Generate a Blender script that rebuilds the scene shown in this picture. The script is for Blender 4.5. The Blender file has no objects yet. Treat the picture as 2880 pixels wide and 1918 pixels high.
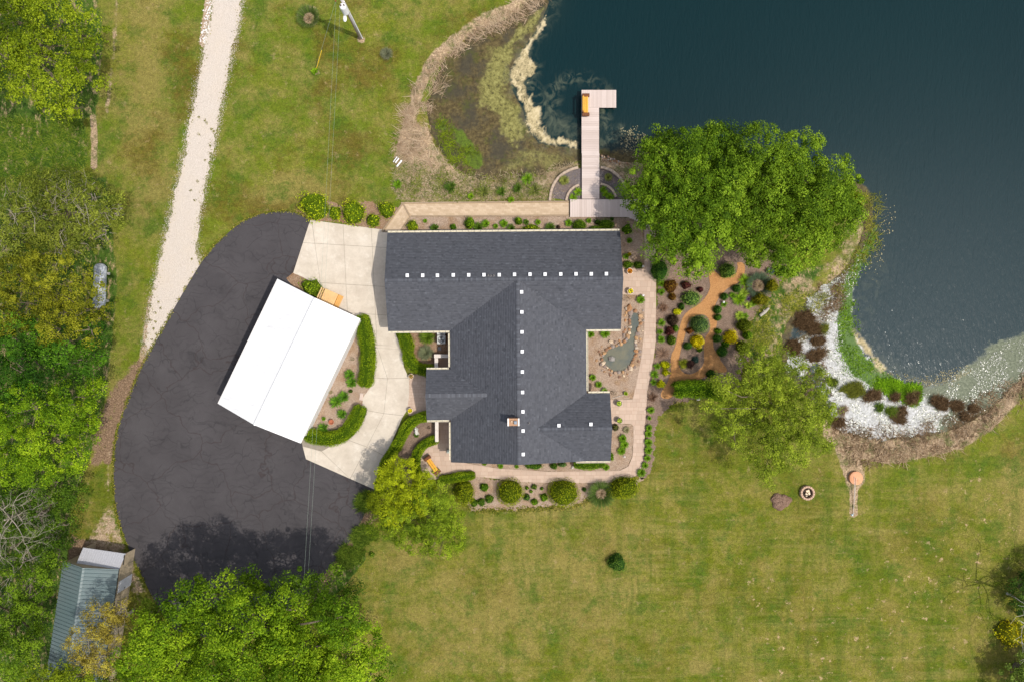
import bpy, bmesh, math, random
import numpy as np
from mathutils import Vector, Matrix
from mathutils.geometry import tessellate_polygon

# ------------------------------------------------------------------ camera, world, sun, exposure
scene = bpy.context.scene
COL = scene.collection
H = 60.0                 # height of the drone above the ground, metres
S = 90.0 / 2880.0        # metres of ground per photo pixel

cam_data = bpy.data.cameras.new('camera')
cam_data.sensor_width = 36.0
cam_data.lens = 24.0
cam_data.clip_start = 0.5
cam_data.clip_end = 3000.0
cam = bpy.data.objects.new('camera', cam_data)
cam.location = (0, 0, H)
cam.rotation_euler = (0, 0, 0)
COL.objects.link(cam)
scene.camera = cam

SUN_ELEV = math.radians(63.0)
SUN_DIR = (math.cos(math.radians(-23.0)), math.sin(math.radians(-23.0)))   # horizontal direction towards the sun
world = bpy.data.worlds.new('World')
scene.world = world
world.use_nodes = True
wn = world.node_tree.nodes
bg = wn.get('Background') or wn.new('ShaderNodeBackground')
sky = wn.new('ShaderNodeTexSky')
sky.sky_type = 'NISHITA'
sky.sun_disc = False
sky.sun_elevation = SUN_ELEV
sky.sun_rotation = math.atan2(SUN_DIR[0], SUN_DIR[1])
sky.air_density = 1.0
sky.dust_density = 2.5
hs = wn.new('ShaderNodeHueSaturation')          # thin high cloud takes some of the blue out
hs.inputs['Saturation'].default_value = 0.5
world.node_tree.links.new(sky.outputs[0], hs.inputs['Color'])
world.node_tree.links.new(hs.outputs[0], bg.inputs[0])
bg.inputs[1].default_value = 0.145

sun_data = bpy.data.lights.new('sun', 'SUN')
sun_data.energy = 2.5
sun_data.angle = math.radians(0.6)
sun_data.color = (1.0, 0.94, 0.84)
sun = bpy.data.objects.new('sun', sun_data)
d = Vector((SUN_DIR[0]*math.cos(SUN_ELEV), SUN_DIR[1]*math.cos(SUN_ELEV), math.sin(SUN_ELEV)))
sun.rotation_euler = d.to_track_quat('Z', 'Y').to_euler()
sun.location = d * 200
COL.objects.link(sun)

scene.view_settings.view_transform = 'Standard'
scene.view_settings.look = 'None'
scene.view_settings.exposure = 0.48
scene.view_settings.gamma = 1.0
scene.view_settings.use_curve_mapping = False

rng = np.random.default_rng(7)
random.seed(7)

# ------------------------------------------------------------------ helpers
def P(px, py, z=0.0):
    """photo pixel (2880 x 1918) of a point at height z -> world position"""
    k = (H - z) / H
    return ((px - 1440) * S * k, (959 - py) * S * k, z)

def PP(pts, z=0.0):
    return [P(x, y, z)[:2] for x, y in pts]

def M(pts, s=2880/2354.0):
    return [(x*s, y*s) for x, y in pts]

def tag(o, label=None, cat=None, group=None, kind=None):
    if label: o['label'] = label
    if cat: o['category'] = cat
    if group: o['group'] = group
    if kind: o['kind'] = kind
    return o

def empty(name, loc=(0, 0, 0), rz=0.0):
    o = bpy.data.objects.new(name, None)
    o.empty_display_size = 0.2
    o.location = loc
    o.rotation_euler = (0, 0, rz)
    COL.objects.link(o)
    return o

def link(name, me, mat=None, parent=None, loc=None, rot=None):
    o = bpy.data.objects.new(name, me)
    if mat is not None and len(me.materials) == 0:
        for m in (mat if isinstance(mat, (list, tuple)) else [mat]):
            me.materials.append(m)
    if loc is not None: o.location = loc
    if rot is not None: o.rotation_euler = rot
    COL.objects.link(o)
    if parent is not None:
        o.parent = parent
    return o

def np_mesh(name, V, F, tone=None, smooth=False, attrs=None):
    V = np.asarray(V, dtype=np.float32)
    F = np.asarray(F, dtype=np.int32)
    me = bpy.data.meshes.new(name)
    n, k = F.shape
    me.vertices.add(len(V)); me.vertices.foreach_set('co', V.ravel())
    me.loops.add(n*k); me.loops.foreach_set('vertex_index', F.ravel())
    me.polygons.add(n)
    me.polygons.foreach_set('loop_start', np.arange(0, n*k, k, dtype=np.int32))
    me.polygons.foreach_set('loop_total', np.full(n, k, dtype=np.int32))
    if smooth: me.polygons.foreach_set('use_smooth', np.ones(n, dtype=bool))
    me.update(calc_edges=True)
    if tone is not None:
        a = me.attributes.new('tone', 'FLOAT', 'POINT')
        a.data.foreach_set('value', np.asarray(tone, dtype=np.float32))
    for nm, arr in (attrs or {}).items():
        a = me.attributes.new(nm, 'FLOAT', 'POINT')
        a.data.foreach_set('value', np.asarray(arr, dtype=np.float32))
    return me

class MB:
    """collects boxes, tubes and prisms and builds one mesh"""
    def __init__(s): s.v = []; s.f = []
    def add(s, v, f):
        b = len(s.v); s.v += [tuple(p) for p in v]; s.f += [tuple(b+i for i in q) for q in f]
    def box(s, c, size, rz=0.0, bev=0.0):
        x, y, z = size[0]/2, size[1]/2, size[2]/2
        ca, sa = math.cos(rz), math.sin(rz)
        if bev <= 0:
            pts = [(-x,-y,-z),(x,-y,-z),(x,y,-z),(-x,y,-z),(-x,-y,z),(x,-y,z),(x,y,z),(-x,y,z)]
            fs = [(0,3,2,1),(4,5,6,7),(0,1,5,4),(1,2,6,5),(2,3,7,6),(3,0,4,7)]
        else:
            b = bev
            pts = [(-x,-y,-z),(x,-y,-z),(x,y,-z),(-x,y,-z),(-x,-y,z-b),(x,-y,z-b),(x,y,z-b),(-x,y,z-b),
                   (-x+b,-y+b,z),(x-b,-y+b,z),(x-b,y-b,z),(-x+b,y-b,z)]
            fs = [(0,3,2,1),(8,9,10,11),(0,1,5,4),(1,2,6,5),(2,3,7,6),(3,0,4,7),(4,5,9,8),(5,6,10,9),(6,7,11,10),(7,4,8,11)]
        s.add([(c[0]+p[0]*ca-p[1]*sa, c[1]+p[0]*sa+p[1]*ca, c[2]+p[2]) for p in pts], fs)
    def tube(s, pts, radii, n=6, cap=True):
        pts = [Vector(p) for p in pts]
        if not isinstance(radii, (list, tuple)): radii = [radii]*len(pts)
        rings = []
        for i, p in enumerate(pts):
            t = (pts[min(i+1, len(pts)-1)] - pts[max(i-1, 0)])
            if t.length < 1e-6: t = Vector((0,0,1))
            t.normalize()
            a = t.cross(Vector((0,0,1)))
            if a.length < 1e-3: a = t.cross(Vector((1,0,0)))
            a.normalize(); b = t.cross(a)
            rings.append([p + (a*math.cos(2*math.pi*j/n) + b*math.sin(2*math.pi*j/n))*radii[i] for j in range(n)])
        v = [q for r in rings for q in r]; f = []
        for i in range(len(pts)-1):
            for j in range(n):
                f.append((i*n+j, (i+1)*n+j, (i+1)*n+(j+1)%n, i*n+(j+1)%n))
        if cap:
            f.append(tuple(range(n))); f.append(tuple((len(pts)-1)*n + j for j in reversed(range(n))))
        s.add(v, f)
    def lathe(s, prof, c=(0,0,0), n=16, close=True):
        v = []; f = []
        for r, z in prof:
            for j in range(n):
                a = 2*math.pi*j/n
                v.append((c[0]+r*math.cos(a), c[1]+r*math.sin(a), c[2]+z))
        for i in range(len(prof)-1):
            for j in range(n):
                f.append((i*n+j, i*n+(j+1)%n, (i+1)*n+(j+1)%n, (i+1)*n+j))
        if close:
            f.append(tuple(reversed(range(n)))); f.append(tuple((len(prof)-1)*n+j for j in range(n)))
        s.add(v, f)
    def prism(s, poly, z0, z1):
        n = len(poly)
        area = sum(poly[i][0]*poly[(i+1)%n][1]-poly[(i+1)%n][0]*poly[i][1] for i in range(n))
        if area < 0: poly = poly[::-1]
        tris = tessellate_polygon([[Vector((p[0], p[1], 0)) for p in poly]])
        v = [(p[0], p[1], z1) for p in poly] + [(p[0], p[1], z0) for p in poly]
        f = []
        for t in tris:
            a, b, c = [Vector((poly[i][0], poly[i][1], 0)) for i in t]
            t = tuple(t)
            if (b-a).cross(c-a).z < 0: t = t[::-1]
            f.append(t)
        for i in range(n):
            j = (i+1) % n
            f.append((i, i+n, j+n, j))
        s.add(v, f)
    def mesh(s, name, smooth=False):
        me = bpy.data.meshes.new(name)
        me.from_pydata(s.v, [], s.f)
        if smooth: me.polygons.foreach_set('use_smooth', np.ones(len(me.polygons), dtype=bool))
        me.update()
        return me
    def build(s, name, mat, parent=None, loc=None, rot=None, smooth=False):
        return link(name, s.mesh(name, smooth), mat, parent, loc, rot)

def chaikin(pts, n=2, closed=True):
    pts = [tuple(p) for p in pts]
    for _ in range(n):
        out = []
        m = len(pts)
        if not closed: out.append(pts[0])
        for i in range(m if closed else m-1):
            a, b = pts[i], pts[(i+1) % m]
            out.append((a[0]*.75+b[0]*.25, a[1]*.75+b[1]*.25))
            out.append((a[0]*.25+b[0]*.75, a[1]*.25+b[1]*.75))
        if not closed: out.append(pts[-1])
        pts = out
    return pts

def ragged(pts, step=0.15, amp=0.08, seed=1):
    r = random.Random(seed); out = []
    n = len(pts)
    lo = 0.0
    for i in range(n):
        a, b = pts[i], pts[(i+1) % n]
        L = math.hypot(b[0]-a[0], b[1]-a[1])
        m = max(1, int(L/step))
        nx, ny = ((b[1]-a[1])/L, -(b[0]-a[0])/L) if L > 0 else (0, 0)
        for k in range(m):
            t = k/m
            lo = lo*.9 + r.uniform(-amp, amp)*.4
            o_ = lo + r.uniform(-amp, amp)*.35
            out.append((a[0]+(b[0]-a[0])*t+nx*o_, a[1]+(b[1]-a[1])*t+ny*o_))
    return out

def sdf(poly, X, Y):
    """signed distance to a polygon: positive inside"""
    poly = np.asarray(poly, dtype=np.float64)
    shp = X.shape; x = X.ravel(); y = Y.ravel()
    d2 = np.full(x.shape, 1e18); ins = np.zeros(x.shape, dtype=bool)
    n = len(poly)
    for i in range(n):
        ax, ay = poly[i]; bx, by = poly[(i+1) % n]
        ex, ey = bx-ax, by-ay
        L = ex*ex+ey*ey
        if L < 1e-12: continue
        t = np.clip(((x-ax)*ex+(y-ay)*ey)/L, 0, 1)
        dx, dy = x-(ax+t*ex), y-(ay+t*ey)
        np.minimum(d2, dx*dx+dy*dy, out=d2)
        c = (ay > y) != (by > y)
        if ay != by:
            ins ^= c & (x < (bx-ax)*(y-ay)/(by-ay)+ax)
    d = np.sqrt(d2)
    return np.where(ins, d, -d).reshape(shp)

def pdist(line, X, Y):
    d2 = np.full(X.shape, 1e18)
    for i in range(len(line)-1):
        ax, ay = line[i]; bx, by = line[i+1]
        ex, ey = bx-ax, by-ay
        t = np.clip(((X-ax)*ex+(Y-ay)*ey)/max(ex*ex+ey*ey, 1e-9), 0, 1)
        d2 = np.minimum(d2, (X-ax-t*ex)**2+(Y-ay-t*ey)**2)
    return np.sqrt(d2)

def sstep(a, b, x):
    t = np.clip((x-a)/(b-a), 0, 1)
    return t*t*(3-2*t)

def clip_convex(sub, clip):
    """Sutherland-Hodgman; both counter-clockwise"""
    out = list(sub)
    n = len(clip)
    for i in range(n):
        a, b = clip[i], clip[(i+1) % n]
        inp = out; out = []
        if not inp: return []
        def side(p): return (b[0]-a[0])*(p[1]-a[1])-(b[1]-a[1])*(p[0]-a[0])
        for j in range(len(inp)):
            p, q = inp[j], inp[(j+1) % len(inp)]
            sp, sq = side(p), side(q)
            if sp >= 0: out.append(p)
            if (sp >= 0) != (sq >= 0):
                t = sp/(sp-sq)
                out.append((p[0]+(q[0]-p[0])*t, p[1]+(q[1]-p[1])*t))
    return out

def tris_of(poly):
    res = []
    for t in tessellate_polygon([[Vector((p[0], p[1], 0)) for p in poly]]):
        a, b, c = [poly[i] for i in t]
        ar = (b[0]-a[0])*(c[1]-a[1])-(b[1]-a[1])*(c[0]-a[0])
        if abs(ar) < 1e-9: continue
        res.append((a, b, c) if ar > 0 else (a, c, b))
    return res

# ------------------------------------------------------------------ materials
class NT:
    def __init__(s, name, rough=0.8, spec=0.3):
        s.m = bpy.data.materials.new(name); s.m.use_nodes = True
        s.n = s.m.node_tree.nodes; s.l = s.m.node_tree.links
        s.b = s.n.get('Principled BSDF'); s.out = s.n.get('Material Output')
        s.b.inputs['Roughness'].default_value = rough
        s.b.inputs['Specular IOR Level'].default_value = spec
        g = s.n.new('ShaderNodeNewGeometry'); s.pos = g.outputs['Position']
    def put(s, sock, val):
        if isinstance(val, bpy.types.NodeSocket): s.l.new(val, sock)
        elif isinstance(val, (tuple, list)) and len(val) == 3 and sock.type == 'RGBA': sock.default_value = (*val, 1)
        else: sock.default_value = val
    def mapping(s, vec=None, scale=(1,1,1), rot=(0,0,0), loc=(0,0,0)):
        n = s.n.new('ShaderNodeMapping'); s.l.new(vec or s.pos, n.inputs[0])
        n.inputs['Scale'].default_value = scale; n.inputs['Rotation'].default_value = rot; n.inputs['Location'].default_value = loc
        return n.outputs[0]
    def noise(s, scale, detail=3, rough=.55, vec=None, dist=0.0):
        n = s.n.new('ShaderNodeTexNoise'); s.l.new(vec or s.pos, n.inputs['Vector'])
        n.inputs['Scale'].default_value = scale; n.inputs['Detail'].default_value = detail
        n.inputs['Roughness'].default_value = rough; n.inputs['Distortion'].default_value = dist
        return n.outputs['Fac']
    def vor(s, scale, vec=None, feature='F1', out='Distance', rand=1.0):
        n = s.n.new('ShaderNodeTexVoronoi'); s.l.new(vec or s.pos, n.inputs['Vector'])
        n.feature = feature; n.inputs['Scale'].default_value = scale; n.inputs['Randomness'].default_value = rand
        return n.outputs[out]
    def ramp(s, fac, stops):
        n = s.n.new('ShaderNodeValToRGB'); e = n.color_ramp.elements
        while len(e) < len(stops): e.new(0.5)
        for i, (p, c) in enumerate(stops):
            e[i].position = p
            e[i].color = (c, c, c, 1) if not isinstance(c, (tuple, list)) else (*c, 1)
        s.put(n.inputs[0], fac)
        return n.outputs[0]
    def mix(s, fac, a, b, mode='MIX'):
        n = s.n.new('ShaderNodeMix'); n.data_type = 'RGBA'; n.blend_type = mode
        s.put(n.inputs[0], fac); s.put(n.inputs[6], a); s.put(n.inputs[7], b)
        return n.outputs[2]
    def math(s, op, a, b=0.0, c=None, clamp=False):
        n = s.n.new('ShaderNodeMath'); n.operation = op; n.use_clamp = clamp
        s.put(n.inputs[0], a); s.put(n.inputs[1], b)
        if c is not None: s.put(n.inputs[2], c)
        return n.outputs[0]
    def attr(s, name):
        n = s.n.new('ShaderNodeAttribute'); n.attribute_name = name
        return n.outputs['Fac']
    def mask(s, name, nz, k=0.6, lo=0.4, hi=0.6):
        """soft zone attribute broken up by noise"""
        v = s.math('MULTIPLY_ADD', s.math('SUBTRACT', nz, 0.5), k, s.attr(name))
        n = s.n.new('ShaderNodeMapRange'); n.interpolation_type = 'SMOOTHSTEP'
        s.put(n.inputs[0], v); n.inputs[1].default_value = lo; n.inputs[2].default_value = hi
        return n.outputs[0]
    def bump(s, h, strength=.5, dist=.05, normal=None):
        n = s.n.new('ShaderNodeBump'); n.inputs['Strength'].default_value = strength; n.inputs['Distance'].default_value = dist
        s.l.new(h, n.inputs['Height'])
        if normal: s.l.new(normal, n.inputs['Normal'])
        return n.outputs[0]
    def fin(s, color=None, normal=None, rough=None):
        if color is not None: s.put(s.b.inputs['Base Color'], color)
        if normal is not None: s.l.new(normal, s.b.inputs['Normal'])
        if rough is not None: s.put(s.b.inputs['Roughness'], rough)
        return s.m

def plain(name, col, rough=.7, spec=.3, var=.25, scale=6.0, metal=0.0, bump=0.0):
    t = NT(name, rough, spec)
    nz = t.noise(scale, 4)
    c = t.mix(nz, tuple(x*(1-var) for x in col), tuple(min(1, x*(1+var)) for x in col))
    t.b.inputs['Metallic'].default_value = metal
    return t.fin(c, t.bump(nz, bump, .02) if bump else None)

LEAF = {}
def leaf_mat(name, dark, mid, light, trans=.17, rough=.65):
    if name in LEAF: return LEAF[name]
    t = NT(name, rough, .10)
    a = t.attr('tone')
    f_ = 1.22
    if mid[1] > mid[2]*2.2: dark, mid, light = [(min(.8, q[0]*f_*g_), min(.8, q[1]*f_*g_*1.03), q[2]*.75) for q, g_ in ((dark, .72), (mid, 1.0), (light, 1.28))]
    col = t.ramp(a, [(0.0, dark), (0.5, mid), (1.0, light)])
    t.fin(col)
    tr = t.n.new('ShaderNodeBsdfTranslucent')
    t.l.new(t.mix(1.0, col, (1.0, 1.0, .35), 'MULTIPLY'), tr.inputs[0])
    mx = t.n.new('ShaderNodeMixShader'); mx.inputs[0].default_value = trans
    t.l.new(t.b.outputs[0], mx.inputs[1]); t.l.new(tr.outputs[0], mx.inputs[2])
    t.l.new(mx.outputs[0], t.out.inputs[0])
    LEAF[name] = t.m
    return t.m

def tone_mat(name, stops, rough=.8, spec=.2):
    t = NT(name, rough, spec)
    return t.fin(t.ramp(t.attr('tone'), stops))

def _hash(ix, iy, seed):
    h = (ix.astype(np.int64)*374761393 + iy.astype(np.int64)*668265263 + seed*982451653) & 0x7fffffff
    h = ((h ^ (h >> 13))*1274126177) & 0x7fffffff
    return ((h ^ (h >> 16)) & 0xffff)/65535.0
def vnoise(x, y, seed=0):
    ix, iy = np.floor(x), np.floor(y); fx, fy = x-ix, y-iy
    fx = fx*fx*(3-2*fx); fy = fy*fy*(3-2*fy)
    a, b = _hash(ix, iy, seed), _hash(ix+1, iy, seed); c, d_ = _hash(ix, iy+1, seed), _hash(ix+1, iy+1, seed)
    return (a*(1-fx)+b*fx)*(1-fy)+(c*(1-fx)+d_*fx)*fy
def fbm(x, y, seed=0, octaves=5, gain=.55):
    t_ = np.zeros_like(x); amp = 1.0; tot = 0.0; f = 1.0
    for o in range(octaves):
        t_ += amp*vnoise(x*f+17.3*o, y*f-9.1*o, seed+o*101); tot += amp; amp *= gain; f *= 2.03
    return t_/tot
# ------------------------------------------------------------------ zones, in photo pixels
POND = M([(1232,-40),(1228,0),(1190,35),(1150,55),(1110,70),(1075,95),(1045,120),(1020,150),(1005,185),(992,225),(985,270),(1000,310),
          (1012,340),(1035,372),(1060,392),(1090,404),(1130,411),(1180,406),(1220,399),(1270,385),(1310,372),(1337,364),(1380,356),
          (1410,362),(1440,370),(1480,366),(1560,372),(1700,392),(1850,415),(1960,430),(1988,440),(1995,500),(1985,550),(1950,620),(1900,660),(1860,690),
          (1812,740),(1800,800),(1808,860),(1850,900),(1905,950),(1918,985),(2000,1008),(2090,1004),(2180,990),(2240,962),(2300,912),(2354,862),
          (2420,820),(2600,700),(3000,400),(3300,-300),(2600,-1200),(1600,-1000),(1300,-400)])
pond = chaikin(PP(POND, -0.3), 2)

GRAVEL = [(600,-120),(598,0),(577,147),(540,330),(510,477),(473,636),(448,746),(430,832),(414,930),(408,1006),(440,985),(510,860),(575,760),(556,722),(548,685),
          (563,587),(581,489),(612,355),(636,220),(661,110),(681,0),(690,-120)]
ASPHALT = [(872,621),(834,597),(783,595),(734,602),(685,621),(636,660),(593,703),(563,744),(532,795),(489,869),(446,948),(410,1009),(385,1064),
           (355,1138),(330,1211),(320,1285),(320,1395),(336,1468),(367,1554),(404,1627),(440,1700),(500,1790),(700,1790),(860,1680),(942,1578),(979,1529),
           (1015,1468),(1056,1377),(862,1291),(860,1200),(900,1000),(880,830),(824,769)]
CONCRETE = [(873,620),(1086,648),(1130,654),(1130,934),(1112,936),(1132,991),(1136,1032),(1150,1062),(1151,1068),(1151,1110),(1147,1150),(1132,1173),
            (1092,1266),(1071,1295),(1065,1341),(1057,1377),(861,1290),(849,1244),(900,1000),(880,840),(843,781),(825,769)]

BEDS = {
 'north': [(1128,652),(1153,609),(1602,607),(1606,612),(1775,613),(1800,626),(1812,648),(1812,757),(1700,757),(1700,660)],
 'corner': [(826,590),(880,612),(900,560),(960,585),(1030,570),(1112,588),(1136,577),(1076,653),(960,632),(873,619)],
 'garage_north': [(806,783),(824,768),(872,790),(918,815),(900,850),(850,840)],
 'garage_east': [(1010,890),(1036,960),(1042,1090),(1021,1118),(1018,1150),(1006,1190),(985,1215),(950,1238),(900,1246),(852,1232),(840,1215),(930,960)],
 'heat_pump': [(1118,934),(1300,934),(1300,1044),(1199,1046),(1150,1040),(1134,1000)],
 'front': [(1151,1182),(1222,1178),(1223,1243),(1190,1248),(1172,1270),(1166,1290),(1168,1326),(1150,1380),(1090,1400),(1062,1378),(1069,1300),(1095,1262)],
 'garden_pond': [(1700,829),(1813,832),(1811,934),(1803,1007),(1787,1089),(1779,1121),(1700,1124),(1630,1107),(1630,926),(1700,926)],
 'south': [(1700,1192),(1773,1192),(1780,1199),(1780,1240),(1777,1284),(1766,1310),(1742,1322),(1704,1323),(1552,1324),(1472,1320),(1400,1315),(1327,1303),(1290,1296),(1290,1280),(1700,1280)],
 'shrubs': [(1300,1337),(1338,1339),(1420,1348),(1454,1354),(1534,1357),(1699,1358),(1760,1352),(1800,1336),(1815,1345),(1790,1372),(1745,1392),(1660,1400),(1600,1425),(1540,1428),(1440,1434),(1330,1435),(1290,1400)],
 'east': [(1846,590),(1844,697),(1846,775),(1845,958),(1839,1007),(1829,1060),(1818,1132),(1814,1204),(1813,1252),(1804,1315),(1789,1338),(1808,1345),(1830,1310),
          (1840,1240),(1848,1170),(1880,1140),(1960,1122),(2060,1100),(2110,1010),(2105,920),(2140,868),(2190,800),(2232,752),(2180,700),(2050,600)],
}
z3 = lambda pts: [(1820+x/3.73, 720+y/3.73) for x, y in pts]
WOODPATH = z3([(940,65),(1020,70),(1030,160),(1000,240),(930,300),(850,335),(800,380),(745,440),(715,510),(712,600),(735,690),(718,760),(690,850),(685,960),
   (740,1030),(775,1110),(850,1200),(800,1225),(700,1215),(640,1240),(560,1295),(440,1310),(360,1330),(300,1400),(260,1500),(140,1490),(150,1420),(210,1340),
   (255,1230),(240,1060),(290,960),(320,820),(355,680),(400,600),(470,550),(570,490),(630,410),(665,330),(650,240),(640,180),(690,150),(740,190),(800,215),(850,225),(930,195),(955,130)])
ISLAND = z3([(420,700),(500,625),(600,610),(660,680),(660,790),(605,850),(592,960),(600,1080),(580,1160),(500,1230),(400,1240),(340,1190),(325,1120),(360,960),(400,820)])

WALK = [(1813,600),(1812,650),(1812,757),(1735,757),(1735,829),(1813,831),(1811,934),(1803,1007),(1787,1089),(1779,1122),(1700,1124),(1700,1191),(1773,1191),(1781,1198),
        (1781,1240),(1778,1284),(1767,1310),(1743,1322),(1704,1323),(1552,1325),(1472,1321),(1400,1316),(1327,1304),(1290,1297),(1290,1177),(1223,1177),(1224,1249),(1204,1256),(1187,1266),
        (1179,1281),(1179,1305),(1190,1346),(1222,1348),(1273,1335),(1323,1329),(1338,1338),(1420,1348),(1454,1353),(1534,1356),(1699,1357),(1755,1350),(1788,1337),(1803,1315),(1810,1284),
        (1812,1252),(1813,1204),(1818,1132),(1820,1100),(1828,1060),(1838,1007),(1844,958),(1845,775),(1843,697),(1843,600)]
ENTRY = [(1151,1066),(1151,1110),(1146,1150),(1150,1168),(1230,1168),(1230,1048),(1165,1052)]
STOOP = [(1226,1000),(1290,1000),(1290,1040),(1226,1040)]

# ------------------------------------------------------------------ ground: one sheet to the horizon
xs = np.concatenate([[-700,-350,-180,-100,-65,-52], np.arange(-48, 48.01, .25), [52,65,100,180,350,700]])
ys = np.concatenate([[-700,-350,-180,-90,-50,-38], np.arange(-33, 33.01, .25), [38,50,90,180,350,700]])
X, Y = np.meshgrid(xs, ys)
sd = sdf(pond, X, Y)
rs = np.random.default_rng(3)
def fnoise(X, Y, sc, seed):
    r = np.random.default_rng(seed); out = np.zeros_like(X)
    for i in range(10):
        a = r.uniform(0, 6.28); f = sc*r.uniform(.5, 2.0); ph = r.uniform(0, 6.28)
        out += np.sin((X*math.cos(a)+Y*math.sin(a))*f*6.28+ph+1.7*np.sin((X*math.sin(a)-Y*math.cos(a))*f*3.1+ph))
    return out/4.5
inner = (np.abs(X) < 50) & (np.abs(Y) < 36)
sdn = sd + np.where(inner, fnoise(X, Y, .45, 5)*.22, 0)
Z = -0.42*sstep(-1.4, 0.0, sdn) - np.clip(sdn, 0, 4)*0.35
Z += np.where(inner & (sd < -1.5), fnoise(X, Y, .05, 9)*0.0, 0)

def zone(poly, soft=.6):
    return sstep(-soft, soft, sdf(PP(poly), X, Y))
def line_zone(line, w, soft=.5):
    return 1-sstep(w-soft, w+soft, pdist(PP(line), X, Y))

dry = np.maximum.reduce([
    line_zone(M([(1240,-20),(1200,12),(1150,38),(1095,56),(1046,90),(1004,128),(976,172),(960,215),(945,265),(932,310),(922,345)]), .55, .5)*.8,
    line_zone(M([(1250,-25),(1180,22),(1120,44)]), .7, .5)*.9,
    zone(M([(905,350),(925,300),(950,270),(985,290),(1010,345),(1060,395),(1130,413),(1220,403),(1335,368),(1335,400),(1290,460),(930,468),(900,440)]), .6)*.72,
    zone(M([(1380,352),(1440,368),(1480,372),(1470,470),(1380,470)]), .4),
    line_zone(M([(1920,990),(1990,1030),(2060,1035),(2130,1020),(2200,1005),(2260,965),(2310,915),(2370,860),(2450,800)]), 1.1, .6),
    line_zone(M([(1930,1000),(1960,1070),(1965,1100)]), .9, .6),
    line_zone(M([(1962,1100),(1962,1180)]), .35, .25),
    zone(M([(1985,430),(2010,430),(2030,520),(1990,590),(1960,640),(1900,680),(1870,720),(1800,760),(1790,830),(1760,900),(1720,780),(1780,690),(1900,620)]), .6)*.5,
    zone([(2180,790),(2330,725),(2415,600),(2440,640),(2335,790),(2260,860),(2200,900)], .8)*.48,
    line_zone([(262,330),(266,400),(264,470)], .28, .25),
    line_zone([(330,0),(318,150),(300,330)], .35, .5)*.55,
    line_zone([(425,840),(410,960),(400,1010)], .3, .3)*.9,
])
for cx, cy, r in ((866,47,34),(1085,155,16),(891,205,10),(1015,112,14)):
    dry = np.maximum(dry, (1-sstep(r*S-.3, r*S+.25, np.hypot(X-P(cx,cy)[0], Y-P(cx,cy)[1])))*.7)
bare = np.maximum.reduce([
    line_zone([(308,1270),(303,1340),(306,1400)], .25, .7)*.75,
    zone([(318,1370),(336,1468),(367,1554),(404,1627),(425,1680),(380,1680),(330,1600),(250,1560),(235,1520),(285,1440)], .7)*.68,
    line_zone([(588,-5),(578,60),(570,125)], .35, .25),
])
soil = np.maximum.reduce([
    zone([(320,1180),(305,1300),(250,1330),(255,1230),(300,1100),(385,1000),(408,1010),(350,1130)], .8)*.66,
    line_zone([(404,1010),(372,1070),(340,1140),(312,1215),(302,1290)], .5, .5)*.8,
    zone([(900,1560),(1060,1400),(1080,1440),(1000,1540),(885,1700),(850,1700)], .6)*.7,
    zone([(200,1500),(330,1540),(330,1600),(180,1600)], .7)*.8,
])
lush = np.maximum.reduce([
    zone([(-200,230),(120,300),(225,330),(250,400),(240,470),(100,560),(-200,560)], .7),
    zone([(-400,-200),(250,-200),(290,120),(270,330),(200,340),(-400,300)], .8),
    zone([(-400,500),(300,500),(330,800),(300,1100),(250,1300),(200,1420),(170,1918),(-400,2400)], .8),
    zone([(900,1590),(985,1480),(1010,1500),(1030,1570),(960,1660),(880,1720)], .4),
    zone([(2105,860),(2240,760),(2330,740),(2230,880),(2200,1000),(2230,1090),(2150,1100),(2100,1000)], .8)*.8,
])
worn = np.maximum.reduce([line_zone([(410,-20),(400,300),(420,520)], 1.6, 2.0), line_zone([(800,560),(880,560)], 2.2, 1.5), zone([(1100,1700),(1500,1500),(1800,1500),(1800,1750),(1200,1918)], 3)*.6,
    line_zone([(2860,1300),(2870,1500)], 1.2, 1.4), line_zone([(1480,1440),(1700,1420)], .7, .9), line_zone([(1180,1540),(1120,1600)], 1.5, 1.5)])
fleck_z = np.maximum(zone([(2050,1600),(2300,1680),(2600,1500),(2750,1300),(2900,1400),(2750,1760),(2600,1950),(2150,1950)], 3), .22)
for cx, cy in ((2120,1890),): worn = np.maximum(worn, zone([(1940,1862),(2002,1862),(2002,1895),(1940,1895)], .3))
olive = sstep(0, 10, -Y-4) * (1-0.5*sstep(15, 35, X)*sstep(-20, -8, Y))
me = np_mesh('ground', np.stack([X, Y, Z], -1).reshape(-1, 3),
             [[j*len(xs)+i, j*len(xs)+i+1, (j+1)*len(xs)+i+1, (j+1)*len(xs)+i] for j in range(len(ys)-1) for i in range(len(xs)-1)],
             smooth=True, attrs={'dry': dry.ravel(), 'bare': bare.ravel(), 'soil': soil.ravel(), 'lush': lush.ravel(), 'olive': olive.ravel(), 'worn': worn.ravel(), 'fleck': fleck_z.ravel(),
                                 'wet': sstep(-.5, .2, sd).ravel()})

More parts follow.
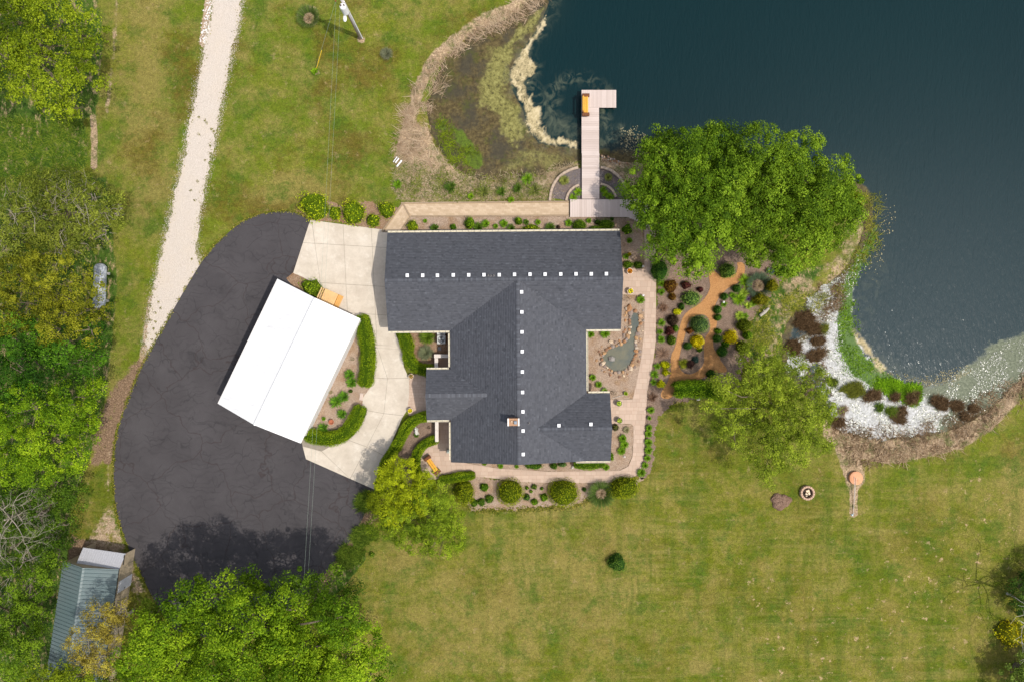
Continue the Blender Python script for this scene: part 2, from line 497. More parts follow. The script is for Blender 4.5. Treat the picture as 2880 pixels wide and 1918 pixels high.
t = NT('lawn_grass', .9, .1)
n_big = t.noise(.13, 4, .6)
n_big2 = t.noise(.30, 5, .62, t.mapping(loc=(31, 12, 0)))
n_mid = t.noise(1.1, 5, .65)
n_mid2 = t.noise(.8, 8, .78, t.mapping(loc=(13, 44, 0)))
n_fine = t.noise(9.0, 5, .75)
n_vfine = t.noise(26.0, 3, .8)
streak = t.noise(1.0, 5, .7, t.mapping(scale=(.10, 1.35, 1), rot=(0, 0, .02)))
streak2 = t.noise(1.0, 3, .6, t.mapping(scale=(1.1, .12, 1), rot=(0, 0, .12)))
green = t.mix(t.ramp(n_big, [(.35, 0.0), (.65, 1.0)]), (.077, .122, .009), (.128, .146, .012))
oliv = t.mix(t.ramp(n_big2, [(.38, 0.0), (.66, 1.0)]), (.082, .104, .006), (.142, .143, .010))
c = t.mix(t.math('MULTIPLY', t.attr('olive'), .85), green, oliv)
# worn straw coloured grass, in big soft patches frayed by smaller ones
tan_f = t.math('ADD', t.math('MULTIPLY', n_mid2, .55), t.math('MULTIPLY', n_big2, .45))
tan_f = t.math('ADD', tan_f, t.math('MULTIPLY', t.attr('worn'), .14))
c = t.mix(t.ramp(tan_f, [(.45, 0.0), (.61, .70)]), c, (.222, .172, .056))
brn_f = t.noise(.17, 8, .72, t.mapping(loc=(7, 55, 0)))
c = t.mix(t.math('MULTIPLY', t.ramp(brn_f, [(.49, 0.0), (.62, .78)]), t.math('SUBTRACT', 1.0, t.math('MULTIPLY', t.attr('olive'), .6))), c, (.098, .072, .012))
grn_f = t.noise(.42, 8, .74, t.mapping(loc=(71, 5, 0)))
c = t.mix(t.ramp(grn_f, [(.50, 0.0), (.62, .72)]), c, (.050, .096, .008))
st = t.math('MULTIPLY', t.attr('olive'), t.ramp(t.noise(.09, 3, .5, t.mapping(loc=(2, 8, 0))), [(.38, .15), (.62, 1.0)]))
c = t.mix(t.math('MULTIPLY', st, t.ramp(streak, [(.48, 0.0), (.62, .55)])), c, (.21, .178, .050))
c = t.mix(t.math('MULTIPLY', st, t.ramp(streak2, [(.50, 0.0), (.62, .5)])), c, (.056, .088, .008))
# short pale straw flecks in the lawn
fleck = t.noise(1.15, 8, .75, t.mapping(loc=(3, 91, 0)))
c = t.mix(t.math('MULTIPLY', t.ramp(fleck, [(.585, 0.0), (.64, .85)]), t.math('MULTIPLY_ADD', t.attr('fleck'), .9, .1)), c, (.42, .29, .17))
# rough grass
lushc = t.mix(t.ramp(n_mid, [(.35, 0.0), (.65, 1.0)]), (.024, .062, .008), (.070, .115, .014))
lushc = t.mix(t.ramp(t.noise(1.3, 6, .75, t.mapping(scale=(1.5, .7, 1), rot=(0, 0, .5))), [(.52, 0.0), (.62, .9)]), lushc, (.34, .25, .13))
c = t.mix(t.mask('lush', n_mid, .8), c, lushc)
# dry reed litter, bare gravelly soil, brown soil
dryc = t.ramp(t.noise(7.0, 6, .8, t.mapping(scale=(.8, 1.5, 1))), [(.25, (.10, .07, .038)), (.42, (.25, .175, .105)), (.58, (.41, .30, .195)), (.75, (.58, .45, .32))])
dryc = t.mix(t.ramp(t.noise(.9, 5, .7, t.mapping(loc=(9, 2, 0))), [(.47, 0.0), (.62, .85)]), dryc, t.mix(n_fine, (.04, .06, .012), (.13, .145, .04)))
c = t.mix(t.mask('soil', t.noise(1.2, 7, .8), 1.3), c, t.ramp(t.noise(8, 5, .75), [(.3, (.075, .045, .025)), (.5, (.185, .120, .075)), (.7, (.33, .235, .155))]))
barec = t.ramp(t.noise(5, 7, .85), [(.3, (.17, .115, .065)), (.5, (.33, .24, .155)), (.64, (.54, .43, .335))])
c = t.mix(t.mask('bare', t.noise(1.4, 6, .75), 1.3, .5, .72), c, barec)
c = t.mix(t.mask('dry', t.noise(.8, 6, .75), 1.1), c, dryc)
c = t.mix(t.mask('wet', n_mid, .5), c, t.ramp(t.noise(4, 5, .7), [(.35, (.028, .022, .010)), (.65, (.095, .068, .034))]))
# grain of the blades
c = t.mix(.72, c, t.ramp(t.noise(3.4, 6, .8), [(.28, .45), (.5, 1.0), (.72, 1.6)]), 'MULTIPLY')
c = t.mix(.8, c, t.ramp(n_fine, [(.28, .38), (.5, 1.0), (.74, 1.65)]), 'MULTIPLY')
c = t.mix(.42, c, t.ramp(n_vfine, [(.25, .45), (.5, 1.0), (.75, 1.6)]), 'MULTIPLY')
lawn = t.fin(c, t.bump(n_fine, .9, .06))
tag(link('ground', me, lawn), kind='structure')

# ------------------------------------------------------------------ pond water
wx = np.concatenate([np.arange(-15, 8, .09), np.arange(8, 13, .22), np.arange(13, 35, .13), np.arange(35, 47, .3), np.arange(47.5, 140, 4)])
wy = np.concatenate([np.arange(-12, 13, .13), np.arange(13, 32, .09), np.arange(32.5, 150, 4)])
XW, YW = np.meshgrid(wx, wy)
WZ = -0.40
_X, _Y = X, Y
X, Y = XW, YW
wpa = (fbm(XW*.55, YW*.55, 11, 5)-.5)*1.9; wpb = (fbm(XW*.55, YW*.55, 71, 5)-.5)*1.9
wpc = (fbm(XW*1.1+wpa*2, YW*1.1+wpb*2, 23, 5, .6)-.5)*1.5; wpd = (fbm(XW*1.1+wpb*2, YW*1.1-wpa*2, 57, 5, .6)-.5)*1.5
def wzone(poly, soft=.5, warp=0.0):
    return sstep(-soft, soft, sdf(PP(poly, WZ), XW+(wpa+wpc)*warp, YW+(wpb+wpd)*warp))
mud = np.maximum.reduce([
    wzone(M([(1240,-30),(1262,5),(1240,60),(1205,110),(1172,165),(1178,210),(1200,250),(1215,300),(1240,330),(1335,345),(1335,380),(1100,420),(900,380),(960,100)]), .4),
    (1-sstep(.1, 1.2, sdf(pond, XW, YW)))*.75,
    wzone(M([(1385,345),(1450,335),(1500,330),(1560,345),(1700,380),(1480,400),(1385,370)]), .6)*.55,
])
algae = np.maximum(wzone(M([(1125,110),(1190,105),(1172,160),(1167,200),(1195,260),(1208,315),(1180,335),(1150,305),(1120,260),(1092,235),(1097,190),(1112,160)]), 1.1, .9),
                   wzone(M([(1225,30),(1255,15),(1235,60),(1190,105),(1150,120),(1190,70)]), .7, .5))
algae = np.maximum(algae, wzone(M([(1200,330),(1330,348),(1330,372),(1200,400),(1130,400)]), .9, .6)*.62)
weed = np.maximum(wzone(M([(1030,285),(1055,292),(1085,330),(1108,358),(1112,385),(1080,400),(1062,385),(1068,352),(1042,322)]), .5, .6), 0)
weed = np.maximum(weed, wzone(M([(1010,255),(1040,270),(1040,300),(1015,330),(995,300)]), .9, .6)*.72)
weed2 = wzone(M([(2018,510),(2005,565),(1980,615),(1962,660),(1958,720),(1968,780),(1990,822),(2032,852),(2082,882),(2126,906),(2100,932),(2060,912),(2010,892),(1958,862),(1928,800),(1924,740),(1930,700),(1942,640),(1975,590)]), .45)
foam_poly = M([(1262,20),(1278,8),(1257,60),(1242,90),(1228,112),(1224,140),(1233,158),(1226,170),(1216,186),(1222,215),(1245,250),(1240,280),(1262,305),(1290,318),(1340,326),(1340,343),(1290,339),(1240,333),(1215,302),(1205,270),(1198,240),(1180,210),(1168,185),(1170,165),(1194,140),(1204,110),(1214,95),(1240,60)])
foam_s = sdf(PP(foam_poly, WZ), XW+(wpa*.8+wpc*.45)*.6, YW+(wpb*.8+wpd*.45)*.6)
stream = fbm((XW+wpc*1.2)*1.5, (YW+wpd*1.2)*1.0, 91, 6, .6)
foam = sstep(-.10, .22, foam_s+(stream-.5)*1.15-.17)
rim = sstep(-.9, -.05, foam_s+(stream-.5)*1.2)*.55*(sdf(PP(foam_poly, WZ), XW, YW) > -1.6)
foam_t = fbm((XW+wpc*2.2)*2.6, (YW+wpd*2.2)*1.3, 33, 5, .62)
se_poly = M([(1966,750),(1978,775),(1996,790),(2008,815),(2030,832),(2040,850),(2030,854),(2002,832),(1978,802),(1961,770)])
se_s = sdf(PP(se_poly, WZ), XW+(wpa+wpc)*.3, YW+(wpb+wpd)*.3)
foam = np.maximum(foam, sstep(-.1, .2, se_s+(fbm(XW*2.2, YW*2.2, 8, 5)-.5)*.8))
wl = lambda line, w, s: 1-sstep(w-s, w+s, pdist(PP(M(line), WZ), XW+(wpa+wpc)*.28, YW+(wpb+wpd)*.28))
wisp = np.maximum.reduce([rim,
    wl([(1270,240),(1265,215),(1280,195),(1310,182),(1345,180),(1375,200),(1395,215)], .5, .5),
    wl([(1222,190),(1240,230),(1268,250),(1275,225)], .5, .5),
    wl([(1240,255),(1280,290),(1330,310)], .9, .8)*.8,
    wl([(1385,255),(1393,285),(1405,315),(1400,335),(1372,335)], .45, .45),
    wl([(1395,335),(1425,320),(1430,300)], .5, .5),
    wl([(1955,700),(1965,760),(2010,830),(2070,870),(2120,885)], 1.0, 1.0)*.45,
    wl([(2025,620),(1985,700),(1975,760)], .9, .9)*.35,
])
shallow = np.maximum(1-sstep(0, 5.0, sdf(pond, XW, YW)), 0)
shallow *= sstep(20, 40, XW)*.0+1
cove_poly = M([(1880,650),(1950,625),(1990,570),(1962,655),(1950,720),(1960,780),(1990,825),(2032,856),(2085,886),(2128,912),(2190,930),(2150,990),(2090,1006),(2000,1008),(1915,980),(1915,930),(1895,880),(1880,830),(1838,864),(1806,852),(1812,790),(1862,760),(1850,700)])
mott_poly = M([(2100,905),(2182,868),(2215,842),(2260,808),(2320,782),(2430,750),(2430,840),(2354,866),(2300,914),(2238,962),(2160,992),(2120,950)])
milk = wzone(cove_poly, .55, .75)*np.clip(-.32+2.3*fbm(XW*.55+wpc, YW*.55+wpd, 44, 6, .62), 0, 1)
mud = np.maximum(mud, wzone(cove_poly, .5)*.85)
murk = wzone(mott_poly, .7, .6)
glitter_tint = np.exp(-((XW-P(2620,950)[0])**2/520+(YW-P(2620,950)[1])**2/300))  # sun-glitter haze, painted as a soft lighter patch in the water colour
wm = (sdf(pond, XW, YW) > -2.5)
fw = [[j*len(wx)+i, j*len(wx)+i+1, (j+1)*len(wx)+i+1, (j+1)*len(wx)+i] for j in range(len(wy)-1) for i in range(len(wx)-1)
      if wm[j, i] or wm[j+1, i+1] or wm[j, i+1] or wm[j+1, i]]
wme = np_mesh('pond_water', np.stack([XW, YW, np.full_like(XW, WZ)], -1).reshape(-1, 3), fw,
              attrs={'mud': mud.ravel(), 'algae': algae.ravel(), 'weed': weed.ravel(), 'weed2': weed2.ravel(), 'foam': foam.ravel(), 'foam_t': foam_t.ravel(), 'milk': milk.ravel(), 'murk': murk.ravel(), 'glitter_tint': glitter_tint.ravel(), 'wisp': wisp.ravel(), 'shallow': shallow.ravel()})
X, Y = _X, _Y
t = NT('pond_water', .1, .27)
t.b.inputs['IOR'].default_value = 1.33
deep = t.mix(t.noise(.06, 3, .5), (.0020, .0150, .0185), (.0030, .0185, .0215))
c = t.mix(t.math('MULTIPLY', t.attr('shallow'), .5), deep, (.012, .026, .024))
c = t.mix(t.math('MULTIPLY', t.attr('glitter_tint'), .7), c, (.035, .052, .058))  # paler grey-blue tint standing in for the glitter sheen
mudc = t.ramp(t.noise(2.8, 8, .8), [(.30, (.024, .017, .008)), (.46, (.062, .045, .018)), (.58, (.118, .090, .036)), (.72, (.19, .155, .07))])
mudc = t.mix(t.ramp(t.noise(.40, 6, .7), [(.44, 0.0), (.60, .8)]), mudc, t.mix(t.noise(3, 6, .8), (.018, .017, .012), (.070, .062, .044)))
mudc = t.mix(t.ramp(t.noise(.8, 6, .75, t.mapping(loc=(22, 3, 0))), [(.52, 0.0), (.66, .7)]), mudc, t.mix(t.noise(5, 5, .8), (.025, .032, .004), (.095, .110, .014)))
m_mud = t.mask('mud', t.noise(.7, 6, .75), .9, .35, .65)
c = t.mix(m_mud, c, mudc)
alg = t.ramp(t.noise(3.0, 8, .8), [(.36, (.028, .024, .010)), (.45, (.13, .120, .035)), (.58, (.25, .235, .075)), (.76, (.36, .345, .135))])
m_alg = t.math('MULTIPLY', t.mask('algae', t.noise(1.1, 9, .85), 1.15, .36, .80), .9)
c = t.mix(m_alg, c, alg)
m_murk = t.mask('murk', t.noise(1.0, 8, .8), 1.0, .35, .75)
c = t.mix(m_murk, c, t.ramp(t.noise(5, 7, .85), [(.34, (.040, .050, .034)), (.5, (.105, .122, .075)), (.66, (.21, .225, .16))]))
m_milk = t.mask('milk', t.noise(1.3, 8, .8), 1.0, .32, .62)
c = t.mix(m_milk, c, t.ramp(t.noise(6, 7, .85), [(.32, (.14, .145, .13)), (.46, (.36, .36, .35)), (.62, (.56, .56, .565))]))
weedc = t.ramp(t.noise(4, 8, .82), [(.34, (.018, .026, .005)), (.5, (.070, .115, .008)), (.66, (.125, .20, .014))])
m_weed = t.math('MULTIPLY', t.mask('weed', t.noise(1.6, 9, .85), 1.9, .45, .80), .85)
c = t.mix(m_weed, c, weedc)
weedc2 = t.mix(t.noise(6, 6, .8), (.030, .075, .012), (.13, .20, .06))
m_w2 = t.mask('weed2', t.noise(1.8, 6, .75), .9, .4, .65)
c = t.mix(m_w2, c, weedc2)
wn_ = t.noise(.8, 6, .62, t.mapping(scale=(1, 1, 1)), 1.6)
m_wisp = t.math('MULTIPLY', t.attr('wisp'), t.ramp(wn_, [(.44, 0.0), (.56, .22), (.70, .42)]))
c = t.mix(m_wisp, c, (.20, .215, .14))
foamc = t.ramp(t.attr('foam_t'), [(.30, (.15, .125, .068)), (.42, (.29, .24, .13)), (.52, (.40, .325, .18)), (.66, (.51, .425, .26))])
m_foam = t.math('MULTIPLY', t.attr('foam'), t.ramp(t.attr('foam_t'), [(.24, .25), (.36, 1.0)]))
c = t.mix(m_foam, c, foamc)
cover = t.math('MAXIMUM', t.math('MAXIMUM', m_alg, m_foam), t.math('MAXIMUM', m_weed, m_w2), clamp=True)
cover = t.math('MAXIMUM', t.math('MAXIMUM', cover, t.math('MULTIPLY', m_milk, .55)), t.math('MAXIMUM', t.math('MULTIPLY', m_murk, .6), t.math('MULTIPLY', m_mud, .75)), clamp=True)
# wind ripples: crests run roughly north-south, a little tilted
r1 = t.noise(1.0, 3, .55, t.mapping(scale=(3.6, .85, 1), rot=(0, 0, math.radians(14))), .6)
r2 = t.noise(1.0, 2, .5, t.mapping(scale=(7.5, 2.2, 1), rot=(0, 0, math.radians(20))), .5)
r3 = t.noise(.5, 2, .5)
hgt = t.math('ADD', t.math('MULTIPLY', r1, .75), t.math('MULTIPLY', r2, .35))
calm = t.math('SUBTRACT', 1.0, cover, clamp=True)
bn = t.n.new('ShaderNodeBump'); bn.inputs['Distance'].default_value = .055
t.l.new(t.math('MULTIPLY', t.math('MULTIPLY_ADD', calm, .75, .25), 1.0), bn.inputs['Strength']); t.l.new(hgt, bn.inputs['Height'])
t.fin(c, bn.outputs[0], t.math('MULTIPLY_ADD', cover, .55, .15))
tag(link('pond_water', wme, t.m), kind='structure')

# ------------------------------------------------------------------ paving, drives and beds as sheets
def sheet(name, poly, z, thick, mat, smooth=0, rag=None, seed=1):
    p = poly
    if smooth: p = chaikin(p, smooth)
    if rag: p = ragged(p, rag[0], rag[1], seed)
    mb = MB(); mb.prism(p, z-thick, z)
    return tag(mb.build(name, mat), kind='structure')

t = NT('white_gravel', .95, .1)
v = t.vor(9.0)
c = t.ramp(t.noise(16, 4, .85), [(.25, (.32, .265, .22)), (.5, (.50, .44, .385)), (.75, (.61, .55, .50))])
c = t.mix(t.ramp(t.noise(.45, 5, .7), [(.45, 0.0), (.75, .45)]), c, (.52, .435, .345))
c = t.mix(t.ramp(t.noise(1.5, 7, .85, t.mapping(loc=(5, 1, 0))), [(.66, 0.0), (.70, .9)]), c, (.13, .12, .035))
sheet('gravel_drive', PP(GRAVEL), .02, .06, t.fin(c, t.bump(v, .8, .04)), 2, (.06, .16), 4)

t = NT('asphalt', .88, .25)
base = t.ramp(t.noise(.35, 4, .6), [(.3, (.048, .0435, .0465)), (.7, (.064, .0585, .062))])
fine = t.noise(40, 3, .8)
base = t.mix(.5, base, t.ramp(fine, [(.25, .6), (.75, 1.4)]), 'MULTIPLY')
warp = t.n.new('ShaderNodeVectorMath'); warp.operation = 'ADD'
nzv = t.n.new('ShaderNodeTexNoise'); t.l.new(t.pos, nzv.inputs['Vector']); nzv.inputs['Scale'].default_value = .45; nzv.inputs['Detail'].default_value = 3
sc = t.n.new('ShaderNodeVectorMath'); sc.operation = 'SCALE'; sc.inputs['Scale'].default_value = 2.4
t.l.new(nzv.outputs['Color'], sc.inputs[0]); t.l.new(t.pos, warp.inputs[0]); t.l.new(sc.outputs[0], warp.inputs[1])
def lines(scale, width, loc=(0,0,0)):
    d_ = t.vor(scale, t.mapping(warp.outputs[0], loc=loc), 'DISTANCE_TO_EDGE')
    return t.ramp(d_, [(0.0, 1.0), (width, 0.0)])
brk = t.ramp(t.noise(.8, 3, .6, t.mapping(loc=(2, 7, 0))), [(.42, 0.0), (.58, 1.0)])
crack = lines(.20, .012)
squig = t.math('MULTIPLY', lines(.62, .035, (9, 4, 0)), brk)
swirl = t.n.new('ShaderNodeTexWave'); swirl.wave_type = 'RINGS'; t.l.new(t.mapping(warp.outputs[0], scale=(.5, .5, 1)), swirl.inputs['Vector'])
swirl.inputs['Scale'].default_value = 1.1; swirl.inputs['Distortion'].default_value = 9; swirl.inputs['Detail'].default_value = 2; swirl.inputs['Detail Scale'].default_value = .6
sw = t.math('MULTIPLY', t.ramp(swirl.outputs['Fac'], [(.70, 0.0), (.95, .75)]), t.ramp(t.noise(.5, 3, .5, t.mapping(loc=(8, 8, 0))), [(.42, 0.0), (.55, 1.0)]))
c = t.mix(t.math('MULTIPLY', squig, .55), base, (.021, .020, .022))
c = t.mix(t.math('MULTIPLY', sw, .28), c, (.024, .0225, .025))
c = t.mix(t.math('MULTIPLY', crack, .6), c, (.032, .021, .020))
c = t.mix(t.ramp(t.noise(.9, 6, .8, t.mapping(loc=(1, 17, 0))), [(.60, 0.0), (.8, .5)]), c, (.085, .078, .078))
asph = t.fin(c, t.bump(fine, .4, .01))
sheet('asphalt_drive', chaikin(PP(ASPHALT[:25]), 2, False)[:]+PP(ASPHALT[25:]), .035, .1, asph)

t = NT('concrete', .85, .25)
base = t.ramp(t.noise(.5, 5, .65), [(.3, (.45, .385, .315)), (.5, (.53, .465, .385)), (.7, (.58, .515, .435))])
blot = t.noise(1.6, 6, .75)
c = t.mix(t.ramp(blot, [(.45, 0.0), (.7, .5)]), base, (.40, .345, .275))
c = t.mix(t.ramp(t.noise(1.2, 5, .7, t.mapping(loc=(30, 3, 0))), [(.55, 0.0), (.7, .6)]), c, (.64, .585, .51))
c = t.mix(.35, c, t.ramp(t.noise(30, 3, .8), [(.25, .65), (.75, 1.35)]), 'MULTIPLY')
conc = t.fin(c, t.bump(blot, .12, .02))
joint = plain('joint_filler', (.26, .225, .18), .9)
cpoly = PP(CONCRETE)
cd = sheet('concrete_drive', cpoly, .042, .15, joint)
ctr = tris_of(cpoly)
# slabs between the saw cuts: an upper court square to the house and a lower apron fanning round the bed
def slabs(parent, cells, z0, z1, mat, name, tri, gap=.022):
    for cell in cells:
        cx = sum(p[0] for p in cell)/len(cell); cy = sum(p[1] for p in cell)/len(cell)
        ar = sum(cell[i][0]*cell[(i+1)%len(cell)][1]-cell[(i+1)%len(cell)][0]*cell[i][1] for i in range(len(cell)))
        if ar < 0: cell = cell[::-1]
        cc = []
        for p in cell:
            L = math.hypot(p[0]-cx, p[1]-cy)
            cc.append((p[0]-(p[0]-cx)/L*gap, p[1]-(p[1]-cy)/L*gap))
        v = []; f = []
        for tr in tri:
            q = clip_convex(cc, tr)
            if len(q) >= 3:
                b = len(v); v += [(a, b_, z1) for a, b_ in q]; f.append(tuple(range(b, b+len(q))))
        if not f: continue
        m_ = bpy.data.meshes.new(name); m_.from_pydata(v, [], f); m_.update()
        link(name, m_, mat, parent)
gx = [805, 885, 967, 1046, 1140]
rows_y = [600, 690, 800, 880, 965]
cells = []
for i in range(len(gx)-1):
    for j in range(len(rows_y)-1):
        sk = lambda gxx, ry: P(gxx+(ry-640)*.02-(690-ry)*(.12 if gxx < 900 else .03), ry + (gxx-960)*.06)[:2]
        cells.append([sk(gx[i], rows_y[j]), sk(gx[i+1], rows_y[j]), sk(gx[i+1], rows_y[j+1]), sk(gx[i], rows_y[j+1])])
slabs(cd, cells, .04, .05, conc, 'slab', ctr)
spine_l = [(930,965),(1010,965),(1035,1060),(1022,1150),(985,1215),(930,1260),(850,1250),(800,1245)]
inn = [(870,952),(1000,960),(1020,1060),(1010,1150),(965,1228),(900,1262),(840,1250)]
mid = [(1046,972),(1090,985),(1096,1064),(1086,1160),(1040,1250),(968,1300),(850,1300)]
outr = [(1150,980),(1150,985),(1165,1062),(1160,1170),(1100,1290),(1080,1400),(850,1400)]
inn[0:2] = [(990,960),(990,961)]
a_ = [(700,958),(1012,968),(1022,1060),(1012,1150),(968,1232),(905,1268),(800,1240)]
b_ = [(1046,970),(1062,978),(1090,1064),(1080,1162),(1032,1256),(985,1345),(880,1330)]
c_ = [(1165,975),(1165,985),(1175,1062),(1172,1172),(1120,1300),(1090,1420),(1010,1420)]
fan = []
for i in range(len(a_)-1):
    for A, B in ((a_, b_), (b_, c_)):
        fan.append(PP([A[i], B[i], B[i+1], A[i+1]]))
fan[0] = PP([(880,960),(1046,970),(1062,978),(1012,1000)])
slabs(cd, fan, .04, .05, conc, 'slab', ctr)

# stamped pinkish concrete walkway: blocks above a slightly darker joint
t = NT('stamped_concrete', .8, .25)
base = t.ramp(t.attr('tone'), [(0, (.42, .315, .245)), (1, (.49, .375, .295))])
c = t.mix(t.ramp(t.noise(2.2, 6, .75), [(.45, 0.0), (.7, .45)]), base, (.48, .33, .25))
c = t.mix(t.ramp(t.noise(7, 6, .8), [(.56, 0.0), (.68, .35)]), c, (.32, .235, .20))
stamp = t.fin(c, t.bump(t.noise(9, 5, .7), .25, .02))
stampj = plain('stamped_joint', (.36, .25, .185), .85)
def blocks_on(parent, poly, mat, z, size, gap, ang=0.0, seed=1, tones=True):
    r = random.Random(seed)
    tri = tris_of(poly)
    xs_ = [p[0] for p in poly]; ys_ = [p[1] for p in poly]
    ox, oy = min(xs_)-1, min(ys_)-1
    V = []; F = []; T = []
    y = oy; row = 0
    bbs = [(min(p[0] for p in q), max(p[0] for p in q), min(p[1] for p in q), max(p[1] for p in q)) for q in tri]
    while y < max(ys_)+1:
        h = size*r.choice((.75, 1.0, 1.0, 1.25)); x = ox - r.random()*size
        while x < max(xs_)+1:
            w = size*r.choice((.75, 1.0, 1.25, 1.6))
            cell = [(x+gap, y+gap), (x+w-gap, y+gap), (x+w-gap, y+h-gap), (x+gap, y+h-gap)]
            tn = r.random()
            for q, bb in zip(tri, bbs):
                if bb[1] < x or bb[0] > x+w or bb[3] < y or bb[2] > y+h: continue
                pc = clip_convex(cell, q)
                if len(pc) >= 3:
                    b = len(V); V += [(a, c_, z) for a, c_ in pc]; F.append(tuple(range(b, b+len(pc)))); T += [tn]*len(pc)
            x += w
        y += h; row += 1
    me = bpy.data.meshes.new('stamped_blocks'); me.from_pydata(V, [], F); me.update()
    a = me.attributes.new('tone', 'FLOAT', 'POINT'); a.data.foreach_set('value', np.array(T, dtype=np.float32))
    return tag(link('stamped_blocks', me, mat, parent), kind='stuff')
for nm, poly, zz, sd_ in (('walkway', WALK, .075, 3), ('entry_path', ENTRY, .056, 4), ('porch_floor', STOOP, .075, 5)):
    pl = PP(poly)
    w_ = sheet(nm, pl, zz, .12, stampj)
    blocks_on(w_, pl, stamp, zz+.006, .42 if nm == 'walkway' else .27, .010, 0, sd_)

# mulch
def mulch_mat(name, a, b, c3, brown):
    t = NT(name, .95, .1)
    n1 = t.noise(11, 5, .8, t.mapping(scale=(1, 1.6, 1), rot=(0, 0, .5)))
    c = t.ramp(n1, [(.27, a), (.5, b), (.72, c3)])
    c = t.mix(t.ramp(t.noise(.8, 5, .65), [(.45, 0.0), (.66, .8)]), c, t.mix(1.0, brown, t.ramp(n1, [(.3, .5), (.7, 1.6)]), 'MULTIPLY'))
    return t.fin(c, t.bump(n1, 1.0, .06))
mul_pale = mulch_mat('pale_mulch', (.13, .085, .06), (.34, .25, .185), (.56, .45, .36), (.26, .165, .095))
mul_tan = mulch_mat('reddish_mulch', (.10, .06, .035), (.27, .175, .11), (.50, .38, .28), (.21, .115, .060))
mul_dark = mulch_mat('dark_mulch', (.065, .042, .030), (.185, .130, .098), (.38, .285, .225), (.26, .175, .125))
mul_orange = mulch_mat('orange_woodchips', (.25, .115, .04), (.44, .225, .09), (.58, .33, .15), (.40, .195, .075))
for nm, mt in (('north', mul_pale), ('corner', mul_tan), ('garage_north', mul_tan), ('garage_east', mul_pale), ('heat_pump', mul_tan), ('front', mul_dark),
               ('garden_pond', mul_pale), ('south', mul_pale), ('shrubs', mul_pale), ('east', mul_dark)):
    zz = {'north': .055, 'garage_east': .068, 'garage_north': .068, 'heat_pump': .066, 'front': .066, 'garden_pond': .064, 'south': .064, 'east': .03, 'shrubs': .03, 'corner': .03}[nm]
    sheet('mulch_bed', PP(BEDS[nm]), zz, .1, mt, 0, (.22, .035) if nm not in ('east', 'shrubs', 'corner') else (.1, .22), 11)
sheet('woodchip_path', PP(WOODPATH), .05, .07, mul_orange, 2, (.12, .03), 5)
sheet('mulch_bed', PP(ISLAND), .075, .07, mul_dark, 2, (.15, .03), 6)
dockbed = M([(1264,462),(1266,435),(1278,412),(1300,396),(1335,388),(1385,388),(1410,395),(1432,412),(1445,440),(1450,462)])
mul_slate = mulch_mat('slate_mulch', (.05, .042, .045), (.135, .115, .115), (.29, .25, .24), (.16, .115, .095))
sheet('mulch_bed', PP(dockbed), .05, .07, mul_slate, 1, (.2, .05), 8)
# ------------------------------------------------------------------ the house
ROT = math.radians(0.5)
def HP(px, py, z):
    x, y, _ = P(px, py, z)
    c, s = math.cos(-ROT), math.sin(-ROT)
    return (x*c-y*s, x*s+y*c)
house = empty('house', (0, 0, 0), ROT)
tag(house, 'long T shaped house with dark slate grey shingle roof and white box vents', 'house')
ZE = 2.75; ZR = 4.22
NWx, NWy = HP(1089, 654, ZE); SWx, SWy = HP(1092, 932, ZE)
NEx, NEy = HP(1744, 651, ZE); SEx, SEy = HP(1746, 926, ZE)
XW0 = (NWx+SWx)/2; XE0 = (NEx+SEx)/2; YN = (NWy+NEy)/2; YS = (SWy+SEy)/2; YR = (YN+YS)/2
CW = HP(1267, 1100, ZE)[0]; CE = HP(1649, 1010, ZE)[0]; XR = (CW+CE)/2
YB = (HP(1270, 1297, ZE)[1]+HP(1700, 1298, ZE)[1])/2
cs = (ZR-ZE)/(CE-XR)                     # slope of the long south wing
WX, WN = HP(1199, 1039, ZE); WS = HP(1202, 1181, ZE)[1]; WR = (WN+WS)/2; ZW = ZE+.82; wx_in = CW+(ZW-ZE)/cs
EX, EN = HP(1715.5, 1105, ZE); ES = YB; ER = (EN+ES)/2; ZER = ZE+1.1; ex_in = CE-(ZER-ZE)/cs

shingle = None
t = NT('roof_shingle', .85, .25)
a = t.attr('tone')
c = t.ramp(a, [(0.0, (.048, .0505, .060)), (.35, (.066, .069, .081)), (.7, (.080, .084, .098)), (1.0, (.105, .111, .128))])
c = t.mix(t.ramp(t.noise(.3, 3, .6), [(.35, 0.0), (.7, .28)]), c, (.080, .080, .088))
c = t.mix(.35, c, t.ramp(t.noise(45, 2, .8), [(.25, .55), (.75, 1.45)]), 'MULTIPLY')
shingle = t.fin(c)
decking = plain('roof_felt', (.05, .052, .06), .9)
cream = plain('cream_trim', (.60, .55, .43), .55, .3, .08)
brick_m = NT('house_siding', .85, .2)
wv = brick_m.n.new('ShaderNodeTexBrick'); brick_m.l.new(brick_m.mapping(rot=(math.radians(90), 0, 0)), wv.inputs['Vector'])
wv.inputs['Scale'].default_value = 4.0
for k_, v_ in (('Color1', (.40, .28, .20, 1)), ('Color2', (.33, .22, .16, 1)), ('Mortar', (.5, .46, .40, 1))): wv.inputs[k_].default_value = v_
siding = brick_m.fin(wv.outputs['Color'])

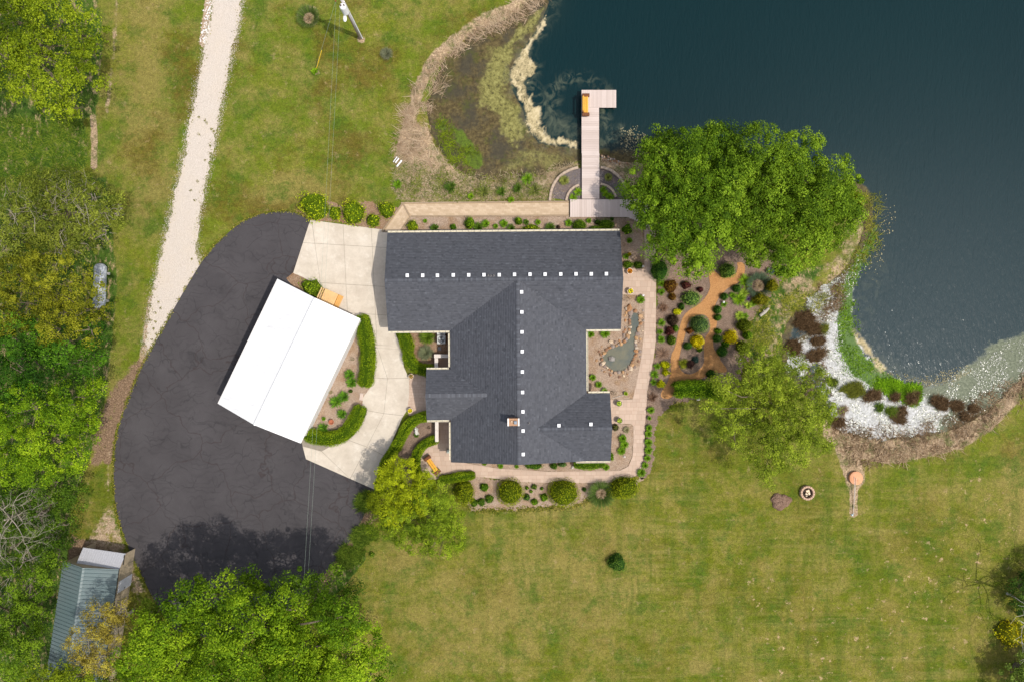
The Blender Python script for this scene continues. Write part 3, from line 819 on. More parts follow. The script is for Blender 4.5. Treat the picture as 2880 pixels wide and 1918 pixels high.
# walls
OH = .45
def wall(x0, x1, y0, y1, parent=house, z1=ZE-.12, name='wall', mat=siding):
    mb = MB(); mb.box(((x0+x1)/2, (y0+y1)/2, z1/2), (x1-x0, y1-y0, z1)); return mb.build(name, mat, parent)
wall(XW0+OH, XE0-OH, YS+OH, YN-OH)
wall(CW+OH, CE-OH, YB+.3, YS+OH-.003)
wall(WX+OH, CW+OH-.003, WS+OH, WN-OH)
wall(CE-OH+.003, EX-OH, ES+.3, EN-OH)
def gable(pts, axis, name='gable'):
    mb = MB(); n = 3; off = .12
    (x0, y0, z0), (x1, y1, z1), (x2, y2, z2) = pts
    dx, dy = axis
    v = [(x, y, z) for x, y, z in pts] + [(x+dx*off, y+dy*off, z) for x, y, z in pts]
    mb.add(v, [(0,1,2), (5,4,3), (0,3,4,1), (1,4,5,2), (2,5,3,0)])
    mb.build(name, cream, house)
zt = ZE-.12
gable([(XW0+OH+.02, YS+OH, zt+.004), (XW0+OH+.02, YN-OH, zt+.004), (XW0+OH+.02, YR, ZR-.14)], (1, 0))
gable([(XE0-OH-.02, YS+OH, zt+.004), (XE0-OH-.02, YN-OH, zt+.004), (XE0-OH-.02, YR, ZR-.14)], (-1, 0))
gable([(CW+OH, YB+.32, zt+.004), (CE-OH, YB+.32, zt+.004), (XR, YB+.32, ZR-.14)], (0, 1))
gable([(WX+OH+.02, WS+OH, zt+.004), (WX+OH+.02, WN-OH, zt+.004), (WX+OH+.02, WR, ZW-.14)], (1, 0))
gable([(EX-OH-.02, ES+.4, zt+.004), (EX-OH-.02, EN-OH, zt+.004), (EX-OH-.02, ER, ZER-.14)], (-1, 0))
# garage doors under the west gable, facing the court
gdm = plain('garage_door_paint', (.62, .58, .50), .5)
for yy in (YR+1.75, YR-1.75):
    mb = MB(); mb.box((XW0+OH-.02, yy, 1.1), (.06, 2.7, 2.2)); gd = mb.build('garage_door', gdm, house)
    for k in range(3):
        mb = MB(); mb.box((XW0+OH-.052, yy, .55+.55*k), (.012, 2.7, .03)); mb.build('panel_joint', joint, gd)

roof = None
def slope_pts(poly3):
    return [Vector(p) for p in poly3]
tabV = []; tabF = []; tabT = []
deck = MB()
rr = random.Random(21)
def slope(poly2, eave_a, eave_b, ze, grad_n, sl):
    """poly2: plan polygon; eave line through eave_a in direction eave_b-eave_a; grad_n: unit plan vector uphill; sl: rise per metre"""
    def z(p): return ze + ((p[0]-eave_a[0])*grad_n[0]+(p[1]-eave_a[1])*grad_n[1])*sl
    ud = (eave_b[0]-eave_a[0], eave_b[1]-eave_a[1]); L = math.hypot(*ud); ud = (ud[0]/L, ud[1]/L)
    uv = [((p[0]-eave_a[0])*ud[0]+(p[1]-eave_a[1])*ud[1], (p[0]-eave_a[0])*grad_n[0]+(p[1]-eave_a[1])*grad_n[1]) for p in poly2]
    # deck slab
    n = len(poly2)
    tr = tessellate_polygon([[Vector((p[0], p[1], 0)) for p in poly2]])
    top = [(p[0], p[1], z(p)) for p in poly2]; bot = [(p[0], p[1], z(p)-.12) for p in poly2]
    fs = []
    for q in tr:
        a_, b__, c__ = [Vector((poly2[i][0], poly2[i][1], 0)) for i in q]
        q = tuple(q)
        if (b__-a_).cross(c__-a_).z < 0: q = q[::-1]
        fs.append(q); fs.append(tuple(i+n for i in q[::-1]))
    ar = sum(poly2[i][0]*poly2[(i+1)%n][1]-poly2[(i+1)%n][0]*poly2[i][1] for i in range(n))
    for i in range(n):
        j = (i+1) % n
        fs.append((i, i+n, j+n, j) if ar > 0 else (i, j, j+n, i+n))
    deck.add(top+bot, fs)
    # courses of tabs
    vmax = max(q[1] for q in uv); cosl = 1/math.sqrt(1+sl*sl); step = .145*cosl
    k = 0; v0 = 0.0
    nz_ = (-grad_n[0]*sl*cosl, -grad_n[1]*sl*cosl, cosl)
    while v0 < vmax-.02:
        v1 = min(v0+step*1.02, vmax); vm = (v0+v1)/2
        xs_ = []
        for i in range(n):
            (ua, va), (ub, vb) = uv[i], uv[(i+1) % n]
            if (va > vm) != (vb > vm): xs_.append(ua+(ub-ua)*(vm-va)/(vb-va))
        xs_.sort()
        rowt = rr.uniform(-.05, .05)
        for i in range(0, len(xs_)-1, 2):
            u = xs_[i]; ue = xs_[i+1]
            while u < ue-.01:
                w = rr.choice((.12, .17, .17, .22, .28)); u1 = min(u+w, ue)
                lift = rr.choice((.010, .014, .020))
                def pt(uu, vv, l):
                    x = eave_a[0]+ud[0]*uu+grad_n[0]*vv; y = eave_a[1]+ud[1]*uu+grad_n[1]*vv
                    return (x+nz_[0]*l, y+nz_[1]*l, ze+vv*sl+nz_[2]*l)
                b = len(tabV)
                tabV.extend([pt(u, v0, lift), pt(u1, v0, lift), pt(u1, v1, .004), pt(u, v1, .004), pt(u, v0-.004, .0), pt(u1, v0-.004, .0)])
                tabF.extend([(b, b+1, b+2, b+3), (b+4, b+5, b+1, b)])
                tn = min(1, max(0, rr.gauss(.45, .17)+rowt)); tabT.extend([tn]*6)
                u = u1
        v0 += step; k += 1
ms = (ZR-ZE)/(YN-YR)
slope([(XW0, YN), (XE0, YN), (XE0, YR), (XW0, YR)], (XE0, YN), (XW0, YN), ZE, (0, -1), ms)
slope([(XW0, YR), (XE0, YR), (XE0, YS), (CE, YS), (XR, YR-.001), (CW, YS), (XW0, YS)], (XW0, YS), (XE0, YS), ZE, (0, 1), ms)
slope([(XR, YR), (CW, YS), (CW, WN), (wx_in, WR), (CW, WS), (CW, YB), (XR, YB)], (CW, YS), (CW, YB), ZE, (1, 0), cs)
slope([(XR, YR), (XR, YB), (CE, YB), (ex_in, ER), (CE, EN), (CE, YS)], (CE, YB), (CE, YS), ZE, (-1, 0), cs)
slope([(WX, WN), (CW, WN), (wx_in, WR), (WX, WR)], (CW, WN), (WX, WN), ZE, (0, -1), (ZW-ZE)/(WN-WR))
slope([(WX, WS), (WX, WR), (wx_in, WR), (CW, WS)], (WX, WS), (CW, WS), ZE, (0, 1), (ZW-ZE)/(WR-WS))
slope([(EX, EN), (EX, ER), (ex_in, ER), (CE, EN)], (EX, EN), (CE, EN), ZE, (0, -1), (ZER-ZE)/(EN-ER))
slope([(EX, ES), (CE, ES), (ex_in, ER), (EX, ER)], (CE, ES), (EX, ES), ZE, (0, 1), (ZER-ZE)/(ER-ES))
roof = deck.build('roof', decking, house)
tag(link('shingles', np_mesh('shingles', tabV, tabF, tabT), shingle, roof), kind='stuff')
# ridge caps
def ridge(a, b, za, sl, step=.145, w=.16):
    V = []; F = []; T = []
    L = math.hypot(b[0]-a[0], b[1]-a[1]); ux, uy = (b[0]-a[0])/L, (b[1]-a[1])/L; nx, ny = -uy, ux
    n = int(L/step)
    for i in range(n):
        s0 = i*step; s1 = s0+step+.02; h0 = .035; h1 = .018
        b_ = len(V); tn = min(1, max(0, rr.gauss(.68, .25)))
        for s_, h in ((s0, h0), (s1, h1)):
            for k in (-1, 0, 1):
                V.append((a[0]+ux*s_+nx*w*k, a[1]+uy*s_+ny*w*k, za+h-abs(k)*w*sl)); T.append(tn)
        V.append((a[0]+ux*s0-nx*w, a[1]+uy*s0-ny*w, za-.02-w*sl)); V.append((a[0]+ux*s0+nx*w, a[1]+uy*s0+ny*w, za-.02-w*sl)); T += [tn, tn]
        F += [(b_, b_+1, b_+4, b_+3)[::-1], (b_+1, b_+2, b_+5, b_+4)[::-1], (b_+6, b_+7, b_+2, b_)]
    F = [f if len(f) == 4 else f for f in F]
    tag(link('ridge_cap', np_mesh('ridge_cap', V, F, T), shingle, roof), kind='stuff')
ridge((XE0, YR), (XW0, YR), ZR, ms)
ridge((XR, YB), (XR, YR-.2), ZR, cs)
ridge((WX, WR), (wx_in, WR), ZW, .37)
ridge((EX, ER), (ex_in, ER), ZER, .38)

# gutters with straps
def gutter(a, b, out):
    L = math.hypot(b[0]-a[0], b[1]-a[1]); ux, uy = (b[0]-a[0])/L, (b[1]-a[1])/L
    mb = MB(); w = .13; zt_ = ZE+.005; h = .12
    prof = [(0, 0), (0, -h), (w, -h), (w+.02, .012), (w-.008, .012), (w-.02, -h+.02), (.015, -h+.02), (.015, 0)]
    v = []; f = []; n = len(prof)
    for p in (a, b):
        for o, z in prof: v.append((p[0]+out[0]*(o+.004), p[1]+out[1]*(o+.004), zt_+z-.01))
    for i in range(n): f.append((i, (i+1) % n, n+(i+1) % n, n+i))
    f += [tuple(range(n))[::-1], tuple(range(n, 2*n))]
    mb.add(v, f)
    g = mb.build('gutter', cream, roof)
    st_ = MB(); k = .3
    while k < L:
        st_.box((a[0]+ux*k+out[0]*w/2, a[1]+uy*k+out[1]*w/2, zt_+.012), (.025 if abs(ux) > .5 else w+.04, w+.04 if abs(ux) > .5 else .025, .01)); k += .5
    MBs.append((st_, g))
MBs = []
gutter((XW0+.03, YN), (XE0-.03, YN), (0, 1))
gutter((XW0+.03, YS), (CW-.03, YS), (0, -1))
gutter((CE+.03, YS), (XE0-.03, YS), (0, -1))
gutter((CW, WN+.2), (CW, YS-.2), (-1, 0))
gutter((CW, YB+.2), (CW, WS-.2), (-1, 0))
gutter((CE, EN+.2), (CE, YS-.2), (1, 0))
gutter((WX+.02, WN), (CW-.15, WN), (0, 1))
gutter((WX+.02, WS), (CW-.15, WS), (0, -1))
gutter((CE+.15, EN), (EX-.02, EN), (0, 1))
gutter((EX-2.9, ES), (EX-.02, ES), (0, -1))
strapm = plain('gutter_strap', (.33, .30, .24), .5)
for m_, g in MBs: tag(m_.build('gutter_straps', strapm, roof), kind='stuff')

# windows and doors under the eaves
glass = plain('window_glass', (.05, .065, .075), .08, .6, .1)
def window(cx_, cy_, w_, h_, z_, horiz, out_):
    mb = MB(); fr = .07
    for a_, b_, c_, d_ in ((0, h_/2, w_+fr, fr), (0, -h_/2, w_+fr, fr), (w_/2, 0, fr, h_-fr), (-w_/2, 0, fr, h_-fr), (0, 0, .05, h_-fr)):
        if horiz: mb.box((cx_+a_, cy_+out_*.03, z_+b_), (c_, .06, d_))
        else: mb.box((cx_+out_*.03, cy_+a_, z_+b_), (.06, c_, d_))
    f_ = mb.build('window', cream, house)
    mb = MB()
    for s_ in (-1, 1):
        if horiz: mb.box((cx_+s_*w_/4, cy_+out_*.012, z_), (w_/2-.06, .02, h_-fr))
        else: mb.box((cx_+out_*.012, cy_+s_*w_/4, z_), (.02, w_/2-.06, h_-fr))
    mb.build('pane', glass, f_)
for q_ in (-3.6, -.6, 2.6): window(XR+q_, YB+.3, 1.5, 1.2, 1.45, True, -1)
window((CE+EX)/2, ES+.3, 1.6, 1.2, 1.45, True, -1)
for q_ in (-6.5, -2.5, 2.0, 6.0): window((XW0+XE0)/2+q_, YN-OH, 1.5, 1.2, 1.45, True, 1)
window(EX-OH, ER, 1.9, 2.0, 1.1, False, 1); window(XE0-OH, YR, 1.9, 2.0, 1.1, False, 1); window(CE-OH, (YS+EN)/2, 1.8, 1.4, 1.45, False, 1); window(WX+OH, WR, 1.6, 2.0, 1.1, False, -1)

# roof box vents, pipes, chimney
white_metal = plain('white_vent_metal', (.78, .78, .80), .45, .4, .04)
def roof_z(x, y):
    zs = [ZE+(YN-y)*ms if y > YR else (ZE+(y-YS)*ms if y > YS else -9)]
    zs.append(ZE+(x-CW)*cs if x < XR else ZE+(CE-x)*cs)
    if x > CE-4: zs.append(ZER-abs(y-ER)*(ZER-ZE)/(EN-ER) if ES < y < EN and x > ex_in else -9)
    if y > YS and not (YS < y < YN): pass
    return max(z_ for z_ in zs if z_ <= ZR+.01)
mb = MB()
mb.box((0, 0, .06), (.19, .19, .13)); mb.box((0, 0, .155), (.265, .285, .07), 0, .02)
vent_me = mb.mesh('roof_vent')
vents = [(1145,775),(1188.5,775),(1230,775),(1274.5,774),(1318,774),(1361,773.5),(1404,773.5),(1447,772.5),(1490.5,772),(1533,772),(1577,771.5),(1620,771),(1663,771),(1705.5,770.5)]
vents += [(1467,821.6),(1467.7,878),(1468,934),(1468.6,988),(1469,1045),(1469.6,1102.5),(1470.6,1157),(1471,1211),(1471.5,1277),(1572,1196),(1662,1192.5)]
for px, py in vents:
    z = 4.1
    for _ in range(4):
        x, y = HP(px, py, z+.17); z = roof_z(x, y)
    link('roof_vent', vent_me, white_metal, roof, (x, y, z-.02), (0, 0, 0))
mb = MB(); mb.lathe([(.09, -.1), (.09, .04), (.055, .06), (.05, .22), (.035, .22), (.035, .1)], n=10)
pipe_me = mb.mesh('vent_pipe')
pm = plain('pipe_metal', (.16, .15, .15), .5)
for px, py in ((1373,775),(1380.2,775.5),(1388,775),(1487.8,1190)):
    z = 4.1
    for _ in range(4):
        x, y = HP(px, py, z+.2); z = roof_z(x, y)
    link('vent_pipe', pipe_me, pm if px < 1400 else white_metal, roof, (x, y, z))
zc = 5.05
cx0, cy0 = HP(1427, 1176, zc); cx1, cy1 = HP(1461, 1197, zc); ccx, ccy = (cx0+cx1)/2, (cy0+cy1)/2
cw, ch = cx1-cx0, cy0-cy1
mb = MB(); mb.box((ccx, ccy, (3.6+zc-.08)/2), (cw-.1, ch-.08, zc-.08-3.6)); chim = mb.build('chimney', plain('chimney_brick', (.36, .20, .13), .9, .2, .3, 12), house)
mb = MB()
capw = plain('chimney_cap_paint', (.68, .64, .60), .7)
for q_ in (cx0+.06, cx1-.06):
    mb = MB(); mb.box((q_, ccy, zc), (.12, ch, .16)); mb.build('chimney_cap', capw, chim)
mb = MB(); mb.box((ccx, ccy, zc-.03), (cw-.245, ch-.02, .1)); mb.build('crown', plain('chimney_crown', (.38, .22, .13), .9, .2, .45, 9), chim)
mb = MB(); mb.box((ccx+.16, ccy-.02, zc+.1), (.24, .26, .18), 0, .03); mb.build('flue', plain('flue_steel', (.20, .24, .29), .4, .5), chim)
mb = MB(); mb.lathe([(.09, 0), (.09, .13), (.06, .13), (.055, .05)], (ccx-.12, ccy+.05, zc+.02), 10); mb.build('flue_pot', plain('clay_pot', (.55, .40, .27), .8), chim)

# porch walls (white capped), court side
capm = plain('white_cap_stone', (.62, .56, .50), .75, .3, .06)
def lowwall(pts_caps, label, h):
    o = empty('porch_wall', (0, 0, 0), 0); tag(o, label, 'wall')
    for (x0, y0, x1, y1) in pts_caps:
        ax, ay, _ = P(x0, y0, h); bx, by, _ = P(x1, y1, h)
        mb = MB(); mb.box(((ax+bx)/2, (ay+by)/2, (h-.08)/2), (abs(bx-ax)-.06, abs(ay-by)-.06, h-.08)); mb.build('wall_body', siding, o)
        L = max(abs(bx-ax), abs(by-ay)); n = max(1, round(L/.8)); hor = abs(bx-ax) > abs(by-ay)
        for k in range(n):
            mb = MB()
            if hor: mb.box((ax+(bx-ax)*(k+.5)/n, (ay+by)/2, h-.04), (abs(bx-ax)/n-.008, abs(ay-by), .08), 0, .012)
            else: mb.box(((ax+bx)/2, ay+(by-ay)*(k+.5)/n, h-.04), (abs(bx-ax), abs(by-ay)/n-.008, .08), 0, .012)
            mb.build('cap_stone', capm, o)
lowwall([(1220.5, 996, 1266, 1006), (1222, 1006.3, 1232, 1040)], 'low L shaped porch wall with white cap stones beside the heat pumps', 1.0)
lowwall([(1223.5, 1178, 1233.3, 1242)], 'straight low porch wall with white cap between front patio and hedge', 1.0)
mb = MB(); ax, ay, _ = P(1262.5, 1269, .35); mb.box((ax, ay, .21), (.36, .32, .28), 0, .02)
tag(mb.build('utility_box', plain('grey_green_box', (.34, .38, .34), .6)), 'small grey green box on the patio against the house wall', 'box')

# heat pump units
fan_dark = plain('fan_grille', (.05, .055, .065), .6, .4)
unit_m = plain('unit_grey_paint', (.52, .53, .52), .5, .4, .06)
def heat_pump(px, py, label):
    x, y, _ = P(px, py, .9); o = empty('heat_pump', (x, y, .06)); tag(o, label, 'heat pump', 'heat pumps by the house')
    mb = MB(); mb.box((0, 0, .4), (.68, .68, .8), 0, .03); mb.build('casing', unit_m, o)
    mb = MB()
    for a_, b_, c_, d_ in ((0, .33, .70, .05), (0, -.33, .70, .05), (.33, 0, .05, .61), (-.33, 0, .05, .61)): mb.box((a_, b_, .835), (c_, d_, .05), 0, .012)
    mb.build('top_frame', unit_m, o)
    mb = MB(); mb.lathe([(.29, 0), (.29, .012), (.02, .014)], (0, 0, .803), 20); mb.build('fan_well', fan_dark, o)
    for k in range(3):
        mb = MB(); a_ = k*2.094+.5
        v = []
        for rr_, w_ in ((.05, .035), (.16, .085), (.26, .075)):
            for sg in (-1, 1):
                v.append((rr_*math.cos(a_)-sg*w_*math.sin(a_), rr_*math.sin(a_)+sg*w_*math.cos(a_), .825+sg*.012))
        mb.add(v, [(0, 2, 3, 1), (2, 4, 5, 3)]); mb.build('fan_blade', plain('fan_blade_metal', (.5, .52, .53), .4), o)
    mb = MB()
    for r_ in (.1, .17, .24, .3):
        mb.tube([(r_*math.cos(j*.393), r_*math.sin(j*.393), .862) for j in range(17)], .006, 4)
    for k in range(4):
        a_ = k*math.pi/4; mb.tube([(-.31*math.cos(a_), -.31*math.sin(a_), .86), (.31*math.cos(a_), .31*math.sin(a_), .86)], .006, 4)
    mb.build('guard', unit_m, o)
heat_pump(1241, 955.5, 'grey heat pump with three bladed fan standing clear of the eave')
heat_pump(1240.5, 930.5, 'grey heat pump half hidden under the roof eave')
mb = MB(); ax, ay, _ = P(1236.5, 980); mb.box((ax, ay, .09), (.28, .30, .06), .05, .01)
tag(mb.build('stepping_stone', plain('grey_paver', (.20, .20, .21), .9)), 'square grey stepping stone in brown mulch below the heat pump', 'stepping stone')
ax, ay, _ = P(1017, 1115)
mb = MB(); mb.box((ax, ay, .09), (.30, .62, .07), -.12, .012)
tag(mb.build('stepping_stone', plain('pink_slab', (.50, .40, .34), .9)), 'pale slab set in mulch at the concrete edge between the two garage hedges', 'stepping stone')

# ------------------------------------------------------------------ white garage
zg = 3.0
c4 = [Vector(P(x, y, zg)) for x, y in ((778.6,784),(1008.5,894.5),(848,1243),(615.4,1140.3))]
gc = sum(c4, Vector())/4; gang = math.atan2(c4[1].y-c4[0].y, c4[1].x-c4[0].x)
gw = ((c4[1]-c4[0]).length+(c4[2]-c4[3]).length)/2; gl = ((c4[3]-c4[0]).length+(c4[2]-c4[1]).length)/2
gar = empty('garage', (gc.x, gc.y, 0), gang)
tag(gar, 'white metal roofed garage set at an angle on the asphalt', 'garage')
wallw = plain('white_wall_steel', (.66, .64, .62), .6, .3, .05)
mb = MB(); mb.box((0, 0, (zg-.1)/2), (gw-.5, gl-.5, zg-.1)); mb.build('wall', wallw, gar)
t = NT('white_roof_steel', .42, .4)
c = t.mix(t.ramp(t.noise(1.0, 5, .7, t.mapping(scale=(.6, 2.6, 1), rot=(0, 0, -gang))), [(.58, 0.0), (.80, .5)]), (.67, .67, .675), (.42, .42, .42))
wroof = t.fin(c)
rise = 1.05
mb = MB()
zgt = zg-.1
mb.add([(-gw/2+.25, s*(gl/2-.26), zgt+.003) for s in (1,)] + [(gw/2-.25, gl/2-.26, zgt+.003), (0, gl/2-.26, zg+rise-.08), (-gw/2+.25, gl/2-.40, zgt+.003), (gw/2-.25, gl/2-.40, zgt+.003), (0, gl/2-.40, zg+rise-.08)], [(0,2,1),(3,4,5),(0,1,4,3),(1,2,5,4),(2,0,3,5)])
mb.add([(-gw/2+.25, -gl/2+.26, zgt+.003), (gw/2-.25, -gl/2+.26, zgt+.003), (0, -gl/2+.26, zg+rise-.08), (-gw/2+.25, -gl/2+.40, zgt+.003), (gw/2-.25, -gl/2+.40, zgt+.003), (0, -gl/2+.40, zg+rise-.08)], [(0,1,2),(3,5,4),(0,3,4,1),(1,4,5,2),(2,5,3,0)])
mb.build('gable', wallw, gar)
npan = 12
for sgn in (-1, 1):
    for k in range(npan):
        y0 = -gl/2+gl*k/npan; y1 = y0+gl/npan
        mb = MB()
        e = [(sgn*gw/2, zg), (sgn*.02, zg+rise)]
        v = [(e[0][0], y0, e[0][1]), (e[1][0], y0, e[1][1]), (e[1][0], y1, e[1][1]), (e[0][0], y1, e[0][1])]
        v += [(a_, b_, c_-.03) for a_, b_, c_ in v]
        mb.add(v, [(0,1,2,3) if sgn < 0 else (3,2,1,0), (4,7,6,5) if sgn < 0 else (5,6,7,4), (0,4,5,1), (1,5,6,2), (2,6,7,3), (3,7,4,0)])
        for q in range(3):
            yy = y0+(q+.03)*(y1-y0)/3+.02
            p0 = Vector((e[0][0], yy, e[0][1])); p1 = Vector((e[1][0], yy, e[1][1]))
            mb.add([p0+Vector((0,-.018,0)), p0+Vector((0,0,.013)), p0+Vector((0,.018,0)), p1+Vector((0,-.018,0)), p1+Vector((0,0,.013)), p1+Vector((0,.018,0))], [(0,1,4,3),(1,2,5,4)])
        mb.build('roof_panel', wroof, gar)
mb = MB(); mb.tube([(0, -gl/2, zg+rise+.01), (0, gl/2, zg+rise+.01)], .11, 8); mb.build('ridge_cap', wroof, gar)
for sgn in (-1, 1):
    mb = MB(); mb.box((sgn*(gw/2+.04), 0, zg-.08), (.07, gl, .1)); mb.build('gutter', wallw, gar)
# overhead doors on the south end, facing the asphalt
mb = MB(); mb.box((-.2, -gl/2+.235, 1.25), (4.6, .06, 2.5)); gd = mb.build('overhead_door', plain('door_white', (.7, .69, .67), .5), gar)
for k in range(3):
    mb = MB(); mb.box((-.2, -gl/2+.2, .62+.62*k), (4.6, .012, .03)); mb.build('panel_joint', joint, gd)

# timber stoop with railing on the garage's north side
sp = [Vector(P(x, y, .5)) for x, y in ((911,815),(962.6,838),(949,864.5),(900.7,843.8))]
sc_ = sum(sp, Vector())/4; sa = math.atan2(sp[1].y-sp[0].y, sp[1].x-sp[0].x); sw_ = (sp[1]-sp[0]).length; sl_ = (sp[3]-sp[0]).length+.25
sto = empty('timber_stoop', (sc_.x, sc_.y, 0), sa); tag(sto, 'new yellow timber stoop with a slatted railing against the white garage', 'stoop')
pine = plain('fresh_pine', (.66, .43, .20), .7, .3, .2, 3); pine2 = plain('orange_pine', (.60, .33, .10), .7, .3, .15, 3)
nb = 8; dw = sw_*.70
for k in range(nb):
    mb = MB(); mb.box((-sw_/2+.08+dw*(k+.5)/nb, 0, .47), (dw/nb-.012, sl_, .04)); mb.build('deck_board', pine, sto)
for k in range(3):
    mb = MB(); mb.box((-sw_/2+.08+dw+(sw_-.08-dw)*(k+.5)/3, 0, .27), ((sw_-.08-dw)/3-.012, sl_, .04)); mb.build('step_board', pine2, sto)
mb = MB(); mb.box((-sw_/2+.08+dw/2, 0, .225), (dw-.04, sl_-.06, .44)); mb.box((sw_/2-.2, 0, .12), (.3, sl_-.06, .24)); mb.build('frame', pine2, sto)
mb = MB(); mb.box((-sw_/2+.0, 0, 1.35), (.09, sl_, .04)); mb.box((-sw_/2+.16, 0, 1.28), (.05, sl_, .05)); rail = mb.build('railing', pine, sto)
for k in range(9):
    mb = MB(); mb.box((-sw_/2+.06, -sl_/2+.06+(sl_-.12)*k/8, .9), (.2, .035, .05)); mb.box((-sw_/2+.06, -sl_/2+.06+(sl_-.12)*k/8, .9), (.035, .035, .86)); mb.build('baluster', pine, rail)

# ------------------------------------------------------------------ green metal shed
za = 2.5
n0 = Vector(P(178, 1577, za)); n1 = Vector(P(334, 1600, za))
sang = math.atan2(n1.y-n0.y, n1.x-n0.x); wsh = (n1-n0).length; lsh = 10.4
shed = empty('shed', ((n0.x+n1.x)/2, (n0.y+n1.y)/2, 0), sang)
tag(shed, 'green ribbed metal shed with grey lean-to among the trees', 'shed')
beige = plain('weathered_board', (.36, .29, .20), .85, .2, .3, 4)
greenm = NT('green_roof_steel', .34, .5)
gcol = greenm.mix(greenm.ramp(greenm.noise(.5, 4, .6), [(.4, 0.0), (.7, .6)]), (.100, .142, .148), (.135, .165, .170))
greenm = greenm.fin(gcol)
mb = MB(); mb.box((0, -lsh/2, 1.2), (wsh-.2, lsh-.2, 2.4)); mb.build('wall', beige, shed)
zr = 3.25; rx = -.22*1.0
mb = MB(); mb.add([(-wsh/2+.1, -.13, 2.403), (wsh/2-.1, -.13, 2.403), (rx, -.13, zr-.06), (-wsh/2+.1, -.2, 2.403), (wsh/2-.1, -.2, 2.403), (rx, -.2, zr-.06)], [(0,2,1),(3,4,5),(0,1,4,3),(1,2,5,4),(2,0,3,5)]); mb.build('gable', beige, shed)
npn = 11
for sgn, xe in ((-1, -wsh/2), (1, wsh/2)):
    for k in range(npn):
        y0 = -lsh*k/npn; y1 = -lsh*(k+1)/npn
        mb = MB()
        v = [(xe, y0, za), (rx, y0, zr), (rx, y1, zr), (xe, y1, za)]; v += [(a_, b_, c_-.03) for a_, b_, c_ in v]
        mb.add(v, [(3,2,1,0) if sgn < 0 else (0,1,2,3), (5,6,7,4) if sgn < 0 else (4,7,6,5), (0,4,5,1), (1,5,6,2), (2,6,7,3), (3,7,4,0)])
        for q in range(3):
            yy = y0-(q+.5)*lsh/npn/3
            for p0, p1 in (((xe, za), (rx, zr)),):
                w_, h_ = .075, .055
                mb.add([(p0[0], yy-w_, p0[1]+.002), (p0[0], yy-w_*.5, p0[1]+h_), (p0[0], yy+w_*.5, p0[1]+h_), (p0[0], yy+w_, p0[1]+.002),
                        (p1[0], yy-w_, p1[1]+.002), (p1[0], yy-w_*.5, p1[1]+h_), (p1[0], yy+w_*.5, p1[1]+h_), (p1[0], yy+w_, p1[1]+.002)],
                       [(0,1,5,4),(1,2,6,5),(2,3,7,6)] if sgn > 0 else [(4,5,1,0),(5,6,2,1),(6,7,3,2)])
        mb.build('roof_panel', greenm, shed)
mb = MB(); mb.add([(rx-.16, 0, zr-.02), (rx, 0, zr+.05), (rx+.16, 0, zr-.02), (rx-.16, -lsh, zr-.02), (rx, -lsh, zr+.05), (rx+.16, -lsh, zr-.02)], [(0,1,4,3),(1,2,5,4)]); mb.build('ridge_cap', greenm, shed)
# lean-to on the north end
lt = []
inv = Matrix.Rotation(-sang, 4, 'Z') @ Matrix.Translation(-Vector((shed.location)))
zl0, zl1 = 2.30, 1.65
for (x, y, z) in ((216.7,1586,zl0),(260,1563,zl1),(360.7,1579,zl1),(334,1600,zl0)):
    lt.append(inv @ Vector(P(x, y, z)))
greyr = plain('grey_lean_to_steel', (.40, .40, .43), .5, .4, .08)
x0l, x1l = -wsh/2+1.0, wsh/2-.06
ylen = 1.05
for k in range(6):
    a0 = x0l+(x1l-x0l)*k/6; a1 = x0l+(x1l-x0l)*(k+1)/6
    mb = MB(); v = [(a0, -.09, zl0), (a1, -.09, zl0), (a1, ylen, zl1), (a0, ylen, zl1)]; v += [(p, q, z-.03) for p, q, z in v]
    mb.add(v, [(0,1,2,3),(7,6,5,4),(0,4,5,1),(1,5,6,2),(2,6,7,3),(3,7,4,0)])
    for q in range(3):
        xx = a0+(q+.5)*(a1-a0)/3
        mb.add([(xx-.03, -.09, zl0+.002), (xx, -.09, zl0+.022), (xx+.03, -.09, zl0+.002), (xx-.03, ylen, zl1+.002), (xx, ylen, zl1+.022), (xx+.03, ylen, zl1+.002)], [(0,1,4,3),(1,2,5,4)])
    mb.build('lean_to_panel', greyr, shed)
darkb = plain('dark_trim', (.045, .042, .040), .7)
mb = MB(); mb.add([(x0l+.05, -.095, 0), (x0l+.05, ylen-.05, 0), (x0l+.05, ylen-.05, zl1-.04), (x0l+.05, -.095, zl0-.04), (x0l+.12, -.095, 0), (x0l+.12, ylen-.05, 0), (x0l+.12, ylen-.05, zl1-.04), (x0l+.12, -.095, zl0-.04)], [(0,1,2,3),(7,6,5,4),(0,4,5,1),(1,5,6,2),(2,6,7,3),(3,7,4,0)])
mb.build('lean_to_wall', beige, shed); mb = MB()
mb.add([(x1l-.12, -.095, 0), (x1l-.12, ylen-.05, 0), (x1l-.12, ylen-.05, zl1-.04), (x1l-.12, -.095, zl0-.04), (x1l-.05, -.095, 0), (x1l-.05, ylen-.05, 0), (x1l-.05, ylen-.05, zl1-.04), (x1l-.05, -.095, zl0-.04)], [(3,2,1,0),(4,5,6,7),(1,5,4,0),(2,6,5,1),(3,7,6,2),(0,4,7,3)])
mb.build('lean_to_wall', beige, shed)
mb = MB(); mb.box((wsh/2-.02, -lsh/2, za-.07), (.05, lsh, .12)); mb.box((-wsh/2+.02, -lsh/2, za-.07), (.05, lsh, .12))
mb.box((wsh/2-.07, ylen/2+.02, (zl0+zl1)/2-.2), (.04, ylen-.2, .12)); mb.build('trim', darkb, shed)
mb = MB(); mb.box((wsh/2-.085, -1.75, 1.0), (.05, 1.0, 2.0)); dr = mb.build('door', plain('white_door', (.62, .62, .66), .5), shed)
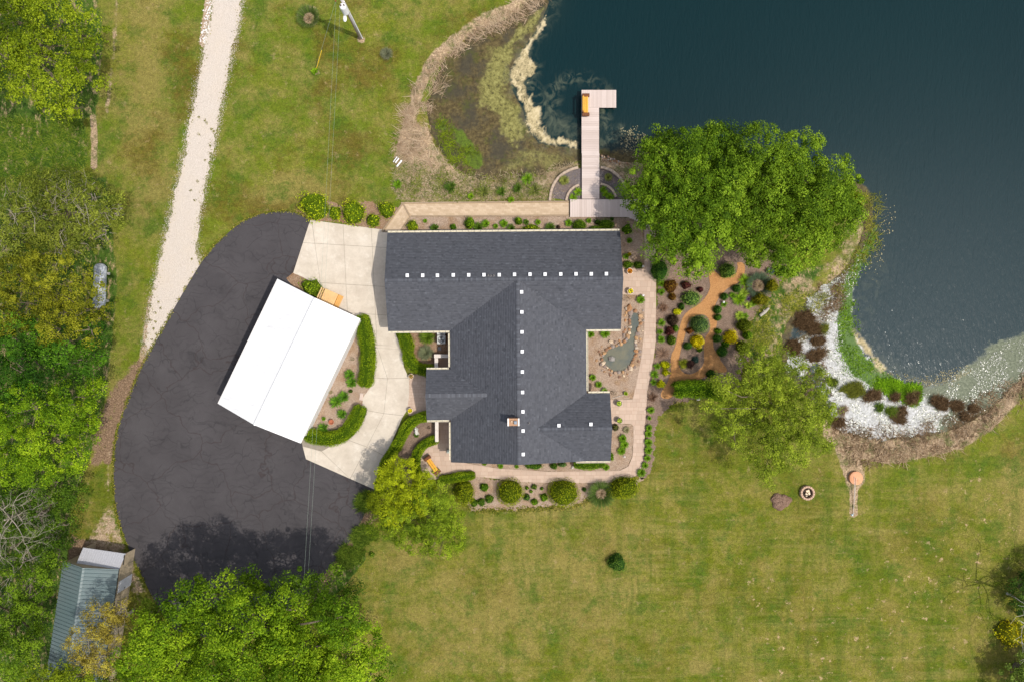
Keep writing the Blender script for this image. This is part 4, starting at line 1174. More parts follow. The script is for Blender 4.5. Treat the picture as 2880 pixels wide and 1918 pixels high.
mb = MB(); mb.box((wsh/2-.03, -2.12, 1.0), (.05, .06, .12)); mb.build('handle', darkb, dr)
# ------------------------------------------------------------------ dock on the pond
ZD = .30
tD = NT('dock_composite', .75, .3)
a = tD.attr('tone')
oi = tD.n.new('ShaderNodeObjectInfo')
c = tD.ramp(oi.outputs['Random'], [(0, (.46, .375, .335)), (.5, (.51, .42, .38)), (1, (.56, .47, .43))])
c = tD.mix(tD.ramp(tD.noise(1.6, 5, .7), [(.5, 0.0), (.75, .3)]), c, (.42, .34, .30))
dockm = tD.fin(c)
pier = empty('dock', P(1660, 430, 0)); tag(pier, 'L shaped pinkish grey board dock reaching into the pond', 'dock')
beam_m = plain('dock_beam', (.16, .12, .09), .85)
def px_board(x0, y0, x1, y1, parent, gap=.008, z=ZD):
    ax, ay, _ = P(x0, y0, z); bx, by, _ = P(x1, y1, z); o = parent.location
    mb = MB(); mb.box(((ax+bx)/2-o.x, (ay+by)/2-o.y, z-.02), (abs(bx-ax)-gap, abs(ay-by)-gap, .04)); mb.build('deck_board', dockm, parent)
n = 17
for k in range(n): px_board(1635.7+97.5*k/n, 254, 1635.7+97.5*(k+1)/n, 304, pier)
n = 40
for k in range(n):
    y0 = 304+256*k/n; dx = .9*(k > 19)
    px_board(1635.7+dx, y0, 1685+dx, y0+256/n, pier)
def beam(x0, y0, x1, y1, parent, z=ZD-.14, w=.08, h=.18):
    ax, ay, _ = P(x0, y0, ZD); bx, by, _ = P(x1, y1, ZD); o = parent.location
    mb = MB(); mb.box(((ax+bx)/2-o.x, (ay+by)/2-o.y, z), (abs(bx-ax)+w, abs(ay-by)+w, h)); mb.build('beam', beam_m, parent)
beam(1638,304,1638,558,pier); beam(1683,308,1683,558,pier); beam(1638,257,1730,257,pier); beam(1689,301,1730,301,pier); beam(1638,261,1638,300,pier); beam(1731,261,1731,297,pier)
for x, y in ((1638,262),(1683,262),(1729,262),(1729,299),(1638,302),(1683,350),(1638,350),(1638,410),(1683,410),(1638,470),(1683,470)):
    ax, ay, _ = P(x, y, ZD); o = pier.location
    mb = MB(); mb.lathe([(.07, -1.8), (.07, ZD-.06)], (ax-o.x, ay-o.y, 0), 8); mb.build('post', beam_m, pier)
lower = empty('boardwalk', P(1700, 586, 0)); tag(lower, 'pinkish grey boardwalk between the paver path and the big pond tree', 'boardwalk')
n = 31
for k in range(n):
    x0 = 1603.5+207*k/n; x1 = 1603.5+207*(k+1)/n
    yt = 561.5+max(0, (x1-1795))*.5; yb = 611.5+max(0, (x0-1762))*.42
    px_board(x0, yt, x1, yb, lower)
n = 9
for k in range(n):
    y0 = 576+62*k/n
    px_board(1811+.6*k*0+max(0,(k-2))*1.0, y0, 1843+2, y0+62/n, lower)
beam(1606,563,1800,563,lower, .13, .06, .2); beam(1606,609,1760,609,lower, .13, .06, .2)

# curved edging of blocks round the dock bed
blockm = plain('edging_block', (.40, .31, .235), .9, .2, .22, 5)
def edging(pts, label, w, h, blen=.38):
    o = empty('block_edging', (*PP([pts[len(pts)//2]])[0], 0)); tag(o, label, 'edging', 'curved block edgings beside the dock')
    p = [Vector((*q, 0)) for q in chaikin(PP(pts), 2, False)]
    acc = 0; cur = [p[0]]
    out = [p[0]]; d_ = 0
    for a_, b_ in zip(p, p[1:]):
        L = (b_-a_).length; s_ = 0
        while d_+L-s_ >= blen:
            s_ += blen-d_; d_ = 0; out.append(a_+(b_-a_)*(s_/L))
        d_ += L-s_
    for a_, b_ in zip(out, out[1:]):
        m_ = (a_+b_)/2-o.location; an = math.atan2(b_.y-a_.y, b_.x-a_.x)
        mb = MB(); mb.box((m_.x, m_.y, h/2), ((b_-a_).length-.015, w, h+random.uniform(-.01, .01)), an, .015); mb.build('block', blockm, o)
edging([(1546,566),(1550,535),(1563,508),(1583,490),(1607,477),(1633,472)], 'outer curved block edging left of the dock', .22, .22)
edging([(1688,472),(1710,476),(1734,492),(1752,512),(1762,540)], 'outer curved block edging right of the dock', .22, .22)
edging([(1592,566),(1596,547),(1607,533),(1620,524),(1636,520)], 'inner curved block edging left of the dock', .2, .22)
edging([(1688,519),(1705,523),(1720,533),(1729,548),(1733,562)], 'inner curved block edging right of the dock', .2, .22)

# paver path along the north bed
tP = NT('tan_paver', .85, .2)
oi = tP.n.new('ShaderNodeObjectInfo')
c = tP.ramp(oi.outputs['Random'], [(0, (.42, .315, .21)), (.5, (.475, .36, .25)), (1, (.52, .405, .285))])
c = tP.mix(tP.ramp(tP.noise(5, 5, .75), [(.5, 0.0), (.75, .35)]), c, (.45, .32, .19))
pavm = tP.fin(c, tP.bump(tP.noise(14, 4, .7), .15, .01))
pv_base = sheet('paver_path', PP([(1134,573),(1602,570),(1602,606),(1154,609),(1128,652),(1076,655)]), .05, .1, plain('paver_sand', (.40, .29, .18), .9))
def paver_rows(a, b, c_, d_, rows, cols, skip=None):
    """quad a (top left) b (top right) c (bottom right) d (bottom left), world xy"""
    def pt(u, v):
        x = (a[0]*(1-u)+b[0]*u)*(1-v)+(d_[0]*(1-u)+c_[0]*u)*v
        y = (a[1]*(1-u)+b[1]*u)*(1-v)+(d_[1]*(1-u)+c_[1]*u)*v
        return x, y
    for r in range(rows):
        off = .5/cols*(r % 2)
        for k in range(cols+1):
            u0 = max(0, k/cols-off); u1 = min(1, (k+1)/cols-off)
            if u1-u0 < .2/cols: continue
            v0, v1 = r/rows, (r+1)/rows
            q = [pt(u0, v0), pt(u1, v0), pt(u1, v1), pt(u0, v1)]
            cx = sum(p[0] for p in q)/4; cy = sum(p[1] for p in q)/4
            q2 = []
            for p in q:
                L = math.hypot(p[0]-cx, p[1]-cy); q2.append((p[0]-(p[0]-cx)/L*.009-cx, p[1]-(p[1]-cy)/L*.009-cy))
            mb = MB(); hh = random.uniform(.010, .016)
            mb.prism(q2, -.005, hh); mb.build('paver', pavm, pv_base, (cx, cy, .05))
A_ = PP([(1137,575.5),(1601,572),(1601,604.5),(1156,607)])
paver_rows(A_[0], A_[1], A_[2], A_[3], 6, 38)
B_ = PP([(1133,578),(1150,607),(1126,650),(1080,653.5)])
paver_rows(B_[0], B_[3], B_[2], B_[1], 5, 8)
timber = plain('landscape_timber', (.30, .225, .15), .9, .2, .3, 5)
def tim(x0, y0, x1, y1):
    ax, ay, _ = P(x0, y0); bx, by, _ = P(x1, y1)
    L = math.hypot(bx-ax, by-ay); n_ = max(1, round(L/2.4)); an = math.atan2(by-ay, bx-ax)
    for k in range(n_):
        mb = MB(); mb.box((ax+(bx-ax)*(k+.5)/n_, ay+(by-ay)*(k+.5)/n_, .06), (L/n_-.02, .13, .13), an, .015); mb.build('timber', timber, pv_base)
tim(1128,572,1602,568); tim(1158,609.5,1602,607.5); tim(1134,574,1152,608); tim(1132,574,1074,653); tim(1155,611,1128,650)

# ------------------------------------------------------------------ log benches
yel = plain('varnished_pine', (.66, .34, .045), .45, .4, .25, 2.2); logm = plain('log_bark', (.16, .065, .032), .85, .2, .4, 7)
def bench(px, py, z0, ang, L, label, loc_=None):
    x, y, _ = P(px, py, z0+.45); o = empty('log_bench', (x, y, z0), ang); tag(o, label, 'bench')
    mb = MB()
    for k in range(2):
        mb.tube([(-L/2+.12, -.1+.2*k, .42), (L/2-.12, -.1+.2*k, .42)], [.115, .115], 10)
    mb.build('seat', yel, o)
    for s in (-1, 1):
        mb = MB(); mb.tube([(s*(L/2+.02), -.31, .44), (s*(L/2+.02), .31, .44)], [.165, .165], 10); mb.tube([(s*(L/2-.04), -.16, 0), (s*(L/2-.04), -.16, .36)], .1, 8); mb.tube([(s*(L/2-.04), .16, 0), (s*(L/2-.04), .16, .36)], .1, 8)
        mb.build('log_end', logm, o)
    return o
bn_ = bench(1647.5, 296, ZD, math.radians(90), 1.62, 'varnished orange log bench with backrest on the dock head')
mb = MB(); mb.tube([(-.66, .27, .80), (.66, .27, .80)], [.06, .06], 8); mb.tube([(-.66, .29, .62), (.66, .29, .62)], [.05, .05], 8); mb.build('backrest', yel, bn_)
for s in (-1, 1):
    mb = MB(); mb.tube([(s*.70, .26, .3), (s*.70, .30, .9)], .06, 8); mb.build('back_post', logm, bn_)
bench(1215.5, 1307.5, .08, math.radians(-55), 1.45, 'orange log bench without back on the front patio')

# ------------------------------------------------------------------ propane tank
x, y, _ = P(276, 806, 1.0); tank = empty('propane_tank', (x, y, 0), math.radians(-2.0)); tag(tank, 'long grey propane tank lying under the ochre trees', 'propane tank')
prof = []; R = .5; Lh = 1.62
tt = NT('weathered_tank_paint', .5, .4)
c = tt.mix(tt.ramp(tt.noise(.8, 5, .6, tt.mapping(loc=(2, 3, 1))), [(.42, 0.0), (.56, 1.0)]), (.43, .45, .49), (.22, .24, .27))
tankm = tt.fin(tt.mix(tt.ramp(tt.noise(2.5, 6, .75), [(.58, 0.0), (.68, .6)]), c, (.50, .47, .46)))
V = []; F = []; n = 18
ring = [(-Lh-R*.8*math.cos(a_), R*math.sin(a_)) for a_ in np.linspace(.02, math.pi/2, 6)] + [(Lh+R*.8*math.cos(a_), R*math.sin(a_)) for a_ in np.linspace(math.pi/2, .02, 6)]
mb = MB(); v = []; f = []
for yy, r_ in ring:
    for j in range(n): v.append((r_*math.cos(2*math.pi*j/n), yy, .75+r_*math.sin(2*math.pi*j/n)))
for i in range(len(ring)-1):
    for j in range(n): f.append((i*n+j, i*n+(j+1) % n, (i+1)*n+(j+1) % n, (i+1)*n+j))
mb.add(v, f); mb.build('tank_body', tankm, tank, smooth=True)
mb = MB(); mb.lathe([(.2, 1.2), (.2, 1.38), (.16, 1.42), (.02, 1.43)], (0, -.1, 0), 12); mb.build('valve_dome', plain('dome_paint', (.40, .40, .41), .5), tank)
for yy in (-1.2, 1.2):
    mb = MB(); mb.box((0, yy, .2), (.8, .22, .4)); mb.build('saddle', plain('concrete_saddle', (.4, .38, .35), .9), tank)
ax, ay, _ = P(298, 761); mb = MB(); mb.box((ax, ay, .1), (.2, .32, .2), .03, .02)
tag(mb.build('concrete_block', plain('block_pale', (.60, .52, .44), .9)), 'pale concrete block on the grass beside the propane tank', 'block')

# ------------------------------------------------------------------ utility pole, wires and guy
bx, by, _ = P(1015, 107)
pole = empty('utility_pole', (bx, by, 0)); tag(pole, 'utility pole with white transformer and a lamp on the lawn', 'utility pole')
wood = plain('grey_pole_wood', (.50, .47, .46), .8, .2, .2, 8)
mb = MB(); mb.tube([(0, 0, -.3), (0, 0, 8.0)], [.17, .125], 12); mb.build('shaft', wood, pole, smooth=True)
mb = MB(); mb.tube([(-.06, -.17, 0), (-.06, -.15, 6.5)], .04, 6); mb.build('conduit', plain('brown_conduit', (.13, .095, .085), .7), pole)
mb = MB(); mb.tube([(.15, -.08, 0), (.13, -.07, 6.5)], .045, 6); mb.build('conduit', plain('white_conduit', (.72, .72, .73), .5), pole)
mb = MB(); mb.lathe([(.02, 5.45), (.25, 5.5), (.27, 5.55), (.27, 6.45), (.24, 6.55), (.06, 6.62)], (.02, -.42, 0), 14); tr_ = mb.build('transformer', plain('white_transformer', (.70, .70, .71), .4, .4, .05), pole)
for s in (-1, 1):
    mb = MB(); mb.lathe([(.05, 6.55), (.06, 6.62), (.03, 6.66), (.05, 6.72), (.02, 6.85)], (.02+s*.13, -.42, 0), 8); mb.build('bushing', plain('brown_bushing', (.12, .07, .05), .3), tr_)
lx, ly, _ = P(971, 50, 5.2); lx -= bx; ly -= by
mb = MB(); mb.tube([(0, 0, 5.0), (lx*.5, ly*.5, 5.35), (lx, ly+.15, 5.3)], .03, 6); mb.build('lamp_arm', wood, pole)
lamp_me = MB(); n = 12; v = []; f = []
prof = [(-.16, .02, .05), (0, .07, .06), (.14, .10, .08), (.34, .15, .11), (.5, .145, .11), (.62, .09, .06), (.65, .02, .02)]
for s_, w_, h_ in prof:
    for j in range(n):
        v.append((w_*math.cos(2*math.pi*j/n), -s_, h_*math.sin(2*math.pi*j/n)))
for i in range(len(prof)-1):
    for j in range(n): f.append((i*n+j, (i+1)*n+j, (i+1)*n+(j+1) % n, i*n+(j+1) % n))
lamp_me.add(v, f); lamp_me.build('lamp_head', plain('white_lamp', (.78, .78, .78), .4), pole, (lx, ly+.25, 5.3), smooth=True)
mb = MB(); mb.box((0, 0, 7.2), (1.7, .09, .11), math.radians(10)); arm = mb.build('crossarm', wood, pole)
ins = MB(); ins.lathe([(.03, 0), (.05, .05), (.03, .09), (.05, .13), (.02, .18)], n=8); im = ins.mesh('insulator'); imm = plain('brown_glaze', (.25, .08, .03), .3, .5)
for s in (-.75, -.35, .35, .75): link('insulator', im, imm, arm, (s*math.cos(.17), s*math.sin(.17), 7.26))
wirem = plain('wire_metal', (.24, .30, .25), .6, .3)
def wire(name, label, a, b, sag, r, group=None, cat='wire', n=24):
    mb = MB(); pts = []
    for i in range(n+1):
        u = i/n; p = Vector(a)*(1-u)+Vector(b)*u; p.z -= sag*4*u*(1-u); pts.append(p)
    mb.tube(pts, r, 4); return tag(mb.build(name, wirem), label, cat, group)
def zpt(px, py, z): return P(px, py, z)
a1 = (bx-.75*math.cos(.17)+.0, by-.13, 7.3)
w1a = zpt(945, 6, 6.9); w1b = zpt(853, 1640, 6.9); w2a = zpt(957, 19, 6.6); w2b = zpt(864, 1640, 6.6)
ext = lambda p, q, s: tuple(q[i]+(q[i]-p[i])*s for i in range(3))
wire('power_line', 'left one of two thin overhead wires crossing from the pole over the garage', w1a, ext(w1a, w1b, .15), .25, .0055, 'overhead wires from the utility pole')
wire('power_line', 'right one of two thin overhead wires crossing from the pole over the garage', w2a, ext(w2a, w2b, .15), .25, .0055, 'overhead wires from the utility pole')
gax, gay, _ = P(890, 193)
top = Vector((bx, by, 7.4)); gv = Vector((gax, gay, 0)); 
gt = Vector(zpt(944, 4, 6.9))
wire('guy_wire', 'thin guy wire running from the yellow guard up to the utility pole', (gax, gay, .1), gt, 0.0, .012)
mb = MB(); u = (gt-gv).normalized(); mb.tube([gv+u*.02, gv+u*2.3], .045, 8)
tag(mb.build('guy_guard', plain('yellow_guard', (.72, .47, .01), .5, .3, .05)), 'slanting yellow guard sleeve at the foot of the guy wire', 'guy guard')
mb = MB(); mb.tube([gt, Vector((bx, by, 7.6))], .012, 4); mb.lathe([(.03, -.1), (.06, -.05), (.06, .05), (.03, .1)], tuple(gt), 8)
mb.build('guy_insulator', imm, pole, (-bx, -by, 0))

# three white boards in the dry reeds
whitep = plain('white_paint', (.74, .74, .74), .5, .3, .05)
for (x0, y0, x1, y1, w_), lb in zip(((1106,457,1117,442,.07),(1112,459,1122,446,.10),(1116,470,1130,452,.13)), ('thin white board lying leftmost in the dry reeds', 'middle white board lying in the dry reeds', 'widest white board lying rightmost in the dry reeds')):
    ax, ay, _ = P(x0, y0, .2); cx, cy, _ = P(x1, y1, .2); mb = MB(); L = math.hypot(cx-ax, cy-ay)
    mb.box((0, 0, .25), (L, w_, .03), 0, .008); mb.box((L*.3, 0, .11), (.04, w_*.7, .22)); mb.box((-L*.3, 0, .11), (.04, w_*.7, .22))
    tag(mb.build('white_board', whitep, None, ((ax+cx)/2, (ay+cy)/2, -.02), (0, 0, math.atan2(cy-ay, cx-ax))), lb, 'board', 'white boards in the reeds')

# ------------------------------------------------------------------ garden pond with its stones
z7 = lambda pts: [(1600+x/4.9, 820+y/4.9) for x, y in pts]
gp = z7([(890,290),(940,300),(965,340),(950,390),(965,440),(945,500),(930,570),(915,620),(895,700),(900,770),(910,830),(890,900),(865,950),(830,1000),(790,1060),(740,1090),(640,1105),
   (590,1075),(545,1040),(490,1000),(470,950),(460,900),(510,850),(545,800),(600,770),(690,750),(760,720),(800,690),(830,640),(850,560),(850,480),(840,400),(860,330)])
t = NT('garden_pond_water', .10, .5)
nw = t.noise(2.4, 3, .6)
c = t.mix(t.ramp(t.noise(.7, 4, .6), [(.35, 0.0), (.65, 1.0)]), (.060, .075, .065), (.135, .125, .075))
c = t.mix(t.ramp(t.noise(6, 4, .8), [(.70, 0.0), (.76, .8)]), c, (.45, .42, .36))
gw_m = t.fin(c, t.bump(t.noise(5, 4, .65), .28, .05))
gpond = sheet('garden_pond', chaikin(PP(gp), 1), .09, .06, gw_m)
stone_me = []
for k in range(7):
    bm = bmesh.new(); bmesh.ops.create_icosphere(bm, subdivisions=1, radius=.5)
    r_ = random.Random(100+k); nrm = [Vector((r_.gauss(0, 1), r_.gauss(0, 1), r_.gauss(0, 1))).normalized() for _ in range(5)]
    for v_ in bm.verts:
        for q in nrm:
            dd = v_.co.dot(q)-.34
            if dd > 0: v_.co -= q*dd
        v_.co *= r_.uniform(.93, 1.07); v_.co.z *= .75
    m_ = bpy.data.meshes.new('stone'); bm.to_mesh(m_); bm.free(); stone_me.append(m_)
t = NT('field_stone', .9, .2)
oi = t.n.new('ShaderNodeObjectInfo')
c = t.ramp(oi.outputs['Random'], [(0, (.42, .22, .10)), (.25, (.24, .14, .095)), (.45, (.50, .31, .16)), (.62, (.26, .20, .17)), (.8, (.33, .29, .26)), (.93, (.60, .47, .33))])
t.n[-1]
c = t.mix(t.ramp(t.noise(5, 6, .75), [(.4, 0.0), (.7, .6)]), c, t.mix(1.0, c, (.45, .42, .40), 'MULTIPLY'))
c = t.mix(.6, c, t.ramp(t.noise(16, 4, .7), [(.3, .6), (.7, 1.4)]), 'MULTIPLY')
stm = t.fin(c, t.bump(t.noise(12, 5, .7), .5, .03))
for m_ in stone_me: m_.materials.append(stm)
def stone(x, y, z, s, parent, rs_):
    o = bpy.data.objects.new('stone', rs_.choice(stone_me)); o.location = (x, y, z); o.scale = (s*rs_.uniform(.85, 1.35), s*rs_.uniform(.8, 1.1), s*rs_.uniform(.7, 1.0))
    o.rotation_euler = (rs_.uniform(-.2, .2), rs_.uniform(-.2, .2), rs_.uniform(0, 6.28)); COL.objects.link(o); o.parent = parent; return o
rs_ = random.Random(5)
gpw = chaikin(PP(gp), 1)
acc = 0; nxt = 0.0; m = len(gpw)
arx = sum(gpw[i][0]*gpw[(i+1) % m][1]-gpw[(i+1) % m][0]*gpw[i][1] for i in range(m)); sg = 1 if arx > 0 else -1
for i in range(m):
    a_, b_ = gpw[i], gpw[(i+1) % m]; L = math.hypot(b_[0]-a_[0], b_[1]-a_[1]); s_ = 0
    while acc+L-s_ > nxt:
        s_ += nxt-acc; acc = 0; u = s_/L
        nx, ny = (b_[1]-a_[1])/L*sg, -(b_[0]-a_[0])/L*sg
        sz = rs_.uniform(.26, .46); off = rs_.uniform(.06, .16)
        stone(a_[0]+(b_[0]-a_[0])*u+nx*off, a_[1]+(b_[1]-a_[1])*u+ny*off, .13+rs_.uniform(0, .05), sz, gpond, rs_)
        if rs_.random() < .55:
            o2 = off+rs_.uniform(.28, .5); stone(a_[0]+(b_[0]-a_[0])*u+nx*o2, a_[1]+(b_[1]-a_[1])*u+ny*o2, .1, rs_.uniform(.2, .36), gpond, rs_)
        nxt = sz*.82
    acc += L-s_
for x_, y_, s_ in ((830,235,.75),(845,285,.6),(800,240,.5),(575,690,.42),(440,870,.36),(865,1010,.42),(850,1060,.5),(570,1150,.28),(445,995,.5)):
    ax, ay = PP(z7([(x_, y_)]))[0]; stone(ax, ay, .16, s_, gpond, rs_)
ax, ay = PP(z7([(582,925)]))[0]
def tinted(o, nm, col):
    o.data = o.data.copy(); o.data.materials.clear(); o.data.materials.append(plain(nm, col, .9, .2, .35, 7)); o.name = 'boulder'; return o
tag(tinted(stone(ax, ay, .2, .62, None, rs_), 'grey_boulder', (.27, .25, .23)), 'single grey boulder standing in the garden pond water', 'boulder')
for (px, py, s_, lb) in ((1755.7,1283,.3,'small pale boulder in the mulch inside the walkway bend'),(1610,1312.6,.34,'pale boulder in the bed between the house and the south walkway'),(1963,1121,.4,'white stone at the foot of the bright green hedge')):
    ax, ay, _ = P(px, py); tag(tinted(stone(ax, ay, .14, s_, None, rs_), 'pale_boulder', (.52, .47, .42)), lb, 'boulder')
# pale rocks on the shore right of the dock
rockpile = empty('shore_rocks', (*PP([(1720,455)])[0], -.1)); tag(rockpile, 'scatter of pale shore rocks right of the dock by the water', 'rocks')
for k in range(60):
    px = 1690+abs(rs_.gauss(0, 38)); py = 436+(px-1690)*.32+abs(rs_.gauss(0, 10))
    ax, ay, _ = P(px, py, -.3); stone(ax-rockpile.location.x, ay-rockpile.location.y, -.02+rs_.uniform(-.1, 0)-.05, rs_.uniform(.10, .24), rockpile, rs_)
# white stones beside the gravel drive at the top edge
wst = plain('white_stone', (.66, .63, .61), .9, .2, .15)
wme_ = stone_me[0].copy(); wme_.materials.clear(); wme_.materials.append(wst)
edge_st = empty('stone_edging', (*PP([(578,50)])[0], 0)); tag(edge_st, 'band of broken white stones along the gravel drive at the top', 'stones')
for k in range(110):
    py = rs_.uniform(-10, 122); px = 590-py*.16+rs_.gauss(0, 6)
    ax, ay, _ = P(px, py); o = bpy.data.objects.new('stone', wme_); s_ = rs_.uniform(.08, .2); o.scale = (s_, s_*.8, s_*.5); o.location = (ax-edge_st.location.x, ay-edge_st.location.y, .02); o.rotation_euler = (0, 0, rs_.uniform(0, 6)); COL.objects.link(o); o.parent = edge_st

# ------------------------------------------------------------------ pots, lights, small things
def pot(px, py, r, h, col, label, kind, z0=.075):
    x, y, _ = P(px, py, z0+h); o = empty('flower_pot', (x, y, z0)); tag(o, label, 'flower pot', 'flower pots by the house doors')
    mb = MB(); mb.lathe([(r*.68, 0), (r*.98, h*.9), (r*1.04, h*.9), (r*1.04, h), (r*.86, h), (r*.84, h-.07)], n=20); mb.build('pot', col, o, smooth=False)
    mb = MB(); mb.lathe([(r*.86, h-.09), (r*.86, h-.065), (.01, h-.05)], n=16); mb.build('soil', plain('potting_soil', (.06, .04, .025), .95), o)
    rs2 = np.random.default_rng(int(px)); V = []; F = []; T = []
    nn = 90
    for k in range(nn):
        a_ = rs2.uniform(0, 6.28); q = r*.8*math.sqrt(rs2.uniform(0, 1)); s_ = rs2.uniform(.03, .055); b = len(V); ph = rs2.uniform(0, 6.28)
        z = h-.03+rs2.uniform(0, .14)
        for j in range(4): V.append((q*math.cos(a_)+s_*math.cos(ph+j*1.571), q*math.sin(a_)+s_*math.sin(ph+j*1.571), z+rs2.uniform(-.015, .015)))
        F.append((b, b+1, b+2, b+3)); tn = rs2.uniform(0, 1); T += [tn]*4
    cols = {'orange': ((.10, .10, .02), (.50, .14, .01), (.62, .20, .015)), 'yellow': ((.08, .12, .015), (.60, .42, .01), (.75, .55, .02)), 'green': ((.05, .10, .01), (.22, .30, .05), (.42, .48, .12)), 'mixed': ((.035, .06, .01), (.10, .09, .04), (.45, .25, .20))}[kind]
    link('flowers' if kind != 'green' else 'leaves', np_mesh('pot_plants', V, F, T), leaf_mat('pot_'+kind, *cols), o)
terra = plain('cream_clay', (.62, .52, .42), .7); darkp = plain('dark_brown_pot', (.06, .045, .04), .5, .4)
pot(1772, 763, .27, .42, terra, 'cream pot of orange flowers by the north east patio', 'orange')
pot(1773.5, 819.5, .27, .42, terra, 'cream pot of yellow flowers by the north east patio', 'yellow')
pot(1741, 1134, .25, .45, darkp, 'upper dark pot of pale green leaves by the east door patio', 'green')
pot(1742.5, 1182, .25, .45, darkp, 'lower dark pot of pale green leaves by the east door patio', 'green')
pot(1156, 1058, .23, .4, terra, 'cream pot of dark red and green plants at the hedge end by the entry path', 'mixed', .056)
pot(1153.5, 1154, .23, .4, terra, 'cream pot of yellow green plants touching the lower hedge by the entry path', 'yellow', .056)
x, y, _ = P(932, 1186, .3); mb = MB(); mb.lathe([(.14, 0), (.21, .26), (.23, .26), (.23, .33), (.17, .33), (.15, .2), (.01, .18)], n=18, close=False)
tag(mb.build('clay_urn', plain('terracotta', (.36, .12, .06), .8), None, (x, y, .07)), 'empty terracotta pot on the mulch beside the white garage', 'pot')
for (px, py, lb) in ((1809,749.5,'round white path light at the corner of the clipped box hedge'),(1809.6,831,'round white path light at the garden pond bed corner'),(2036,850,'round white path light beside the woodchip path fork'),(2082.5,1013,'round white path light at the edge of the willowy tree')):
    x, y, _ = P(px, py, .45); o = empty('path_light', (x, y, .05)); tag(o, lb, 'path light')
    mb = MB(); mb.tube([(0, 0, 0), (0, 0, .4)], .02, 6); mb.build('stake', darkp, o)
    mb = MB(); mb.lathe([(.085, .36), (.09, .40), (.03, .44)], n=12); mb.build('cap', whitep, o)
    mb = MB(); mb.lathe([(.028, .44), (.02, .47)], n=8); mb.build('finial', darkp, o)
# white stone ornament in the front bed
sx, sy, _ = P(1171, 1214, .3); orn = empty('garden_ornament', (sx, sy, .066), math.radians(-80)); tag(orn, 'whitish stone animal ornament with a green plant at its lower end', 'ornament')
bm = bmesh.new()
for (c_, r_, sc3) in (((0, 0, .24), .2, (1.5, .85, .9)), ((-.3, .02, .34), .13, (1, .9, .9)), ((-.40, .02, .33), .07, (1.2, .8, .8)), ((-.30, .1, .46), .045, (1, .7, 1.4)), ((-.30, -.07, .46), .045, (1, .7, 1.4)), ((.2, .12, .07), .09, (1.6, .8, .9)), ((.2, -.12, .07), .09, (1.6, .8, .9)), ((-.2, .12, .07), .08, (1.6, .8, .9)), ((-.2, -.12, .07), .08, (1.6, .8, .9))):
    bmesh.ops.create_icosphere(bm, subdivisions=2, radius=r_, matrix=Matrix.Translation(c_) @ Matrix.Diagonal((*sc3, 1)))
m_ = bpy.data.meshes.new('stone_body'); bm.to_mesh(m_); bm.free()
so = link('stone_body', m_, plain('pale_cast_stone', (.52, .50, .46), .9, .2, .25, 9), orn)
rm = so.modifiers.new('join', 'REMESH'); rm.mode = 'VOXEL'; rm.voxel_size = .03
# fallen stick, weathered log
mb = MB(); a_ = P(1722,1120,.1); b_ = P(1744,1113,.12); c_ = P(1767,1107,.1); mb.tube([a_, b_, c_], [.03, .025, .012], 6)
tag(mb.build('fallen_branch', plain('bleached_wood', (.50, .44, .38), .9)), 'long bleached stick lying on the mulch above the east patio', 'branch')
mb = MB(); x, y, _ = P(2151, 878, .15); mb.tube([(-.42, -.34, .12), (0, 0, .15), (.36, .34, .12)], [.13, .15, .10], 9); mb.tube([(-.05, 0, .18), (-.15, .18, .25)], [.07, .05], 6)
tag(mb.build('weathered_log', plain('grey_log', (.36, .33, .28), .9, .2, .35, 6), None, (x, y, 0)), 'grey weathered log at the edge of the east garden', 'log')
# fire pit
x, y, _ = P(2272, 1386, .3); fp = empty('fire_pit', (x, y, 0)); tag(fp, 'round brick fire pit ring on the lawn with pale logs inside', 'fire pit')
fb = plain('fire_brick', (.46, .31, .22), .9, .2, .3, 7)
for lay in range(2):
    for k in range(16):
        a_ = (k+.5*lay)*2*math.pi/16; mb = MB(); mb.box((.54*math.cos(a_), .54*math.sin(a_), .09+lay*.17), (.17, .20, .16), a_, .02); mb.build('brick', fb, fp)
mb = MB(); mb.lathe([(.46, 0), (.46, .03), (.01, .05)], n=18); mb.build('ash_bed', plain('ash', (.07, .055, .045), .95, .1, .5, 8), fp)
paleW = plain('pale_split_wood', (.66, .54, .38), .8, .2, .2, 6)
for k, (dx, dy, s_, an, lb) in enumerate(((.05, .17, .30, .4, 'square pale block of wood at the top of the fire pit'), (.13, -.04, .26, 1.9, 'pale wood block in the middle of the fire pit'), (-.08, -.08, .2, -.5, 'small pale wood chunk left in the fire pit'), (-.1, -.25, .12, .3, 'smallest pale wood chunk at the bottom of the fire pit'))):
    mb = MB(); mb.box((0, 0, .09), (s_, s_*.7, .14), 0, .025)
    tag(mb.build('firewood', paleW, None, (x+dx, y+dy, .06+.04*k), (.15, -.1, an)), lb, 'firewood', 'wood in the fire pit')
